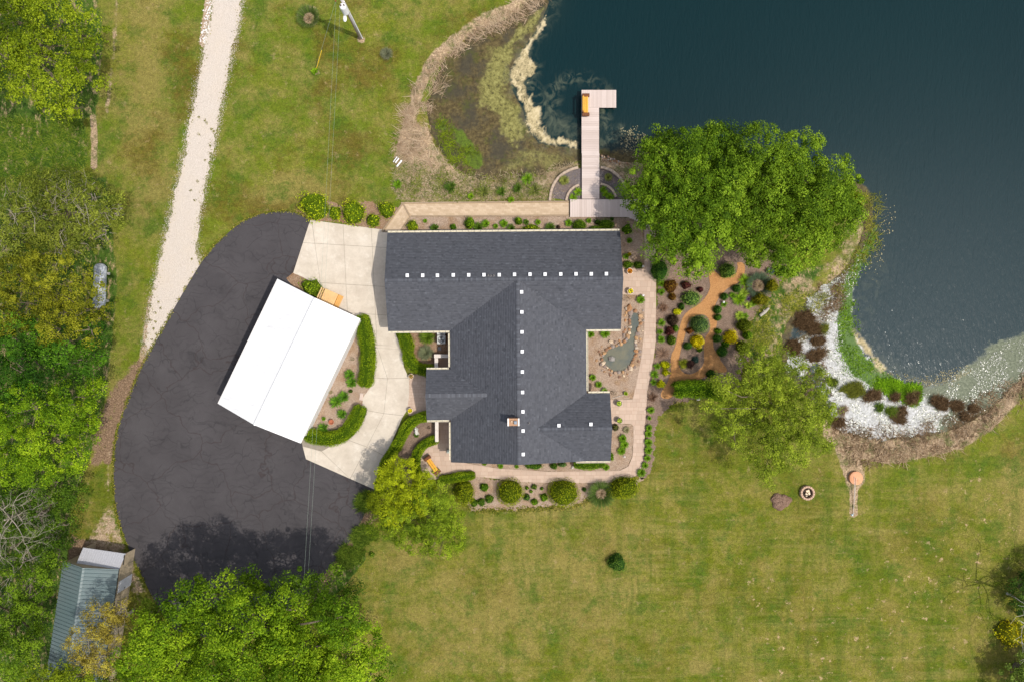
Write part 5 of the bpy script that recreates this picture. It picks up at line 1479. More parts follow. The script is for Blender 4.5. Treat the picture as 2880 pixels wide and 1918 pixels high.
# rusty disc with thin poles
x, y, _ = P(2409, 1344.5, .35); ds = empty('rusty_disc', (x, y, 0)); tag(ds, 'round rust orange metal lid on the lawn below the reeds', 'lid')
tt = NT('orange_rust', .7, .3); rustm = tt.fin(tt.mix(tt.ramp(tt.noise(2.2, 5, .7), [(.4, 0.0), (.7, 1.0)]), (.60, .30, .165), (.54, .235, .11)))
mb = MB(); mb.lathe([(.565, .05), (.585, .28), (.575, .31), (.43, .355), (.25, .375), (.02, .38)], n=28); mb.build('lid', rustm, ds, smooth=False)
mb = MB(); mb.lathe([(.05, .38), (.05, .41), (.01, .42)], (.07, -.2, -.005), 8); mb.build('knob', rustm, ds)
for (x0, y0, x1, y1, lb) in ((2403,1340,2401,1432,'paler of two long thin poles leaning off the rusty lid'),(2408,1344,2399,1446,'longer of two thin poles leaning off the rusty lid')):
    a_ = Vector(P(x0, y0, .43)); b_ = Vector(P(x1, y1, .06)); mb = MB(); mb.tube([a_, (a_+b_)/2+Vector((.03, 0, -.02)), b_], .022, 6)
    tag(mb.build('thin_pole', plain('pale_pole', (.52, .44, .38), .6)), lb, 'pole', 'poles by the rusty lid')
mb = MB(); x, y, _ = P(2396, 1447); mb.box((x, y, .06), (.12, .16, .1), .5, .02); mb.tube([(x, y, .1), (x+.1, y+.2, .16)], .02, 5)
tag(mb.build('pipe_fitting', plain('pale_blue_plastic', (.45, .56, .60), .5)), 'tiny pale blue fitting in the grass at the pole ends', 'fitting')
# ------------------------------------------------------------------ foliage builders
def leaf_cloud(C, N, size, rs, tone, aspect=.62, jit=.7):
    """one diamond leaf per centre C with normal N; returns V, F, T"""
    n = len(C)
    N = N + rs.normal(0, jit, N.shape); N /= np.linalg.norm(N, axis=1, keepdims=True)+1e-9
    R = rs.normal(0, 1, N.shape)
    A = np.cross(N, R); A /= np.linalg.norm(A, axis=1, keepdims=True)+1e-9
    B = np.cross(N, A)
    s = (size*rs.uniform(.65, 1.3, n))[:, None]
    V = np.empty((n, 4, 3))
    V[:, 0] = C - A*s*.55; V[:, 1] = C + B*s*aspect*.5 + N*s*.08; V[:, 2] = C + A*s*.55; V[:, 3] = C - B*s*aspect*.5 + N*s*.08
    F = np.arange(n*4).reshape(n, 4)
    return V.reshape(-1, 3), F, np.repeat(np.clip(tone, 0, 1), 4)

def fib(n, rs, zmin=-.3):
    d_ = rs.normal(0, 1, (n*4, 3)); d_ /= np.linalg.norm(d_, axis=1, keepdims=True)
    d_ = d_[d_[:, 2] > zmin][:n]
    return d_

def crown_points(lobes, rs, clump_r, dens, per):
    """lobes: (x, y, z, r, flat). returns leaf centres, normals, tone"""
    Cs = []; Ns = []; Ts = []; ck = []
    for (x, y, z, r, fl) in lobes:
        nc = max(4, int(dens*r*r*4.2/(clump_r*clump_r)))
        D = fib(nc, rs, -.12)
        rad = np.where(rs.uniform(0, 1, len(D)) < .75, rs.uniform(.84, 1.08, len(D)), rs.uniform(.25, .80, len(D)))
        cc = np.stack([x+D[:, 0]*r*rad, y+D[:, 1]*r*rad, z+D[:, 2]*r*fl*rad], -1)
        cr = clump_r*rs.uniform(.4, 1.55, len(D))
        ct = rs.normal(0, .17, len(D))+rs.normal(0, .10)
        m = per
        d2 = rs.normal(0, 1, (len(D), m, 3)); d2 /= np.linalg.norm(d2, axis=2, keepdims=True)
        d2[:, :, 2] = np.where(d2[:, :, 2] < -.35, -d2[:, :, 2], d2[:, :, 2])
        rr_ = rs.uniform(.55, 1.0, (len(D), m))
        p = cc[:, None, :]+d2*(cr[:, None]*rr_)[:, :, None]*np.array([1, 1, .8])
        Cs.append(p.reshape(-1, 3)); Ns.append((d2+np.array([0, 0, .18])+D[:, None, :]*.5).reshape(-1, 3))
        Ts.append((.5+ct[:, None]+rs.normal(0, .17, (len(D), m))).ravel())
        ck.append(cc)
    return np.concatenate(Cs), np.concatenate(Ns), np.concatenate(Ts), np.concatenate(ck)

bark = plain('tree_bark', (.17, .135, .10), .95, .1, .35, 6)
bark_grey = plain('grey_bark', (.30, .265, .21), .9, .1, .25, 6)
bark_white = plain('white_bark', (.42, .39, .35), .85, .15, .2, 5)

def limb(mb, a, b, r0, r1, rs, sag=.12, n=4, sides=5):
    a = Vector(a); b = Vector(b); L = (b-a).length; pts = []; rad = []
    for i in range(n+1):
        u = i/n; p = a.lerp(b, u)
        if 0 < i < n: p += Vector(rs.normal(0, sag*L*.25, 3))
        p.z += L*.10*math.sin(u*math.pi)
        pts.append(p); rad.append(r0+(r1-r0)*u)
    mb.tube(pts, rad, sides)

def tree(label, lobes_px, cols, mat_name, seed, zc=6.5, zvar=1.2, clump=.6, dens=.55, per=46, leaf=.17, flat=.75, trunk_px=None, limbs=26, bmat=None,
         group=None, trans=.35, trunk_r=.28, name='tree', jit=.7, twig=0, keep=1.0, rsc=1.0):
    rs = np.random.default_rng(seed)
    lob = []
    for q in lobes_px:
        px, py, pr = q[:3]; z = q[3] if len(q) > 3 else zc+rs.uniform(-zvar, zvar)
        z = zc+(z-zc)*1.5 if len(q) == 3 else z; x, y, _ = P(px, py, z); lob.append((x, y, z, pr*rsc*S*(H-z)/H, flat*1.3/rsc))
    cx = float(np.mean([l[0] for l in lob])); cy = float(np.mean([l[1] for l in lob]))
    if trunk_px: cx, cy = PP([trunk_px])[0]
    o = empty(name, (cx, cy, 0)); tag(o, label, 'tree' if name.endswith('tree') else 'shrub', group)
    C, N, T, ck = crown_points(lob, rs, clump, dens*1.2, int(per*2.1)); leaf *= .84; jit *= .75
    if keep < 1: k_ = rs.uniform(0, 1, len(C)) < keep; C, N, T = C[k_], N[k_], T[k_]
    V, F, TT = leaf_cloud(C-np.array([cx, cy, 0]), N, leaf, rs, T, jit=jit)
    link('crown', np_mesh('crown', V, F, TT), leaf_mat(mat_name, *cols, trans=trans), o)
    mb = MB(); zt_ = min(l[2] for l in lob)*.55
    lean = Vector((rs.normal(0, .15), rs.normal(0, .15), zt_))
    mb.tube([(0, 0, -.2), (lean.x*.4, lean.y*.4, zt_*.5), lean], [trunk_r*1.25, trunk_r, trunk_r*.8], 9)
    for l in lob: limb(mb, lean-Vector((0, 0, zt_*.15)), (l[0]-cx, l[1]-cy, l[2]-l[3]*.25), trunk_r*.36, trunk_r*.12, rs)
    idx = rs.choice(len(ck), min(limbs, len(ck)), replace=False)
    for i in idx:
        c_ = ck[i]; j = min(range(len(lob)), key=lambda q: (lob[q][0]-c_[0])**2+(lob[q][1]-c_[1])**2)
        limb(mb, (lob[j][0]-cx, lob[j][1]-cy, lob[j][2]-lob[j][3]*.3), (c_[0]-cx, c_[1]-cy, c_[2]), trunk_r*.22, .018, rs, n=3, sides=4)
    mb.build('trunk', bmat or bark, o)
    if twig:
        mt = MB()
        for i in range(twig):
            j = rs.integers(len(lob)); l = lob[j]; a_ = rs.uniform(0, 6.28)
            st_ = Vector((l[0]-cx+rs.normal(0, .4)*l[3], l[1]-cy+rs.normal(0, .4)*l[3], l[2]+l[3]*flat*.45))
            q = rs.uniform(.5, 1.05)*l[3]
            limb(mt, st_, (l[0]-cx+math.cos(a_)*q, l[1]-cy+math.sin(a_)*q, l[2]+rs.uniform(.0, .9)*l[3]*flat), .022, .007, rs, .3, 4, 4)
        mt.build('twigs', bark_grey, o)
    return o

def bare_tree(label, px, py, z0, spread, seed, bmat, name='bare_tree', dirs=7, levels=4, r0=.10, up=.35, group=None):
    rs = np.random.default_rng(seed); x, y, _ = P(px, py, z0*.5); o = empty(name, (x, y, 0)); tag(o, label, 'tree', group)
    mb = MB(); mb.tube([(0, 0, -.2), (.1, .05, z0*.5), (0, 0, z0)], [r0*1.7, r0*1.4, r0*1.2], 8)
    lim = MB()
    def grow(p, d_, L, r, lev):
        pts = [p]; rad = [r]; cur = Vector(p); dd = Vector(d_)
        for i in range(4):
            dd = (dd+Vector(rs.normal(0, .22, 3))).normalized(); cur = cur+dd*L/4; pts.append(cur.copy()); rad.append(r*(1-.15*(i+1)))
            if lev > 0 and i >= 1 and rs.uniform() < .85:
                nd = (dd+Vector(rs.normal(0, .75, 3))).normalized(); nd.z = nd.z*.6+.05
                grow(cur.copy(), nd, L*rs.uniform(.45, .7), r*.55, lev-1)
        lim.tube(pts, rad, 4 if lev < 2 else 5, cap=False)
        if lev > 0: grow(cur, (dd+Vector(rs.normal(0, .3, 3))).normalized(), L*.6, r*.5, lev-1)
    for k in range(dirs):
        a_ = 2*math.pi*k/dirs+rs.uniform(-.4, .4)
        grow((0, 0, z0*rs.uniform(.7, 1)), Vector((math.cos(a_), math.sin(a_), up*rs.uniform(.4, 1.6))).normalized(), spread*rs.uniform(.4, .62), r0*.8, levels-1)
    mb.build('trunk', bmat, o); lim.build('branches', bmat, o)
    return o

core_cache = {}
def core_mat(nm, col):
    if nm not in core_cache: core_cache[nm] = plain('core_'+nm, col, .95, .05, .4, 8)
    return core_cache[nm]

def shrub(px, py, rx, ry, h, cols, mat, label, group=None, leaf=.085, dens=1.0, seed=None, name='shrub', z0=.05, cat='shrub', lump=.10, core=True, ang=0.0, flat_top=False, jit=.55, aspect=.62):
    """domed shrub: leaf shell over a lumpy body; px radii in photo pixels"""
    rs = np.random.default_rng(seed if seed is not None else int(px*7+py*13))
    zc = z0+h*.55; x, y, _ = P(px, py, zc)
    rx *= S*(H-zc)/H; ry *= S*(H-zc)/H
    o = empty(name, (x, y, z0), ang); tag(o, label, cat, group)
    n = int(dens*260*(rx*ry+.5*(rx+ry)*h)/(.0065*(leaf/.085)**2*100)*.95)
    n = max(60, min(n, 9000))
    D = fib(n, rs, -.12); n = len(D)
    kk = rs.normal(0, 1, (9, 3)); kk /= np.linalg.norm(kk, axis=1, keepdims=True)
    def bumpf(d): return 1+lump*np.sin(d@kk.T*5.5+np.arange(9)).sum(1)/2.2
    rad = bumpf(D)*rs.uniform(.84, 1.04, n)
    zz = D[:, 2]
    if flat_top: zz = np.sign(zz)*np.abs(zz)**.6
    C = np.stack([D[:, 0]*rx*rad, D[:, 1]*ry*rad, np.maximum(.02, h*.12+zz*h*.88*rad)], -1)
    T = .5+rs.normal(0, .2, n)+.9*(bumpf(D)-1)
    V, F, TT = leaf_cloud(C, D*np.array([1/rx, 1/ry, 1/h])+np.array([0, 0, .4]), leaf, rs, T, jit=jit, aspect=aspect)
    link('foliage', np_mesh('foliage', V, F, TT), leaf_mat(mat, *cols), o)
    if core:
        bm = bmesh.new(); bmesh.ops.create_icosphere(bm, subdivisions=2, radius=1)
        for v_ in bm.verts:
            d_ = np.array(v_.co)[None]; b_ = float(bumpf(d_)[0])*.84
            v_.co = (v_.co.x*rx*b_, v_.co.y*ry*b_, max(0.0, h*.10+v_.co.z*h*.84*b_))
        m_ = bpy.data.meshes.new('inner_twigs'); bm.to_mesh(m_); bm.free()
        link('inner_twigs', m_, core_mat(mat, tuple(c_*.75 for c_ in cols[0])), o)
    return o

def tuft(px, py, r, h, cols, mat, label, group=None, n=None, seed=None, name='perennial', z0=.05, cat='plant', w=.035, hollow=0.0, dead=None):
    """clump of arching blades"""
    rs = np.random.default_rng(seed if seed is not None else int(px*11+py*5))
    x, y, _ = P(px, py, z0+h*.5); r = r*S*(H-h*.5)/H
    o = empty(name, (x, y, z0)); tag(o, label, cat, group)
    r *= 1.25; n = n or int(80+340*r)
    def blades(n, r, h, w, hol, spread):
        V = []; F = []; T = []
        for k in range(n):
            a_ = rs.uniform(0, 6.283); q0 = r*(hol+rs.uniform(0, .25)); L = r*rs.uniform(.45, 1.08) if hol == 0 else r*rs.uniform(.75, 1.1)
            hh = h*rs.uniform(.6, 1.1); ca, sa_ = math.cos(a_), math.sin(a_); ww = w*rs.uniform(.7, 1.3); b = len(V); tn = min(1, max(0, rs.normal(.5, .22)))
            for u, f_ in ((0, .7), (.45, 1.0), (.8, .75), (1.0, .12)):
                q = q0+(L-q0*.6)*u; z = hh*(1.9*u-1.15*u*u)*.95+.01
                for s in (-1, 1): V.append((q*ca-s*ww*f_*sa_*.5, q*sa_+s*ww*f_*ca*.5, z)); T.append(tn*(.75+.25*u))
            for i in range(3): F.append((b+2*i, b+2*i+1, b+2*i+3, b+2*i+2))
        return V, F, T
    V, F, T = blades(n, r, h, w, hollow, 1)
    link('blades', np_mesh('blades', V, F, T), leaf_mat(mat, *cols), o)
    if dead:
        V, F, T = blades(max(30, n//3), r*max(hollow, .45), h*.5, w, 0, 1)
        link('dead_centre', np_mesh('dead_centre', V, F, T), leaf_mat('dead_grass', (.16, .11, .06), (.34, .25, .15), (.48, .37, .25), trans=.2), o)
    return o

def hedge(pts_px, w, h, cols, mat, label, z0=.05, leaf=.075, seed=1, group=None, dens=1.0, name='hedge'):
    """clipped hedge following a line; w in photo pixels"""
    rs = np.random.default_rng(seed); zc = z0+h*.8
    line = [Vector((*q, 0)) for q in chaikin([P(a_, b_, zc)[:2] for a_, b_ in pts_px], 2, False)]
    w = w*S*(H-zc)/H/2
    base = line[len(line)//2].copy(); o = empty(name, (base.x, base.y, z0)); tag(o, label, 'hedge', group)
    seg = [(b_-a_).length for a_, b_ in zip(line, line[1:])]; tot = sum(seg)
    cum = np.concatenate([[0], np.cumsum(seg)])
    LX = np.array([p.x-base.x for p in line]); LY = np.array([p.y-base.y for p in line])
    n = int(dens*tot*(2*h+2*w)*330*(.075/leaf)**2)
    s_ = rs.uniform(-w*.95, tot+w*.95, n); 
    # profile parameter around the box: side, top, side
    prof = rs.uniform(-1, 1, n)
    a_ = prof*(math.pi/2+.15)
    ex = .5
    cxp = np.sign(np.sin(a_))*np.abs(np.sin(a_))**ex; czp = np.abs(np.cos(a_))**ex*np.sign(np.cos(a_))
    sc = np.clip(s_, 0, tot); over = s_-sc
    px_ = np.interp(sc, cum, LX); py_ = np.interp(sc, cum, LY)
    e = .05; tx = np.interp(np.clip(sc+e, 0, tot), cum, LX)-np.interp(np.clip(sc-e, 0, tot), cum, LX); ty = np.interp(np.clip(sc+e, 0, tot), cum, LY)-np.interp(np.clip(sc-e, 0, tot), cum, LY)
    tl = np.hypot(tx, ty)+1e-9; tx /= tl; ty /= tl
    shrink = np.sqrt(np.clip(1-(over/w)**2, 0, 1))
    lumpy = 1+.34*(fbm(s_*1.6+seed*7.1, prof*1.5+seed, seed, 4, .6)-.5)+.06*np.sin(s_*3.1+seed)
    rad = lumpy*rs.uniform(.86, 1.09, n)
    off = cxp*w*shrink*rad
    X_ = px_+tx*over-ty*off; Y_ = py_+ty*over+tx*off; Z_ = np.maximum(.02, h*(.08+.92*np.maximum(czp, -.05))*rad*(.55+.45*shrink))
    Nn = np.stack([-ty*cxp, tx*cxp, np.maximum(czp, 0)+.3], -1)
    V, F, T = leaf_cloud(np.stack([X_, Y_, Z_], -1), Nn, leaf, rs, .5+rs.normal(0, .2, n)+1.2*(lumpy-1), jit=.55)
    link('foliage', np_mesh('foliage', V, F, T), leaf_mat(mat, *cols), o)
    # woody inside
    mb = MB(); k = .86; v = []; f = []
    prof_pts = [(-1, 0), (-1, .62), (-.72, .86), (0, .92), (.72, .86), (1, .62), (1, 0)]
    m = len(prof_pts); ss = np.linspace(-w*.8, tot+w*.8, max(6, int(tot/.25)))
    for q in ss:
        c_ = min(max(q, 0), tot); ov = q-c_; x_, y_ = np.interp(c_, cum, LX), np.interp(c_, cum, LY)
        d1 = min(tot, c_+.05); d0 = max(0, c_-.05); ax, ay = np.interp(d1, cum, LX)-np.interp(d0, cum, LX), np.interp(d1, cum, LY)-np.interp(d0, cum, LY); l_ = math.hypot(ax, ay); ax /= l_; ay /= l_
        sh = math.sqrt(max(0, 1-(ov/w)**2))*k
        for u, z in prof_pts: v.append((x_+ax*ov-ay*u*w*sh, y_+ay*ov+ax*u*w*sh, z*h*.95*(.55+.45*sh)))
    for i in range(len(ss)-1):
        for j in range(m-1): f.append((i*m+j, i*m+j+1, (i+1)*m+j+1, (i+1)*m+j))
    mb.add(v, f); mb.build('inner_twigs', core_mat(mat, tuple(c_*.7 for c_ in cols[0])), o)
    return o

def scatter_blades(name, polys, n, L, w, cols, mat, seed, thr=-9,  zoff=0.0, lean=(0, 0), lay=.6, kind='stuff', parent=None, weight=None, ground=True, stops=None):
    rs = np.random.default_rng(seed)
    pts = []
    for poly in polys:
        p = PP(poly); xs_ = [q[0] for q in p]; ys_ = [q[1] for q in p]
        ar = (max(xs_)-min(xs_))*(max(ys_)-min(ys_))
        k = int(n*ar) if n < 400 else n
        X_ = rs.uniform(min(xs_), max(xs_), k); Y_ = rs.uniform(min(ys_), max(ys_), k)
        s_ = sdf(p, X_+(fbm(X_*.7, Y_*.7, 301, 4)-.5)*1.5, Y_+(fbm(X_*.7, Y_*.7, 401, 4)-.5)*1.5); keep = (s_ > rs.uniform(-.6, .35, k)) & (fbm(X_*.9, Y_*.9, seed, 5, .6)+rs.normal(0, .05, k) > thr)
        pts.append(np.stack([X_[keep], Y_[keep]], -1))
    p = np.concatenate(pts); k = len(p)
    d_ = sdf(pond, p[:, 0], p[:, 1])
    z = np.maximum(-.42*sstep(-1.4, 0, d_), -.40)+zoff
    # patchy clumps
    cl = fnoise(p[:, 0], p[:, 1], .5, seed+1)
    a_ = fnoise(p[:, 0], p[:, 1], .12, seed+2)*2.2+rs.normal(0, .75, k)+math.atan2(lean[1], lean[0]) if lean != (0, 0) else rs.uniform(0, 6.283, k)
    ln = L*rs.uniform(.45, 1.25, k)*(1+.35*np.clip(cl, -1, 1)); up = ln*rs.uniform(.15, 1.0-lay*.6, k); out = np.sqrt(np.maximum(ln**2-up**2, .001))
    ca, sa_ = np.cos(a_), np.sin(a_); ww = w*rs.uniform(.6, 1.4, k)
    V = np.empty((k, 4, 3))
    V[:, 0] = np.stack([p[:, 0]-sa_*ww*.5, p[:, 1]+ca*ww*.5, z], -1)
    V[:, 1] = np.stack([p[:, 0]+sa_*ww*.5, p[:, 1]-ca*ww*.5, z], -1)
    V[:, 2] = np.stack([p[:, 0]+ca*out+sa_*ww*.2, p[:, 1]+sa_*out-ca*ww*.2, z+up], -1)
    V[:, 3] = np.stack([p[:, 0]+ca*out-sa_*ww*.2, p[:, 1]+sa_*out+ca*ww*.2, z+up], -1)
    tone = np.clip(.5+.22*cl+rs.normal(0, .22, k), 0, 1)
    return tag(link(name, np_mesh(name, V.reshape(-1, 3), np.arange(k*4).reshape(k, 4), np.repeat(tone, 4)), leaf_mat(mat, *cols, trans=.25), parent), kind=kind)

def sedge(px, py, rx, ry, h, cols, mat, label, group, n, seed, ang=0.0, lean=(.3, .2), z0=-.40, name='sedge_clump', cat='sedge'):
    """loose matted stand of rusty blades, each rooted anywhere in an uneven patch"""
    rs = np.random.default_rng(seed); x, y, _ = P(px, py, z0+h*.4); rx *= S; ry *= S
    o = empty(name, (x, y, z0), ang); tag(o, label, cat, group)
    a_ = rs.uniform(0, 6.283, n); q = np.sqrt(rs.uniform(0, 1, n))*(.25+1.45*fbm(np.cos(a_)*1.6+seed, np.sin(a_)*1.6, seed, 4, .65))
    bx_, by_ = q*rx*np.cos(a_)*.85, q*ry*np.sin(a_)*.85
    d_ = math.atan2(lean[1], lean[0])+rs.normal(0, 1.0, n)+fbm(bx_*2+5, by_*2, seed+3, 3)*4
    L = h*rs.uniform(.5, 1.25, n); up = L*rs.uniform(.25, .9, n); out = np.sqrt(np.maximum(L**2-up**2, .001)); w = .026*rs.uniform(.6, 1.5, n)
    ca, sa_ = np.cos(d_), np.sin(d_); V = np.empty((n, 6, 3)); T = np.clip(.5+rs.normal(0, .25, n), 0, 1)
    for i, (u, f_) in enumerate(((0, 1.0), (.55, .9), (1.0, .15))):
        zz = up*(1.6*u-.6*u*u); oo = out*u**1.4
        for j, sgn in enumerate((-1, 1)):
            V[:, 2*i+j] = np.stack([bx_+ca*oo-sgn*w*f_*sa_*.5, by_+sa_*oo+sgn*w*f_*ca*.5, zz], -1)
    b6 = np.arange(n)[:, None]*6; F = np.concatenate([b6+np.array([0, 1, 3, 2]), b6+np.array([2, 3, 5, 4])])
    link('blades', np_mesh('blades', V.reshape(-1, 3), F, np.repeat(T, 6)), leaf_mat(mat, *cols, trans=.2), o)
    return o
# ------------------------------------------------------------------ trees
YG = ((.062, .102, .006), (.138, .188, .010), (.245, .290, .028))       # yellow green maple
BG = ((.045, .105, .007), (.105, .200, .012), (.200, .310, .030))       # fresh green
DG = ((.014, .050, .005), (.036, .100, .009), (.085, .175, .018))       # dark green
OC = ((.068, .078, .008), (.140, .148, .014), (.235, .228, .032))       # ochre
LY = ((.150, .190, .008), (.265, .310, .012), (.390, .410, .030))       # lime yellow
WI = ((.085, .125, .014), (.185, .240, .028), (.310, .360, .070))       # willowy pale green
TA = ((.170, .130, .035), (.285, .225, .060), (.380, .320, .100))       # sparse tan

tree('broad yellow green maple filling the top left corner', [(60,55,85),(170,45,85),(245,95,62),(130,165,85),(40,180,70),(175,250,78),(250,225,55),(215,300,45),(95,255,60),(262,155,48),(-50,80,110),(90,-40,100),(-60,230,80)],
     YG, 'maple_leaf', 11, 6.5, 1.0, .62, .62, 46, .18, rsc=.9, trunk_px=(170,190))
tree('sparse olive tree with pale bare twigs left of the gravel drive', [(215,560,85),(285,590,70),(150,530,60),(130,620,75),(235,660,70),(290,650,45),(60,600,90),(170,700,55),(20,680,80),(330,600,30)],
     ((.060,.085,.012),(.130,.155,.030),(.215,.235,.065)), 'olive_leaf', 12, 5.0, .8, .5, .55, 40, .15, trunk_px=(230,620), twig=170, limbs=60, jit=.9)
tree('ochre flushed maple overhanging the propane tank', [(60,790,75),(150,760,70),(235,805,58),(110,860,80),(205,880,60),(288,868,36,3.2),(30,880,70),(90,735,50),(-40,830,80),(250,925,42),(160,925,55)],
     OC, 'ochre_leaf', 13, 5.5, .8, .5, .6, 44, .15, rsc=.9, trunk_px=(160,840))
tree('dark green tree between the ochre maple and the bright green tree', [(40,960,70),(115,945,70),(195,985,70),(60,1050,80),(150,1055,80),(235,1020,52),(40,1110,60),(-30,1020,90),(268,950,52),(285,1000,34)],
     DG, 'dark_leaf', 14, 5.6, 1.3, .6, .55, 44, .17, rsc=.9, trunk_px=(140,1000))
tree('bright yellow green tree left of the widest part of the asphalt', [(90,1150,85),(195,1140,78),(262,1110,46),(60,1250,88),(160,1245,88),(245,1200,56),(110,1310,56),(20,1320,60),(-40,1200,90),(215,1285,46)],
     ((.052,.115,.004),(.125,.218,.009),(.265,.35,.028)), 'spring_leaf', 15, 6.0, 1.5, .48, .60, 40, .16, rsc=.9, trunk_px=(150,1180))
tree('dark leafy undergrowth tree behind the grey bare tree', [(150,1360,70),(205,1400,48),(110,1440,80),(180,1480,50),(40,1400,80),(60,1520,70),(160,1550,45),(-30,1480,80)],
     ((.022,.056,.006),(.058,.112,.012),(.12,.185,.03)), 'under_leaf', 16, 3.0, .6, .5, .55, 40, .15, trunk_px=(130,1430))
bare_tree('grey bare crowned tree with tangled branches on the left edge', 75, 1440, 5.0, 4.4, 17, bark_grey, dirs=11, levels=5, r0=.06)
bare_tree('smaller grey bare tree just above the green shed', 110, 1560, 4.0, 3.2, 37, bark_grey, dirs=8, levels=4, r0=.042)
tree('mid green tree along the left side of the green shed', [(60,1640,85),(130,1620,52),(40,1740,90),(112,1725,56),(50,1845,80),(105,1810,45),(-40,1700,90),(-30,1850,90),(150,1560,38)],
     ((.030,.070,.005),(.076,.138,.010),(.15,.22,.025)), 'mid_leaf', 18, 4.4, 1.1, .55, .55, 42, .16, rsc=.92, trunk_px=(90,1700))
tree('yellow green tree at the bottom edge left below the shed', [(170,1905,48),(230,1900,45),(100,1915,60),(200,1960,70)], YG, 'maple_leaf', 19, 4.2, .5, .5, .6, 42, .16)
tree('sparse tan leaved tree spreading over the shed roof', [(300,1725,52),(255,1795,60),(325,1765,48),(285,1838,52),(345,1710,42),(245,1855,35)],
     TA, 'tan_leaf', 20, 6.0, .7, .42, .5, 34, .13, trunk_px=(375,1715), twig=60, limbs=50, bmat=bark_grey, jit=.9, trunk_r=.12)
tree('huge yellow green maple filling the bottom left foreground', [(465,1770,85),(545,1700,75),(625,1680,72),(700,1640,44),(775,1725,80),(695,1765,105),(575,1810,100),(860,1780,92),(960,1740,70),(1000,1820,82),(905,1880,88),(785,1865,100),(640,1890,92),(480,1885,88),(395,1850,56),(400,1915,60),(1050,1870,50),(560,1960,100),(760,1960,110),(940,1960,100)],
     ((.045,.105,.005),(.108,.190,.009),(.225,.305,.024)), 'big_maple_leaf', 21, 7.6, 1.7, .66, .78, 60, .19, rsc=.96, trunk_px=(740,1740), trunk_r=.4, limbs=40)
tree('dark green tree behind the huge maple at the asphalt edge', [(850,1640,56),(925,1640,52),(790,1655,42),(975,1690,45),(900,1690,60),(1000,1660,25)],
     ((.035,.080,.006),(.075,.140,.012),(.14,.22,.025)), 'shade_leaf', 22, 6.4, .5, .5, .6, 42, .16, rsc=.9, trunk_px=(900,1650))
tree('green tree sprawling in the bottom corner over the shed end', [(420,1800,50),(350,1890,55),(300,1930,60),(440,1720,42)], ((.055,.095,.010),(.125,.180,.022),(.235,.29,.06)), 'corner_leaf', 23, 5.0, .6, .5, .55, 40, .16)
tree('small lime yellow tree at the corner of the asphalt and the front bed', [(1125,1345,56),(1088,1400,50),(1168,1392,54),(1115,1312,30),(1200,1350,32),(1110,1435,42),(1085,1350,30)],
     LY, 'lime_leaf', 24, 3.6, .5, .36, .75, 40, .13, trunk_px=(1135,1368), trunk_r=.14)
tree('small soft green tree on the lawn side of the lime yellow tree', [(1200,1450,60),(1250,1425,44),(1165,1500,56),(1248,1505,60),(1285,1470,32),(1075,1470,40),(1215,1400,48),(1120,1460,44),(1280,1515,26)],
     ((.072,.122,.010),(.155,.222,.018),(.27,.335,.045)), 'soft_leaf', 25, 3.4, .5, .36, .66, 38, .12, trunk_px=(1220,1440), trunk_r=.15)
BT = ((.040,.090,.006),(.098,.175,.012),(.205,.295,.04))
tree('large dense green tree hanging over the boardwalk by the dock', [(1850,470,72,4.4),(1930,430,72),(2020,430,70),(1825,560,62,4.2),(1920,530,95),(2020,530,85),(1875,655,64),(1970,660,82),(1950,735,48),(1785,540,40,3.8),(1850,400,40,4.2),(2040,640,60),(1840,700,30),(1985,395,44),(1900,600,70),(1900,480,80),(1980,580,90),(1850,610,60),(1930,700,60),(2050,470,60),(2040,590,70)],
     BT, 'pond_tree_leaf', 26, 5.4, .5, .5, .72, 50, .17, trunk_px=(1895,560), trunk_r=.34, limbs=34)
tree('large dense green tree on the pond shore east of the boardwalk tree', [(2130,440,80),(2240,455,76),(2330,490,58),(2150,550,92),(2280,560,86),(2372,575,46),(2100,640,74),(2215,655,74),(2310,650,60),(2195,730,52),(2115,715,40),(2395,520,30),(2080,500,60),(2060,560,60),(2200,500,80),(2220,600,85),(2330,560,60),(2140,690,56),(2260,700,50),(2340,620,60),(2390,610,34)],
     ((.048,.098,.007),(.112,.188,.014),(.225,.315,.045)), 'shore_tree_leaf', 27, 6.2, .6, .5, .72, 50, .17, trunk_px=(2190,570), trunk_r=.34, limbs=34)
tree('pale feathery willow between the woodchip path and the white cove', [(2130,1045,62),(2200,1050,64),(2275,1085,55),(2055,1120,52),(2155,1130,76),(2255,1165,76),(2318,1155,34),(2060,1195,52),(2140,1240,64),(2220,1265,56),(2155,1322,42),(2300,1240,36),(2030,1090,38),(2110,1000,36),(2000,1150,30),(2180,1190,70)],
     WI, 'willow_leaf', 28, 4.6, .8, .42, .66, 40, .13, trunk_px=(2170,1150), trunk_r=.22, jit=.95)
tree('light green tree in the bottom right corner', [(2850,1892,40),(2895,1875,46),(2905,1950,66),(2965,1885,76)], ((.06,.105,.02),(.14,.20,.05),(.27,.34,.13)), 'pale_leaf', 29, 2.0, .3, .42, .8, 46, .14)
tree('dark leafy tree on the right edge below the lawn', [(2872,1640,40),(2868,1690,30),(2915,1690,60),(2935,1620,60)], ((.020,.055,.010),(.048,.100,.018),(.10,.165,.05)), 'right_leaf', 30, 1.2, .2, .42, .6, 40, .14)
bare_tree('white barked bare tree reaching in from the right edge', 2905, 1705, 6.0, 4.6, 31, bark_white, dirs=7, levels=3, r0=.075, up=.4)
shrub(2857,1790,38,40,1.7,((.16,.17,.01),(.48,.37,.008),(.66,.53,.02)),'forsythia','tall golden yellow shrub under the white bare branches',None,.13,.9,cat='shrub',lump=.2)
shrub(2413,560,17,30,2.6,LY,'lime_leaf','bright yellow green shrub peeking out right of the shore tree',None,.10,1.0,lump=.15)

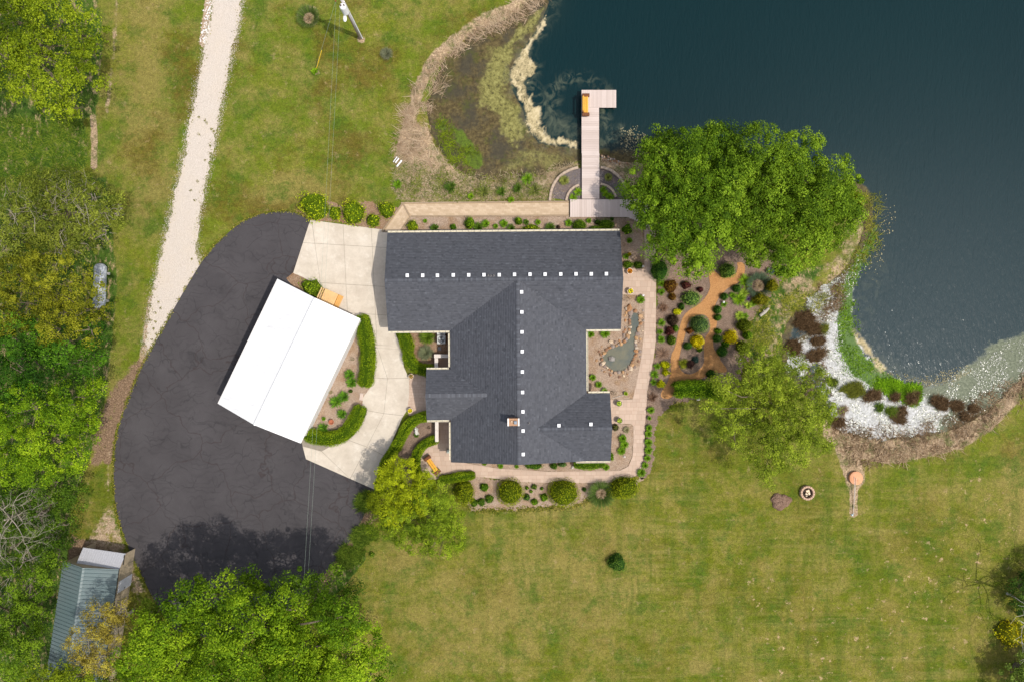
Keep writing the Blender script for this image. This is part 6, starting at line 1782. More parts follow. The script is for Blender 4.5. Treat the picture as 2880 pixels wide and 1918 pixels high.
# ------------------------------------------------------------------ hedges
HG = ((.050,.095,.004),(.120,.180,.006),(.215,.265,.015))
hedge([(1018,905),(1030,960),(1033,1020),(1026,1070)], 44, 1.05, HG, 'hedge_leaf', 'long clipped hedge along the east side of the white garage', seed=41)
hedge([(1008,1158),(992,1195),(962,1228),(915,1237),(870,1226)], 42, 1.0, HG, 'hedge_leaf', 'clipped hedge curving round the south corner of the garage bed', seed=42)
hedge([(1132,938),(1142,962),(1146,980)], 38, .95, HG, 'hedge_leaf', 'short clipped hedge at the corner where the garage wing meets the heat pump bed', seed=43)
hedge([(1146,1000),(1156,1025),(1182,1040),(1212,1044)], 34, .95, HG, 'hedge_leaf', 'clipped hedge curving under the entry wing eave by the L shaped wall', seed=44)
hedge([(1210,1169),(1165,1178),(1140,1205),(1118,1250),(1088,1290),(1076,1325),(1068,1380)], 30, 1.0, HG, 'hedge_leaf', 'longest clipped hedge between the concrete drive and the front bed', seed=45)
hedge([(1220,1238),(1192,1248),(1172,1272),(1167,1300),(1170,1332)], 27, .85, HG, 'hedge_leaf', 'inner curved hedge wrapping the front patio', seed=46)
hedge([(1245,1350),(1285,1343),(1325,1338)], 26, .8, HG, 'hedge_leaf', 'short hedge on the outer side of the front patio by the small trees', seed=47)
hedge([(1920,1096),(1960,1092),(2000,1098),(2035,1105)], 50, 1.9, ((.050,.110,.004),(.115,.200,.008),(.215,.30,.02)), 'bright_hedge', 'tall bright green hedge below the woodchip path', seed=48, leaf=.10)

# ------------------------------------------------------------------ shrubs and perennials
YB = ((.085,.140,.006),(.215,.270,.010),(.400,.415,.02))
for i, (px, py, r, ry, h, lb) in enumerate(((881,577,45,40,1.9,'largest yellow green bush at the top of the asphalt'),(940,599,18,22,1.1,'narrow bush squeezed between the two big yellow green bushes'),(991,594,34,37,1.7,'second largest yellow green bush in the row above the concrete court'),
     (1048,618,21,21,1.1,'small yellow green bush nearest the concrete court edge'),(1084,586,25,23,1.3,'round yellow green bush next to the paver path bend'))):
    shrub(px, py, r, ry, h, YB, 'yellow_bush', lb, 'bushes above the concrete court', .12, .9, lump=.16)
shrub(874,809,33,26,1.5,((.075,.130,.006),(.165,.235,.012),(.285,.35,.035)),'stoop_bush','round green bush between the white garage and the timber stoop',None,.11,.9,lump=.14,ang=-.4)
OR = ((.060,.090,.004),(.155,.180,.006),(.27,.285,.012))
for (px, py, rx, ry, lb, a_) in ((1435,1388,41,40,'clipped olive green globe shrub left of the other two along the south walkway',0),(1586,1389,47,41,'largest clipped olive green globe shrub south of the house',0),(1757,1374,49,34,'clipped olive green globe shrub at the walkway corner',.25),(1306,1388,30,38,'clipped olive green globe shrub beside the soft green tree',0)):
    shrub(px, py, rx, ry, 1.9, OR, 'globe_leaf', lb, 'clipped globe shrubs along the south walkway', .085, 1.15, lump=.05, ang=a_)
G1 = ((.040,.100,.005),(.092,.182,.010),(.175,.275,.025)); G2 = ((.022,.055,.008),(.050,.095,.012),(.10,.155,.03)); G3 = ((.055,.115,.005),(.120,.215,.010),(.215,.320,.02))
grp = 'plants in the north bed'
shrub(1159,635,16,19,1.0,YB,'yellow_bush','yellow green bush at the west end of the north bed',grp,.09,1,lump=.15)
tuft(1196,622,5,.25,G1,'tuft_green','tiny green sprig alone near the paver path in the north bed',grp)
tuft(1222,644,11,.5,G2,'tuft_dark','dark grassy tuft against the gutter near the west end of the north bed',grp)
shrub(1274,638,10,10,.5,G1,'green_leaf','small dark green bush halfway between the two brightest bushes of the north bed',grp,.08)
shrub(1320,627,16,19,1.1,G3,'bright_leaf','bright green oval bush in the middle of the north bed',grp,.08,1,lump=.12)
tuft(1344,641,13,.55,G2,'tuft_dark','dark grassy tuft tucked beside the bright green oval bush',grp)
tuft(1366,630,10,.4,G1,'tuft_green','round green tuft just right of the bright oval bush',grp)
tuft(1394,637,6,.3,G1,'tuft_green','smallest green tuft between two round tufts of the north bed',grp)
tuft(1417,630,10,.4,G1,'tuft_green','round green tuft left of the bright green ball in the north bed',grp)
tuft(1438,643,10,.5,G2,'tuft_dark','dark tuft at the gutter left of the bright green ball',grp)
shrub(1458,621,12,13,.9,G3,'bright_leaf','bright green ball near the east part of the north bed',grp,.08)
tuft(1480,626,7,.35,G2,'tuft_dark','dark little tuft right of the bright green ball',grp)
shrub(1494,642,26,13,.9,YB,'yellow_bush','wide yellow green bush partly hidden by the roof gutter',grp,.09,1,lump=.15)
tuft(1513,626,7,.35,G1,'tuft_green','little green tuft above the wide yellow green bush',grp)
tuft(1548,642,13,.5,G2,'tuft_dark','dark grassy tuft at the gutter right of the wide yellow green bush',grp)
shrub(1571,639,6,8,.5,((.05,.03,.02),(.10,.06,.04),(.15,.10,.06)),'brown_leaf','small brown bush in the north bed',grp,.07)
tuft(1599,628,9,.4,G1,'tuft_green','green tuft left of the clipped balls at the boardwalk',grp)
BX = ((.035,.080,.005),(.085,.145,.008),(.155,.215,.02))
shrub(1631,633,22,19,1.2,BX,'box_leaf','left clipped box ball below the boardwalk',grp,.065,1.2,lump=.03)
tuft(1656,622,6,.35,G1,'tuft_green','small tuft between the two clipped box balls',grp)
shrub(1675,643,20,10,.8,BX,'box_leaf','low clipped box mound between the two larger balls',grp,.065,1.2,lump=.04)
shrub(1681,624,9,8,.7,G2,'green_dark','small dark bush at the upper left of the right box ball',grp,.07)
shrub(1707,632,24,19,1.25,BX,'box_leaf','right and largest clipped box ball below the boardwalk',grp,.065,1.2,lump=.03)
shrub(1722,616,6,6,.5,G2,'green_dark','small dark bush at the upper right of the largest box ball',grp,.07)
shrub(1766,645,15,15,.7,G3,'bright_leaf','leafy bright green plant at the house corner near the boardwalk curve',None,.13,.8,lump=.25)
tuft(1770,677,7,.4,G1,'tuft_green','dark green tuft in the shaded bed east of the house')
tuft(1761,722,7,.35,G1,'tuft_green','green tuft in the shaded bed just above the clipped box hedge')
shrub(1767,744,16,12,.8,BX,'box_leaf','left half of the clipped box hedge at the patio','clipped box pair at the patio',.065,1.1,lump=.05,flat_top=True)
shrub(1796,745,15,12,.8,((.025,.06,.005),(.06,.105,.008),(.11,.16,.02)),'box_dark','right darker half of the clipped box hedge at the patio','clipped box pair at the patio',.065,1.1,lump=.05,flat_top=True)
tuft(1770,716,5,.3,((.10,.10,.01),(.3,.22,.01),(.45,.32,.03)),'tuft_yellow','little yellow flowering plant in the shaded bed east of the house')
# garden pond bed
grp = 'plants round the garden pond'
for (px, py, r, c_, m_, lb) in ((1802,843,10,G1,'tuft_green','green tuft at the top right corner of the garden pond bed'),(1702,938,12,G1,'tuft_green','larger green tuft under the eave left of the pond stones'),(1661,940,9,G1,'tuft_green','green tuft in the inner house corner left of the pond'),
      (1667,1061,8,G1,'tuft_green','upper of two small green tufts left below the pond'),(1684,1081,8,G1,'tuft_green','lower of two small green tufts left below the pond'),(1700,1099,8,((.06,.11,.02),(.13,.2,.05),(.25,.33,.1)),'tuft_pale','pale green plant at the gutter corner below the pond'),(1760,1106,5,((.08,.13,.01),(.2,.28,.02),(.35,.42,.05)),'tuft_lime','tiny lime green plant near the bleached stick')):
    tuft(px, py, r, .4, c_, m_, lb, grp)
BR = ((.040,.030,.018),(.085,.070,.035),(.14,.13,.06))
shrub(1761,841,11,9,.5,BR,'bronze_leaf','dark bronze shrub at the top of the garden pond bed',grp,.08,.6,core=False)
shrub(1727,1104,9,9,.5,BR,'bronze_leaf','dark bronze shrub above the east door patio',grp,.08,.6,core=False)
grp = 'plants in the small south east bed'
shrub(1732,1202,11,11,.6,((.05,.05,.02),(.09,.10,.03),(.16,.18,.05)),'bronze_green','dark bushy shrub beside the lower dark pot',grp,.08,.8)
tuft(1762,1208,8,.3,((.14,.12,.06),(.25,.23,.12),(.33,.32,.18)),'tuft_grey','greyish dry tuft at the rounded bed corner',grp)
for (px, py, lb) in ((1751,1232,'top one of three green tufts in the south east bed'),(1756,1250,'middle one of three green tufts in the south east bed'),(1748,1268,'bottom one of three green tufts in the south east bed')):
    tuft(px, py, 10, .4, G1, 'tuft_green', lb, grp)
shrub(1720,1284,9,13,.9,G3,'bright_leaf','bright green bush half under the roof at the south east corner',grp,.08)
grp = 'foundation plants on the south side'
shrub(1500,1311,27,11,.9,((.035,.085,.008),(.08,.15,.015),(.15,.235,.03)),'found_leaf','long green foundation shrub left of centre on the south side',grp,.08,1,lump=.12)
shrub(1559,1311,12,11,.8,((.035,.085,.008),(.08,.15,.015),(.15,.235,.03)),'found_leaf','round green foundation shrub right of the long one',grp,.08,1,lump=.12)
shrub(1582,1307,14,9,.7,((.05,.10,.03),(.10,.17,.06),(.18,.26,.1)),'found_pale','paler green shrub against the south eave',grp,.08)
hedge([(1625,1307),(1658,1309),(1692,1305)], 24, .9, ((.035,.080,.004),(.085,.150,.007),(.15,.225,.015)), 'south_hedge', 'clipped dark green hedge below the south east eave', seed=49)
tuft(1705,1313,8,.4,G1,'tuft_green','green tuft at the east end of the south foundation hedge',grp)
tuft(1453,1311,5,.3,G1,'tuft_green','tiny tuft near the south gable ridge',grp)
tuft(1408,1309,7,.3,G1,'tuft_green','small tuft under the west end of the south gable',grp)
shrub(1362,1305,8,5,.4,G3,'bright_leaf','small bright plant at the start of the south foundation bed',grp,.07)
# row outside the walkway
ords = ['northernmost', 'second', 'third', 'fourth', 'fifth', 'sixth', 'seventh', 'eighth', 'southernmost']
for (px, py, r), od in zip(((1831,1153,9),(1826,1175,5),(1825,1202,8),(1824,1219,9),(1824,1244,10),(1824,1266,10),(1821,1288,8),(1814,1308,8),(1804,1328,11)), ords):
    tuft(px, py, r, .42, G1, 'tuft_green', f'{od} green tuft of the row between the east walkway and the lawn', 'row of tufts outside the east walkway', z0=.03)
# south shrub bed
grp = 'small plants in the south shrub bed'
for (px, py, r, h, c_, m_, k, lb) in ((1482,1372,6,.3,G1,'green_leaf','s','small green plant close right of the left globe shrub'),(1503,1369,9,.45,((.05,.085,.012),(.10,.15,.025),(.17,.23,.05)),'sage_leaf','s','soft green plant nearest the walkway between two globe shrubs'),(1494,1382,5,.3,G1,'green_leaf','s','tiny green plant below the soft green one'),
      (1524,1374,5,.3,G1,'green_leaf','s','tiny green plant left of the largest globe shrub near the walkway'),(1530,1399,13,.6,G3,'bright_leaf','s','bright green bush touching the largest globe shrub'),(1503,1412,11,.5,G3,'bright_leaf','s','leafy bright plant at the lawn edge between the globe shrubs'),
      (1482,1398,11,.6,((.03,.07,.015),(.06,.12,.025),(.11,.18,.05)),'blue_leaf','s','dark green bush at the right flank of the left globe shrub'),(1644,1377,7,.4,G2,'green_dark','s','small dark plant right of the largest globe shrub'),
      (1361,1371,14,.7,G1,'green_leaf','s','glossy heart shaped green bush near the hedge end'),(1333,1415,13,.6,((.04,.085,.008),(.09,.15,.015),(.16,.22,.03)),'low_leaf','s','left one of three low bushes at the lawn edge'),(1353,1413,13,.6,((.04,.085,.008),(.09,.15,.015),(.16,.22,.03)),'low_leaf','s','middle one of three low bushes at the lawn edge'),
      (1375,1404,14,.6,((.04,.085,.008),(.09,.15,.015),(.16,.22,.03)),'low_leaf','s','right one of three low bushes at the lawn edge')):
    shrub(px, py, r, r, h, c_, m_, lb, grp, .08, .9, lump=.15, z0=.03)
tuft(1691,1389,28,.9,((.030,.060,.020),(.065,.105,.030),(.12,.16,.06)),'fountain_grass','dark fountain grass with tan centre between the largest globe and the corner globe',None,700,cat='ornamental grass',w=.02,name='ornamental_grass',hollow=.25,dead=True)
# garage bed
grp = 'spiky plants in the garage bed'
for (px, py, r, lb) in ((983,1053,13,'upper spiky green plant beside the long garage hedge'),(988,1076,13,'second spiky green plant beside the long garage hedge'),(967,1115,14,'spiky green plant in the middle of the garage bed to the right'),(945,1130,16,'widest spiky green plant in the middle of the garage bed'),(962,1164,12,'spiky green plant left of the curved garage hedge'),(909,1204,13,'spiky green plant in the bottom corner of the garage bed')):
    tuft(px, py, r, .55, ((.025,.080,.010),(.065,.150,.014),(.15,.26,.03)), 'yucca_leaf', lb, grp, 120, w=.05)
shrub(989,1009,7,7,.4,((.03,.05,.01),(.06,.08,.02),(.10,.12,.04)),'dull_leaf','small dull dark bush between garage wall and hedge top',grp,.07,.6,core=False)
shrub(985,1100,7,6,.4,((.04,.07,.01),(.09,.12,.02),(.14,.18,.04)),'dull_green','small dull green bush below the long garage hedge',grp,.07,.7)
tuft(911,1177,5,.35,G1,'tuft_green','small upright green plant left of the terracotta pot',grp)
shrub(928,1102,9,5,.3,((.04,.08,.01),(.09,.14,.02),(.15,.21,.05)),'dull_green','low green plant against the garage wall in the bed',grp,.07,.6,core=False)
# heat pump bed
tuft(1201,948,19,.6,((.035,.080,.006),(.085,.140,.015),(.19,.22,.06)),'lawn_tuft','green spreading grass clump under the garage wing eave',None,600,cat='ornamental grass',w=.02,name='ornamental_grass')
tuft(1197,992,19,.6,((.09,.105,.05),(.17,.19,.10),(.27,.29,.17)),'blue_grass','blue grey grass clump in the heat pump bed',None,600,cat='ornamental grass',w=.02,name='ornamental_grass')
tuft(1144,1301,6,.3,G3,'bright_tuft','small bright plant in the shaded part of the front bed'); tuft(1094,1314,6,.3,G3,'bright_tuft','small bright plant beside the longest hedge in the front bed')
shrub(1206,1202,5,5,.25,BR,'bronze_leaf','small dark plant right of the stone ornament',None,.07,.5,core=False)
tuft(1171,1223,6,.3,G2,'tuft_dark','dark green plant growing out of the stone animal ornament',z0=.15)
# lawn and slope plants
tuft(866,47,22,.8,((.035,.065,.020),(.075,.115,.035),(.14,.18,.08)),'fountain_grass2','ring shaped grass clump with a dead brown centre on the top lawn',None,600,cat='ornamental grass',w=.02,name='ornamental_grass',hollow=.5,dead=True)
tuft(1087,152,15,.5,((.08,.09,.05),(.15,.16,.09),(.24,.24,.16)),'grey_grass','dull grey green grass clump between the pole and the reeds',None,400,cat='ornamental grass',w=.02,name='ornamental_grass')
tuft(885,201,9,.35,G3,'bright_tuft','bright leafy plant at the foot of the yellow guy guard',None,60,w=.07)
shrub(1737,1586,28,28,1.3,((.025,.065,.010),(.060,.115,.018),(.12,.19,.045)),'round_dark','single dark green round bush out on the south lawn',None,.10,.9,lump=.2)
grp = 'tufts on the slope above the paver path'
for (px, py, r, h, c_, m_, lb) in ((1267,527,16,.55,G2,'tuft_dark','dark grass tuft leftmost of the slope row above the paver path'),(1361,540,17,.55,((.06,.085,.02),(.12,.14,.04),(.2,.21,.08)),'slope_grass','broad mixed grass tuft on the slope above the paver path'),(1324,553,8,.4,G3,'bright_tuft','bright green sprig just above the paver path'),(1410,540,13,.5,G2,'tuft_dark','dark tuft third along the slope row'),
      (1456,530,12,.5,G2,'tuft_dark','dark tuft near the outer block edging'),(1503,536,18,.5,((.06,.085,.02),(.12,.14,.04),(.2,.21,.08)),'slope_grass','wide mixed tuft beside the outer block edging'),(1482,503,15,.4,G1,'tuft_green','green tuft on the slope close to the pond edge'),(1437,563,8,.4,G3,'bright_tuft','bright sprig at the paver path left of the block edging'),(1118,520,12,.4,G1,'tuft_green','green tuft near the bend of the paver path')):
    tuft(px, py, r, h, c_, m_, lb, grp, 110)
for (px, py, lb) in ((1612,556,'left day lily clump inside the inner block edging'),(1626,540,'right day lily clump inside the inner block edging'),(1704,548,'grassy plant inside the inner edging right of the dock'),(1716,555,'smallest plant inside the inner edging right of the dock'),(1697,534,'upper plant inside the inner edging right of the dock')):
    tuft(px, py, 11, .35, G3, 'bright_tuft', lb, 'plants inside the dock edging', 70)
tuft(1587,508,12,.4,((.08,.09,.03),(.16,.17,.06),(.24,.24,.1)),'slope_grass2','sparse grassy plant on the slate mulch left of the dock'); tuft(1711,500,10,.4,((.08,.09,.03),(.16,.17,.06),(.24,.24,.1)),'slope_grass2','sparse grassy plant on the slate mulch right of the dock')
# east garden
grp = 'shrubs in the east garden'
MH = ((.070,.030,.008),(.150,.075,.012),(.24,.14,.025)); BU = ((.050,.012,.012),(.105,.030,.022),(.17,.07,.04)); DB = ((.030,.018,.012),(.065,.042,.022),(.11,.08,.04))
VG = ((.055,.110,.025),(.135,.220,.060),(.27,.36,.14)); GG = ((.040,.080,.025),(.090,.150,.050),(.165,.235,.10))
YE = ((.42,.32,.005),(.64,.49,.008),(.78,.62,.02)); YL = ((.36,.37,.006),(.58,.56,.010),(.74,.70,.03))
CN = ((.022,.070,.010),(.055,.130,.020),(.11,.205,.035)); GO = ((.075,.080,.004),(.165,.155,.006),(.27,.235,.015)); OL = ((.045,.065,.004),(.100,.125,.008),(.18,.20,.02))
E = [
 (1860,758,27,34,2.2,CN,'conifer','dark green rounded conifer against the east walkway under the tree',.07,.05),
 (1887,804,21,20,1.1,MH,'mahogany','largest mahogany brown shrub near the walkway',.08,.15),(1932,801,15,13,.9,BU,'burgundy','burgundy shrub right of the mahogany one',.08,.15),(1893,835,12,12,.8,MH,'mahogany','small mahogany shrub below the largest one',.08,.15),
 (1971,814,10,9,.6,BU,'burgundy','small burgundy shrub at the woodchip path above the variegated mound',.08,.15),(1947,839,29,24,1.4,VG,'variegated','pale variegated mound left of the woodchip path',.10,.08),
 (1906,877,13,11,.7,YL,'lime_yellow','bright lime yellow shrub at the bend of the woodchip path',.075,.15),(1895,900,18,18,1.2,DB,'dark_brown','dark brown round shrub left of the woodchip path',.08,.1),(1885,932,14,15,.8,BU,'burgundy2','sprawling dark reddish shrub below the dark brown one',.09,.25),
 (1901,924,11,12,.8,G1,'green_leaf','green bush between the dark brown shrub and the path',.08,.1),(1891,957,14,16,1.0,((.035,.070,.006),(.08,.12,.010),(.14,.19,.025)),'olive_green','olive green bush left of the path below the reddish shrub',.08,.1),
 (1872,1027,14,13,.8,YL,'lime_yellow','upper and largest of three lime yellow shrubs by the walkway',.075,.2),(1875,1048,12,10,.7,YL,'lime_yellow','middle of three lime yellow shrubs by the walkway',.075,.2),(1860,1079,13,12,.7,YL,'lime_yellow','lowest of three lime yellow shrubs by the walkway',.075,.2),
 (1972,912,28,29,1.7,GG,'grey_green','big grey green mound on the path island',.085,.05),(1941,930,11,11,.7,((.08,.025,.01),(.17,.06,.015),(.25,.11,.03)),'red_brown','red brown shrub tucked left of the big mound on the island',.075,.12),
 (1964,960,21,21,1.2,YE,'gold','golden yellow globe on the path island',.085,.08),(1936,973,13,12,.9,CN,'conifer','dark conifer ball left of the golden globe on the island',.06,.04),(1969,984,9,7,.4,G1,'green_leaf','low green plant under the golden globe',.08,.2),
 (1941,1024,12,14,.5,((.05,.025,.02),(.10,.05,.04),(.15,.09,.06)),'burgundy3','low dark burgundy plant in the lower island',.08,.25),(1957,1012,11,12,.6,((.03,.06,.045),(.06,.10,.08),(.11,.16,.13)),'blue_spruce','small blue green spruce in the lower island',.07,.2),
 (2050,760,25,25,1.6,((.045,.090,.012),(.105,.170,.030),(.21,.29,.09)),'white_flower_leaf','green mound dotted with white flowers inside the path loop',.09,.07),
 (2075,811,13,13,1.0,CN,'conifer','topmost dark conifer ball right of the path',.06,.04),(2040,834,12,12,.9,CN,'conifer','dark conifer ball beside the white path light',.06,.04),(2021,871,13,14,.9,CN,'conifer','dark conifer ball just right of the path fork',.06,.05),
 (2021,893,12,11,.8,((.030,.085,.008),(.07,.145,.014),(.13,.215,.03)),'mid_conifer','mid green ball below the one at the path fork',.07,.06),(2022,932,11,10,.7,G1,'green_leaf','green bush above the conifer ball left of the right golden globe',.08,.12),(2020,952,14,13,1.0,CN,'conifer','dark conifer ball left of the right golden globe',.06,.04),
 (2034,989,16,17,1.2,CN,'conifer','lowest and largest dark conifer ball right of the path',.06,.04),(2060,948,21,22,1.2,YE,'gold','golden yellow globe right of the path',.085,.08),
 (2175,803,19,22,1.4,GO,'golden_conifer','upper golden olive conifer mound on the garden edge',.07,.08),(2143,842,25,20,1.4,GO,'golden_conifer','lower golden olive conifer mound on the garden edge',.07,.08),
 (2099,916,23,20,1.6,OL,'olive_conifer','broad olive green mound right of the golden globe',.075,.06),(2105,943,14,14,1.1,((.05,.11,.005),(.11,.20,.01),(.19,.28,.025)),'fresh_bush','fresh green bush below the broad olive mound',.08,.1),(2093,976,20,21,1.5,OL,'olive_conifer','lower olive green mound above the willow',.075,.06),
 (2203,760,20,20,1.5,((.035,.09,.007),(.08,.16,.014),(.16,.25,.04)),'edge_bush','round green bush on the garden edge below the shore tree',.085,.1),(2003,1052,15,14,1.3,((.02,.055,.008),(.045,.095,.014),(.09,.15,.03)),'shade_bush','dark green bush at the right end of the tall bright hedge',.08,.12),
 (2042,968,13,11,.5,G1,'green_leaf','low spreading green plant below the right golden globe',.09,.2),(1919,862,10,12,.7,((.02,.06,.008),(.045,.105,.014),(.09,.16,.03)),'shade_bush2','shaded dark bush under the variegated mound',.08,.15),
]
for (px, py, rx, ry, h, c_, m_, lb, lf, lp) in E:
    shrub(px, py, rx, ry, h, c_, m_, lb, grp, lf, 1.0, lump=lp, z0=.03 if not (1925 < px < 1990 and 880 < py < 1050) else .08)
grp = 'perennials in the east garden'
LG = ((.10,.16,.02),(.22,.30,.045),(.38,.45,.11))
for (px, py, r, h, c_, m_, lb) in ((1860,798,9,.4,G1,'tuft_green','green tuft by the walkway under the tree edge'),(1860,822,9,.4,G1,'tuft_green','green tuft by the walkway left of the mahogany shrubs'),(1860,908,10,.4,G1,'tuft_green','green tuft left of the dark brown round shrub'),(1857,933,8,.4,G1,'tuft_green','small green tuft by the walkway left of the reddish shrub'),(1859,954,10,.4,G1,'tuft_green','green tuft by the walkway left of the olive green bush'),
      (1848,1030,9,.4,G1,'tuft_green','green tuft left of the upper lime yellow shrub'),(1841,1052,11,.4,G1,'tuft_green','green tuft left of the middle lime yellow shrub'),(1838,1074,8,.4,G1,'tuft_green','green tuft left of the lowest lime yellow shrub'),
      (1866,866,12,.3,((.10,.05,.03),(.19,.11,.07),(.28,.18,.12)),'dead_stems','reddish twiggy perennial above the dark brown shrub'),(1864,994,16,.3,((.12,.07,.045),(.24,.15,.10),(.35,.24,.17)),'dead_stems2','large tan twiggy perennial beside the walkway'),(1836,1117,12,.3,((.07,.035,.02),(.14,.08,.05),(.24,.15,.1)),'dead_stems3','dark reddish twiggy perennial at the foot of the woodchip path'),
      (2096,791,17,.45,G3,'bright_tuft','broad green day lily beside the topmost conifer ball'),(2080,843,17,.45,G3,'bright_tuft','broad green day lily below the topmost conifer ball'),(2060,831,8,.35,G1,'tuft_green','small green perennial beside the white path light'),(2093,824,12,.4,LG,'pale_iris','pale lime leafed iris below the grass ring'),(2104,860,10,.4,LG,'pale_iris','pale lime leafed iris near the lower golden mound'),
      (2119,853,9,.4,G1,'tuft_green','green perennial touching the lower golden mound'),(2080,889,12,.4,LG,'pale_iris','pale lime leafed iris above the broad olive mound'),(2094,892,11,.45,G1,'tuft_green','green perennial above the broad olive mound'),(2037,856,8,.3,G1,'tuft_green','small green perennial under the white path light'),(2104,841,6,.35,((.05,.06,.05),(.12,.06,.16),(.2,.1,.3)),'purple_flower','little purple flowering plant left of the lower golden mound'),
      (2166,763,10,.5,((.05,.09,.07),(.10,.16,.13),(.17,.25,.21)),'blue_perennial','blue green perennial under the edge of the shore tree'),(1922,1023,13,.2,((.10,.11,.01),(.20,.21,.02),(.30,.30,.05)),'olive_cover','olive ground cover along the left rim of the island')):
    tuft(px, py, r, h, c_, m_, lb, grp, int(40+6*r), z0=.03 if px != 1922 else .08)
tuft(2137,803,25,.8,((.040,.075,.040),(.085,.130,.070),(.16,.21,.13)),'fountain_grass3','grey green grass ring with tan centre in the east garden',None,650,cat='ornamental grass',w=.02,name='ornamental_grass',hollow=.5,dead=True)
# ground cover by the asphalt
for (px, py, r, lb) in ((1028,1412,26,'dark grassy mound between the asphalt and the lime yellow tree'),(1022,1508,36,'large grassy mound in the middle of three beside the asphalt'),(985,1572,38,'green grassy mound closest to the dark tree')):
    sedge(px, py, r*1.15, r, .6, ((.026,.060,.008),(.065,.110,.014),(.15,.19,.045)), 'mound_grass', lb, 'grassy mounds beside the asphalt', 2600, int(px), .5, (.4, -.3), .03, 'ornamental_grass', 'ornamental grass')
shrub(1045,1560,9,9,.4,((.06,.11,.01),(.13,.2,.02),(.22,.3,.04)),'fresh_small','small fresh green bush at the lawn edge of the grassy mounds',None,.08)

# mulch pile on the lawn
x, y, _ = P(2197, 1410, .15); bm = bmesh.new(); bmesh.ops.create_icosphere(bm, subdivisions=4, radius=1)
rs_ = random.Random(77)
for v_ in bm.verts:
    a_ = math.atan2(v_.co.y, v_.co.x); q = 1+.13*math.sin(3*a_+.8)+.06*math.sin(7*a_)
    v_.co = (v_.co.x*.88*q+rs_.gauss(0, .012), v_.co.y*.72*q+rs_.gauss(0, .012), max(-.02, v_.co.z*.38+rs_.gauss(0, .02)))
m_ = bpy.data.meshes.new('mulch_pile'); bm.to_mesh(m_); bm.free()
mp = tag(link('mulch_pile', m_, mulch_mat('pile_mulch', (.085,.05,.035), (.20,.125,.09), (.34,.23,.17), (.15,.09,.06)), None, (x, y, 0)), 'heap of brown mulch on the lawn left of the fire pit', 'mulch pile')

# ------------------------------------------------------------------ reeds, marsh and floating leaves
RD = ((.20,.135,.080),(.42,.305,.205),(.62,.49,.36))
Mp = lambda p: M(p)
scatter_blades('dry_reeds', [Mp([(1245,-25),(1258,-5),(1215,30),(1165,52),(1105,73),(1057,108),(1018,155),(1003,205),(975,240),(945,270),(958,215),(983,160),(1018,115),(1068,72),(1130,45),(1190,15),(1215,-25)])], 15000, .7, .03, RD, 'reed', 51, .40, lean=(-.7, .75), lay=.8)
scatter_blades('dry_reeds', [Mp([(952,230),(985,235),(978,280),(962,320),(990,345),(1040,385),(1045,405),(1000,380),(950,385),(905,350),(930,290)])], 5500, .7, .03, RD, 'reed', 52, .46, lean=(-.4, -.6), lay=.8)
scatter_blades('slope_litter', [Mp([(905,360),(1000,385),(1100,410),(1220,402),(1335,372),(1330,390),(1270,440),(1265,462),(930,462),(900,430)])], 9000, .28, .03, ((.16,.12,.06),(.36,.28,.17),(.55,.45,.32)), 'litter', 53, lay=.95)
scatter_blades('slope_grass', [Mp([(900,380),(1000,392),(1110,415),(1230,405),(1265,440),(1265,462),(930,462)])], 5000, .35, .03, ((.045,.075,.012),(.10,.135,.025),(.19,.20,.06)), 'slope_green', 54, lay=.5)
scatter_blades('marsh_grass', [Mp([(1000,270),(1045,285),(1075,335),(1105,370),(1085,402),(1040,380),(1005,330)])], 3800, .38, .03, ((.045,.06,.005),(.105,.140,.008),(.17,.225,.015)), 'marsh_green', 55, .53, lay=.85)
scatter_blades('dry_reeds', [Mp([(1915,980),(1935,985),(2000,1012),(2090,1006),(2180,992),(2242,965),(2300,915),(2360,862),(2400,850),(2330,940),(2260,990),(2180,1030),(2110,1045),(2050,1060),(1990,1075),(1950,1060)])], 13000, .6, .035, ((.075,.042,.022),(.24,.155,.09),(.52,.40,.27)), 'brown_reed', 56, .40, lay=.8)
scatter_blades('bank_grass', [Mp([(1985,440),(2015,440),(2032,500),(2015,560),(1985,620),(1940,670),(1890,700),(1850,720),(1870,690),(1940,620),(1975,560)])], 9000, .45, .03, ((.05,.065,.012),(.13,.14,.025),(.28,.25,.09)), 'bank_leaf', 57, .42, lay=.6)
scatter_blades('bank_grass', [Mp([(1725,720),(1790,680),(1850,665),(1880,690),(1800,740),(1790,850),(1840,900),(1800,920),(1750,850),(1720,790)])], 11000, .4, .035, ((.055,.08,.010),(.14,.165,.022),(.30,.27,.09)), 'slope_leaf', 58, .47, lay=.6)
scatter_blades('rough_grass', [[(-40,330),(210,335),(250,400),(230,470),(90,560),(-40,570)]], 8000, .4, .04, ((.03,.07,.006),(.075,.13,.012),(.17,.19,.05)), 'rough_leaf', 59, lay=.5)
# weed mats rising from the water
scatter_blades('water_weed', [Mp([(2018,515),(2008,560),(1982,615),(1960,660),(1958,720),(1968,780),(1990,822),(2032,852),(2082,882),(2126,906),(2100,932),(2060,912),(2010,892),(1958,862),(1930,800),(1926,740),(1934,700),(1950,640),(1978,590)])], 16000, .22, .05, ((.035,.085,.006),(.085,.165,.010),(.16,.26,.03)), 'weed_leaf', 60, .42, zoff=.0, lay=.5)
scatter_blades('water_weed', [Mp([(2050,880),(2126,906),(2100,932),(2060,912),(2015,890),(2030,870)])], 9000, .25, .06, ((.05,.12,.004),(.11,.22,.008),(.19,.32,.02)), 'weed_bright', 61, lay=.4)
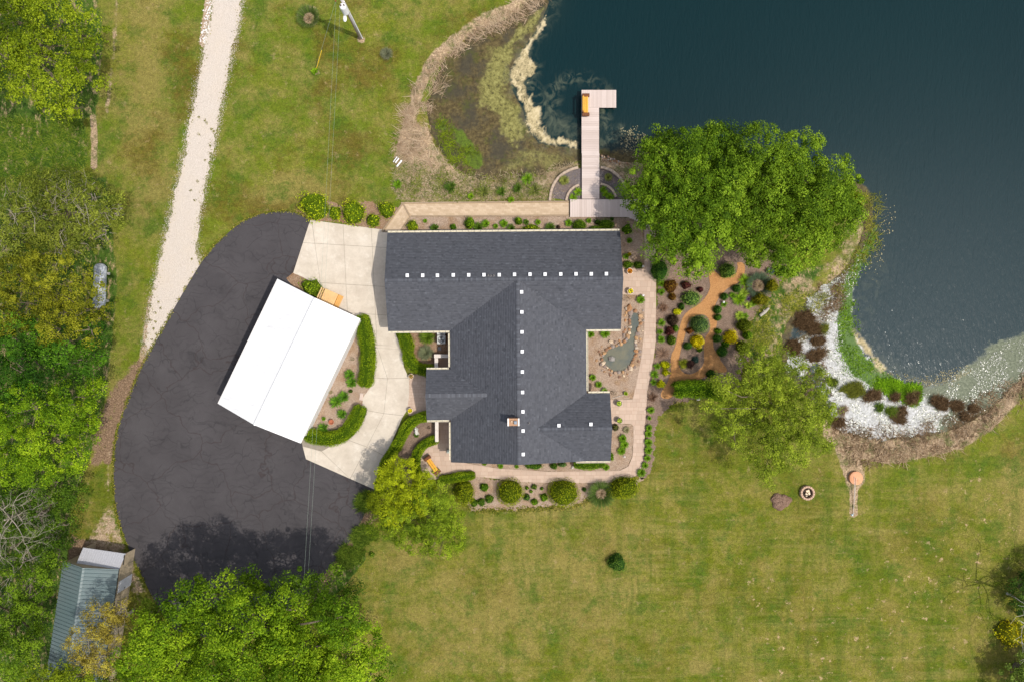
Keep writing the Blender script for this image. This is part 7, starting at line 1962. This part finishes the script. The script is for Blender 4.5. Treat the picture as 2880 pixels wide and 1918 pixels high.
# brown sedge clumps standing in the cove
SG = ((.035,.020,.009),(.105,.060,.028),(.25,.165,.09))
zq = lambda x_, y_: (2160+x_/2.45, 640+y_/2.45)
for (x_, y_, r_, lb, c_) in ((250,640,75,'widest brown sedge clump at the top left of the white cove',SG),(325,705,58,'rusty sedge clump below the widest one',SG),(180,820,62,'brown sedge clump left of the white cove edge',SG),(340,790,50,'brown sedge clump between the rusty one and the willow',SG),(330,885,52,'brown sedge clump at the tip of the willow',SG),
      (720,1165,52,'round dark brown sedge clump in the middle of the white cove',SG),(1005,1180,46,'round dark brown sedge clump below the bright weed',SG),(1200,1215,58,'large dark sedge clump left of a twin at the right of the cove',SG),(1300,1225,42,'smaller dark sedge twin at the right of the cove',SG),(600,1120,72,'olive green sedge patch left of the round brown clump',((.05,.055,.012),(.11,.12,.025),(.19,.19,.05))),
      (400,700,34,'narrow olive sedge tongue beside the rusty clump',((.05,.055,.012),(.11,.12,.025),(.19,.19,.05))),(940,1262,36,'small brown sedge clump near the glaring white leaves',SG),(895,1312,46,'brown sedge clump in the whitest part of the cove',SG),(890,1172,36,'low brown sedge clump above the whitest part',SG),(530,1262,26,'little tan sedge clump near the willow edge',((.12,.08,.05),(.24,.17,.11),(.36,.27,.19))),
      (455,1060,32,'dark green sedge at the willow edge',((.03,.05,.01),(.07,.09,.02),(.13,.15,.04))),(490,1340,46,'brown sedge clump at the bottom of the willow',SG),(1415,1250,26,'small brown sedge clump at the right shore',SG),(785,1245,24,'tiny green sedge in the white cove',((.03,.06,.01),(.07,.12,.02),(.13,.19,.04))),(1370,1305,34,'brown sedge clump on the lower right shore',SG),(850,1265,32,'green sedge patch among the white leaves',((.04,.07,.01),(.09,.13,.02),(.15,.2,.05)))):
    px, py = zq(x_, y_); sr = random.Random(int(x_)); sedge(px, py, r_/2.45*sr.uniform(.9, 1.35), r_/2.45*sr.uniform(.7, 1.0), .55, c_, 'sedge_%d' % int(c_[1][0]*1000+c_[1][1]*10), lb, 'sedge clumps in the cove', int(120+.30*r_*r_), int(x_+y_), sr.uniform(-.6, .6), (sr.uniform(-1, 1), sr.uniform(-1, 1)))
# floating leaves in the cove: wet, glossy, nearly level
def pads(name, polys, k, size, mat, seed, tilt, thr=-9):
    rs = np.random.default_rng(seed); P0 = []
    for poly, kk in zip(polys, k):
        p = PP(poly, -.4); xs_ = [q[0] for q in p]; ys_ = [q[1] for q in p]
        X_ = rs.uniform(min(xs_), max(xs_), kk); Y_ = rs.uniform(min(ys_), max(ys_), kk); s_ = sdf(p, X_, Y_)
        keep = (s_ > rs.uniform(-.3, .5, kk)) & (fnoise(X_, Y_, .35, seed+3)+rs.normal(0, .35, kk) > thr) & (sdf(pond, X_, Y_) > -.1)
        P0.append(np.stack([X_[keep], Y_[keep]], -1))
    p = np.concatenate(P0); n = len(p); N = rs.normal(0, tilt, (n, 3)); N[:, 2] = 1; N /= np.linalg.norm(N, axis=1, keepdims=True)
    A = np.cross(N, rs.normal(0, 1, (n, 3))); A /= np.linalg.norm(A, axis=1, keepdims=True); B = np.cross(N, A)
    s = (size*rs.uniform(.5, 1.5, n))[:, None]; C = np.concatenate([p, np.full((n, 1), -.385)+rs.uniform(0, .02, (n, 1))], 1); V = np.empty((n, 6, 3))
    for j in range(6):
        V[:, j] = C+A*s*math.cos(j*1.0472)*.5+B*s*math.sin(j*1.0472)*.5
    return tag(link(name, np_mesh(name, V.reshape(-1, 3), np.arange(n*6).reshape(n, 6), np.repeat(rs.uniform(0, 1, n), 6)), mat), kind='stuff')
t = NT('floating_leaf', .30, .5)
c = t.ramp(t.attr('tone'), [(0, (.06, .085, .035)), (.4, (.15, .165, .11)), (.75, (.28, .285, .25)), (1, (.40, .40, .38))])
padm = t.fin(c)
cove = Mp([(1895,690),(1930,690),(1926,740),(1932,800),(1960,862),(2010,892),(2060,912),(2125,938),(2180,940),(2150,988),(2090,1004),(2000,1005),(1918,975),(1920,930),(1900,880),(1888,800),(1838,862),(1808,850),(1818,790),(1868,770)])
mott = Mp([(2126,895),(2180,872),(2215,845),(2260,812),(2320,786),(2420,760),(2420,830),(2354,862),(2300,910),(2240,958),(2160,990),(2120,945)])
north = Mp([(1880,650),(1950,625),(1990,560),(2000,590),(1960,660),(1935,700),(1870,765),(1850,700)])
pads('floating_leaves', [cove, mott, north], [36000, 9000, 5000], .07, padm, 62, .06, -.1)
t = NT('floating_fluff', .75, .3)
c = t.ramp(t.attr('tone'), [(0, (.10, .09, .045)), (1, (.30, .27, .16))]); flm = t.fin(c)
pads('floating_flecks', [M([(1425,300),(1460,290),(1500,330),(1470,370),(1430,350)]), M([(1985,640),(2040,440),(2060,500),(2010,650)]), M([(2000,850),(2120,890),(2200,880),(2240,840),(2200,850),(2120,870)])], [500, 350, 1500], .09, flm, 63, .2)

# loose gravel and weeds along the edges of the white drive
def edge_pts(poly, n, rs, spread):
    p = np.array(chaikin(PP(poly), 2)); q = np.roll(p, -1, 0); L = np.hypot(*(q-p).T); cum = np.cumsum(L)
    u = rs.uniform(0, cum[-1], n); i = np.searchsorted(cum, u); f_ = 1-(cum[i]-u)/np.maximum(L[i], 1e-6)
    nx = np.stack([(q-p)[:, 1], -(q-p)[:, 0]], -1)/np.maximum(L, 1e-6)[:, None]
    return p[i]+(q-p)[i]*f_[:, None]+nx[i]*rs.normal(0, spread, n)[:, None]
rs = np.random.default_rng(90)
pt = edge_pts(GRAVEL, 16000, rs, .22); pt = pt[(pt[:, 1] < 33) & (sdf(chaikin(PP(ASPHALT[:25]), 2, False)[:]+PP(ASPHALT[25:]), pt[:, 0], pt[:, 1]) < -.02)]
k = len(pt); s_ = rs.uniform(.012, .04, k); an = rs.uniform(0, 6.28, k); V = np.empty((k, 4, 3))
for j, (dx, dy, dz) in enumerate(((1, 0, 0), (-.6, .8, 0), (-.6, -.8, 0), (0, 0, .9))):
    V[:, j, 0] = pt[:, 0]+s_*(dx*np.cos(an)-dy*np.sin(an)); V[:, j, 1] = pt[:, 1]+s_*(dx*np.sin(an)+dy*np.cos(an)); V[:, j, 2] = .012+s_*dz
b4 = np.arange(k)[:, None]*4
F = np.concatenate([b4+np.array([0, 1, 3]), b4+np.array([1, 2, 3]), b4+np.array([2, 0, 3])])
tag(link('loose_gravel', np_mesh('loose_gravel', V.reshape(-1, 3), F), plain('gravel_bits', (.50, .44, .385), .95, .1, .3, 9)), kind='stuff')
pt = edge_pts(GRAVEL, 1500, rs, .16); pt = pt[(pt[:, 1] < 33) & (sdf(chaikin(PP(ASPHALT[:25]), 2, False)[:]+PP(ASPHALT[25:]), pt[:, 0], pt[:, 1]) < -.05)]
spots = PP([(561,332),(577,340),(583,347),(560,380),(595,365),(601,371),(592,412),(576,452),(591,432),(537,538),(557,512),(548,563),(446,850),(452,868),(438,905),(432,925),(440,940),(428,955),(455,935),(541,729),(437,880),(425,900)])
ex = np.concatenate([np.array(s0)+rs.normal(0, .06, (16, 2)) for s0 in spots]); pt = np.concatenate([pt, ex])
k = len(pt); C = np.concatenate([pt, np.full((k, 1), .045)], 1)+rs.normal(0, .012, (k, 3))
V, F, T = leaf_cloud(C, np.tile([0, 0, 1.0], (k, 1)), .10, rs, rs.uniform(0, 1, k))
tag(link('edge_weeds', np_mesh('edge_weeds', V, F, T), leaf_mat('edge_weed', (.05,.06,.01), (.11,.11,.02), (.19,.17,.05))), kind='stuff')

# grass and litter creeping over the asphalt and bed edges
def line_pts(line, n, rs, off, spread):
    p = np.array(line); q = p[1:]-p[:-1]; L = np.hypot(*q.T); cum = np.cumsum(L); u = rs.uniform(0, cum[-1], n); i = np.minimum(np.searchsorted(cum, u), len(L)-1); f_ = 1-(cum[i]-u)/np.maximum(L[i], 1e-6)
    nn = np.stack([q[:, 1], -q[:, 0]], -1)/np.maximum(L, 1e-6)[:, None]
    return p[i]+q[i]*f_[:, None]+nn[i]*(off+rs.normal(0, spread, n))[:, None]
asl = chaikin(PP(ASPHALT[:22]), 2, False)
sgn = -1 if sdf(chaikin(PP(ASPHALT[:25]), 2, False)[:]+PP(ASPHALT[25:]), np.array([asl[20][0]+(asl[21][1]-asl[20][1])]), np.array([asl[20][1]-(asl[21][0]-asl[20][0])]))[0] > 0 else 1
sh = PP(BEDS['shrubs'])[9:]; ea = PP(BEDS['east'])[15:24]
pt = np.concatenate([line_pts(asl, 5200, rs, .05*sgn, .085), line_pts(sh, 2600, rs, 0, .16), line_pts(ea, 1500, rs, 0, .14)])
cl = fbm(pt[:, 0]*1.3, pt[:, 1]*1.3, 5, 4); pt = pt[cl+rs.normal(0, .08, len(pt)) > .46]
k = len(pt); C = np.concatenate([pt, np.full((k, 1), .055)], 1)+rs.normal(0, .012, (k, 3))
V, F, T = leaf_cloud(C, np.tile([0, 0, 1.0], (k, 1)), .11, rs, rs.uniform(0, 1, k))
tag(link('edge_grass', np_mesh('edge_grass', V, F, T), leaf_mat('edge_grass', (.05,.065,.008), (.105,.12,.014), (.24,.19,.08))), kind='stuff')

scatter_blades('cove_mud_sedge', [Mp([(1915,975),(2000,1008),(2090,1004),(2150,988),(2240,960),(2300,912),(2280,900),(2180,965),(2080,985),(2000,985),(1930,955)])], 7000, .45, .03, ((.05,.03,.014),(.14,.085,.042),(.33,.23,.14)), 'mud_sedge', 64, .47, lay=.8)
scatter_blades('cove_mud_sedge', [Mp([(1808,800),(1860,760),(1900,790),(1905,880),(1925,930),(1890,930),(1840,860)]), Mp([(1890,660),(1950,640),(1930,720),(1880,740)])], 2600, .4, .03, ((.05,.03,.014),(.14,.085,.042),(.33,.23,.14)), 'mud_sedge', 65, .53, lay=.8)
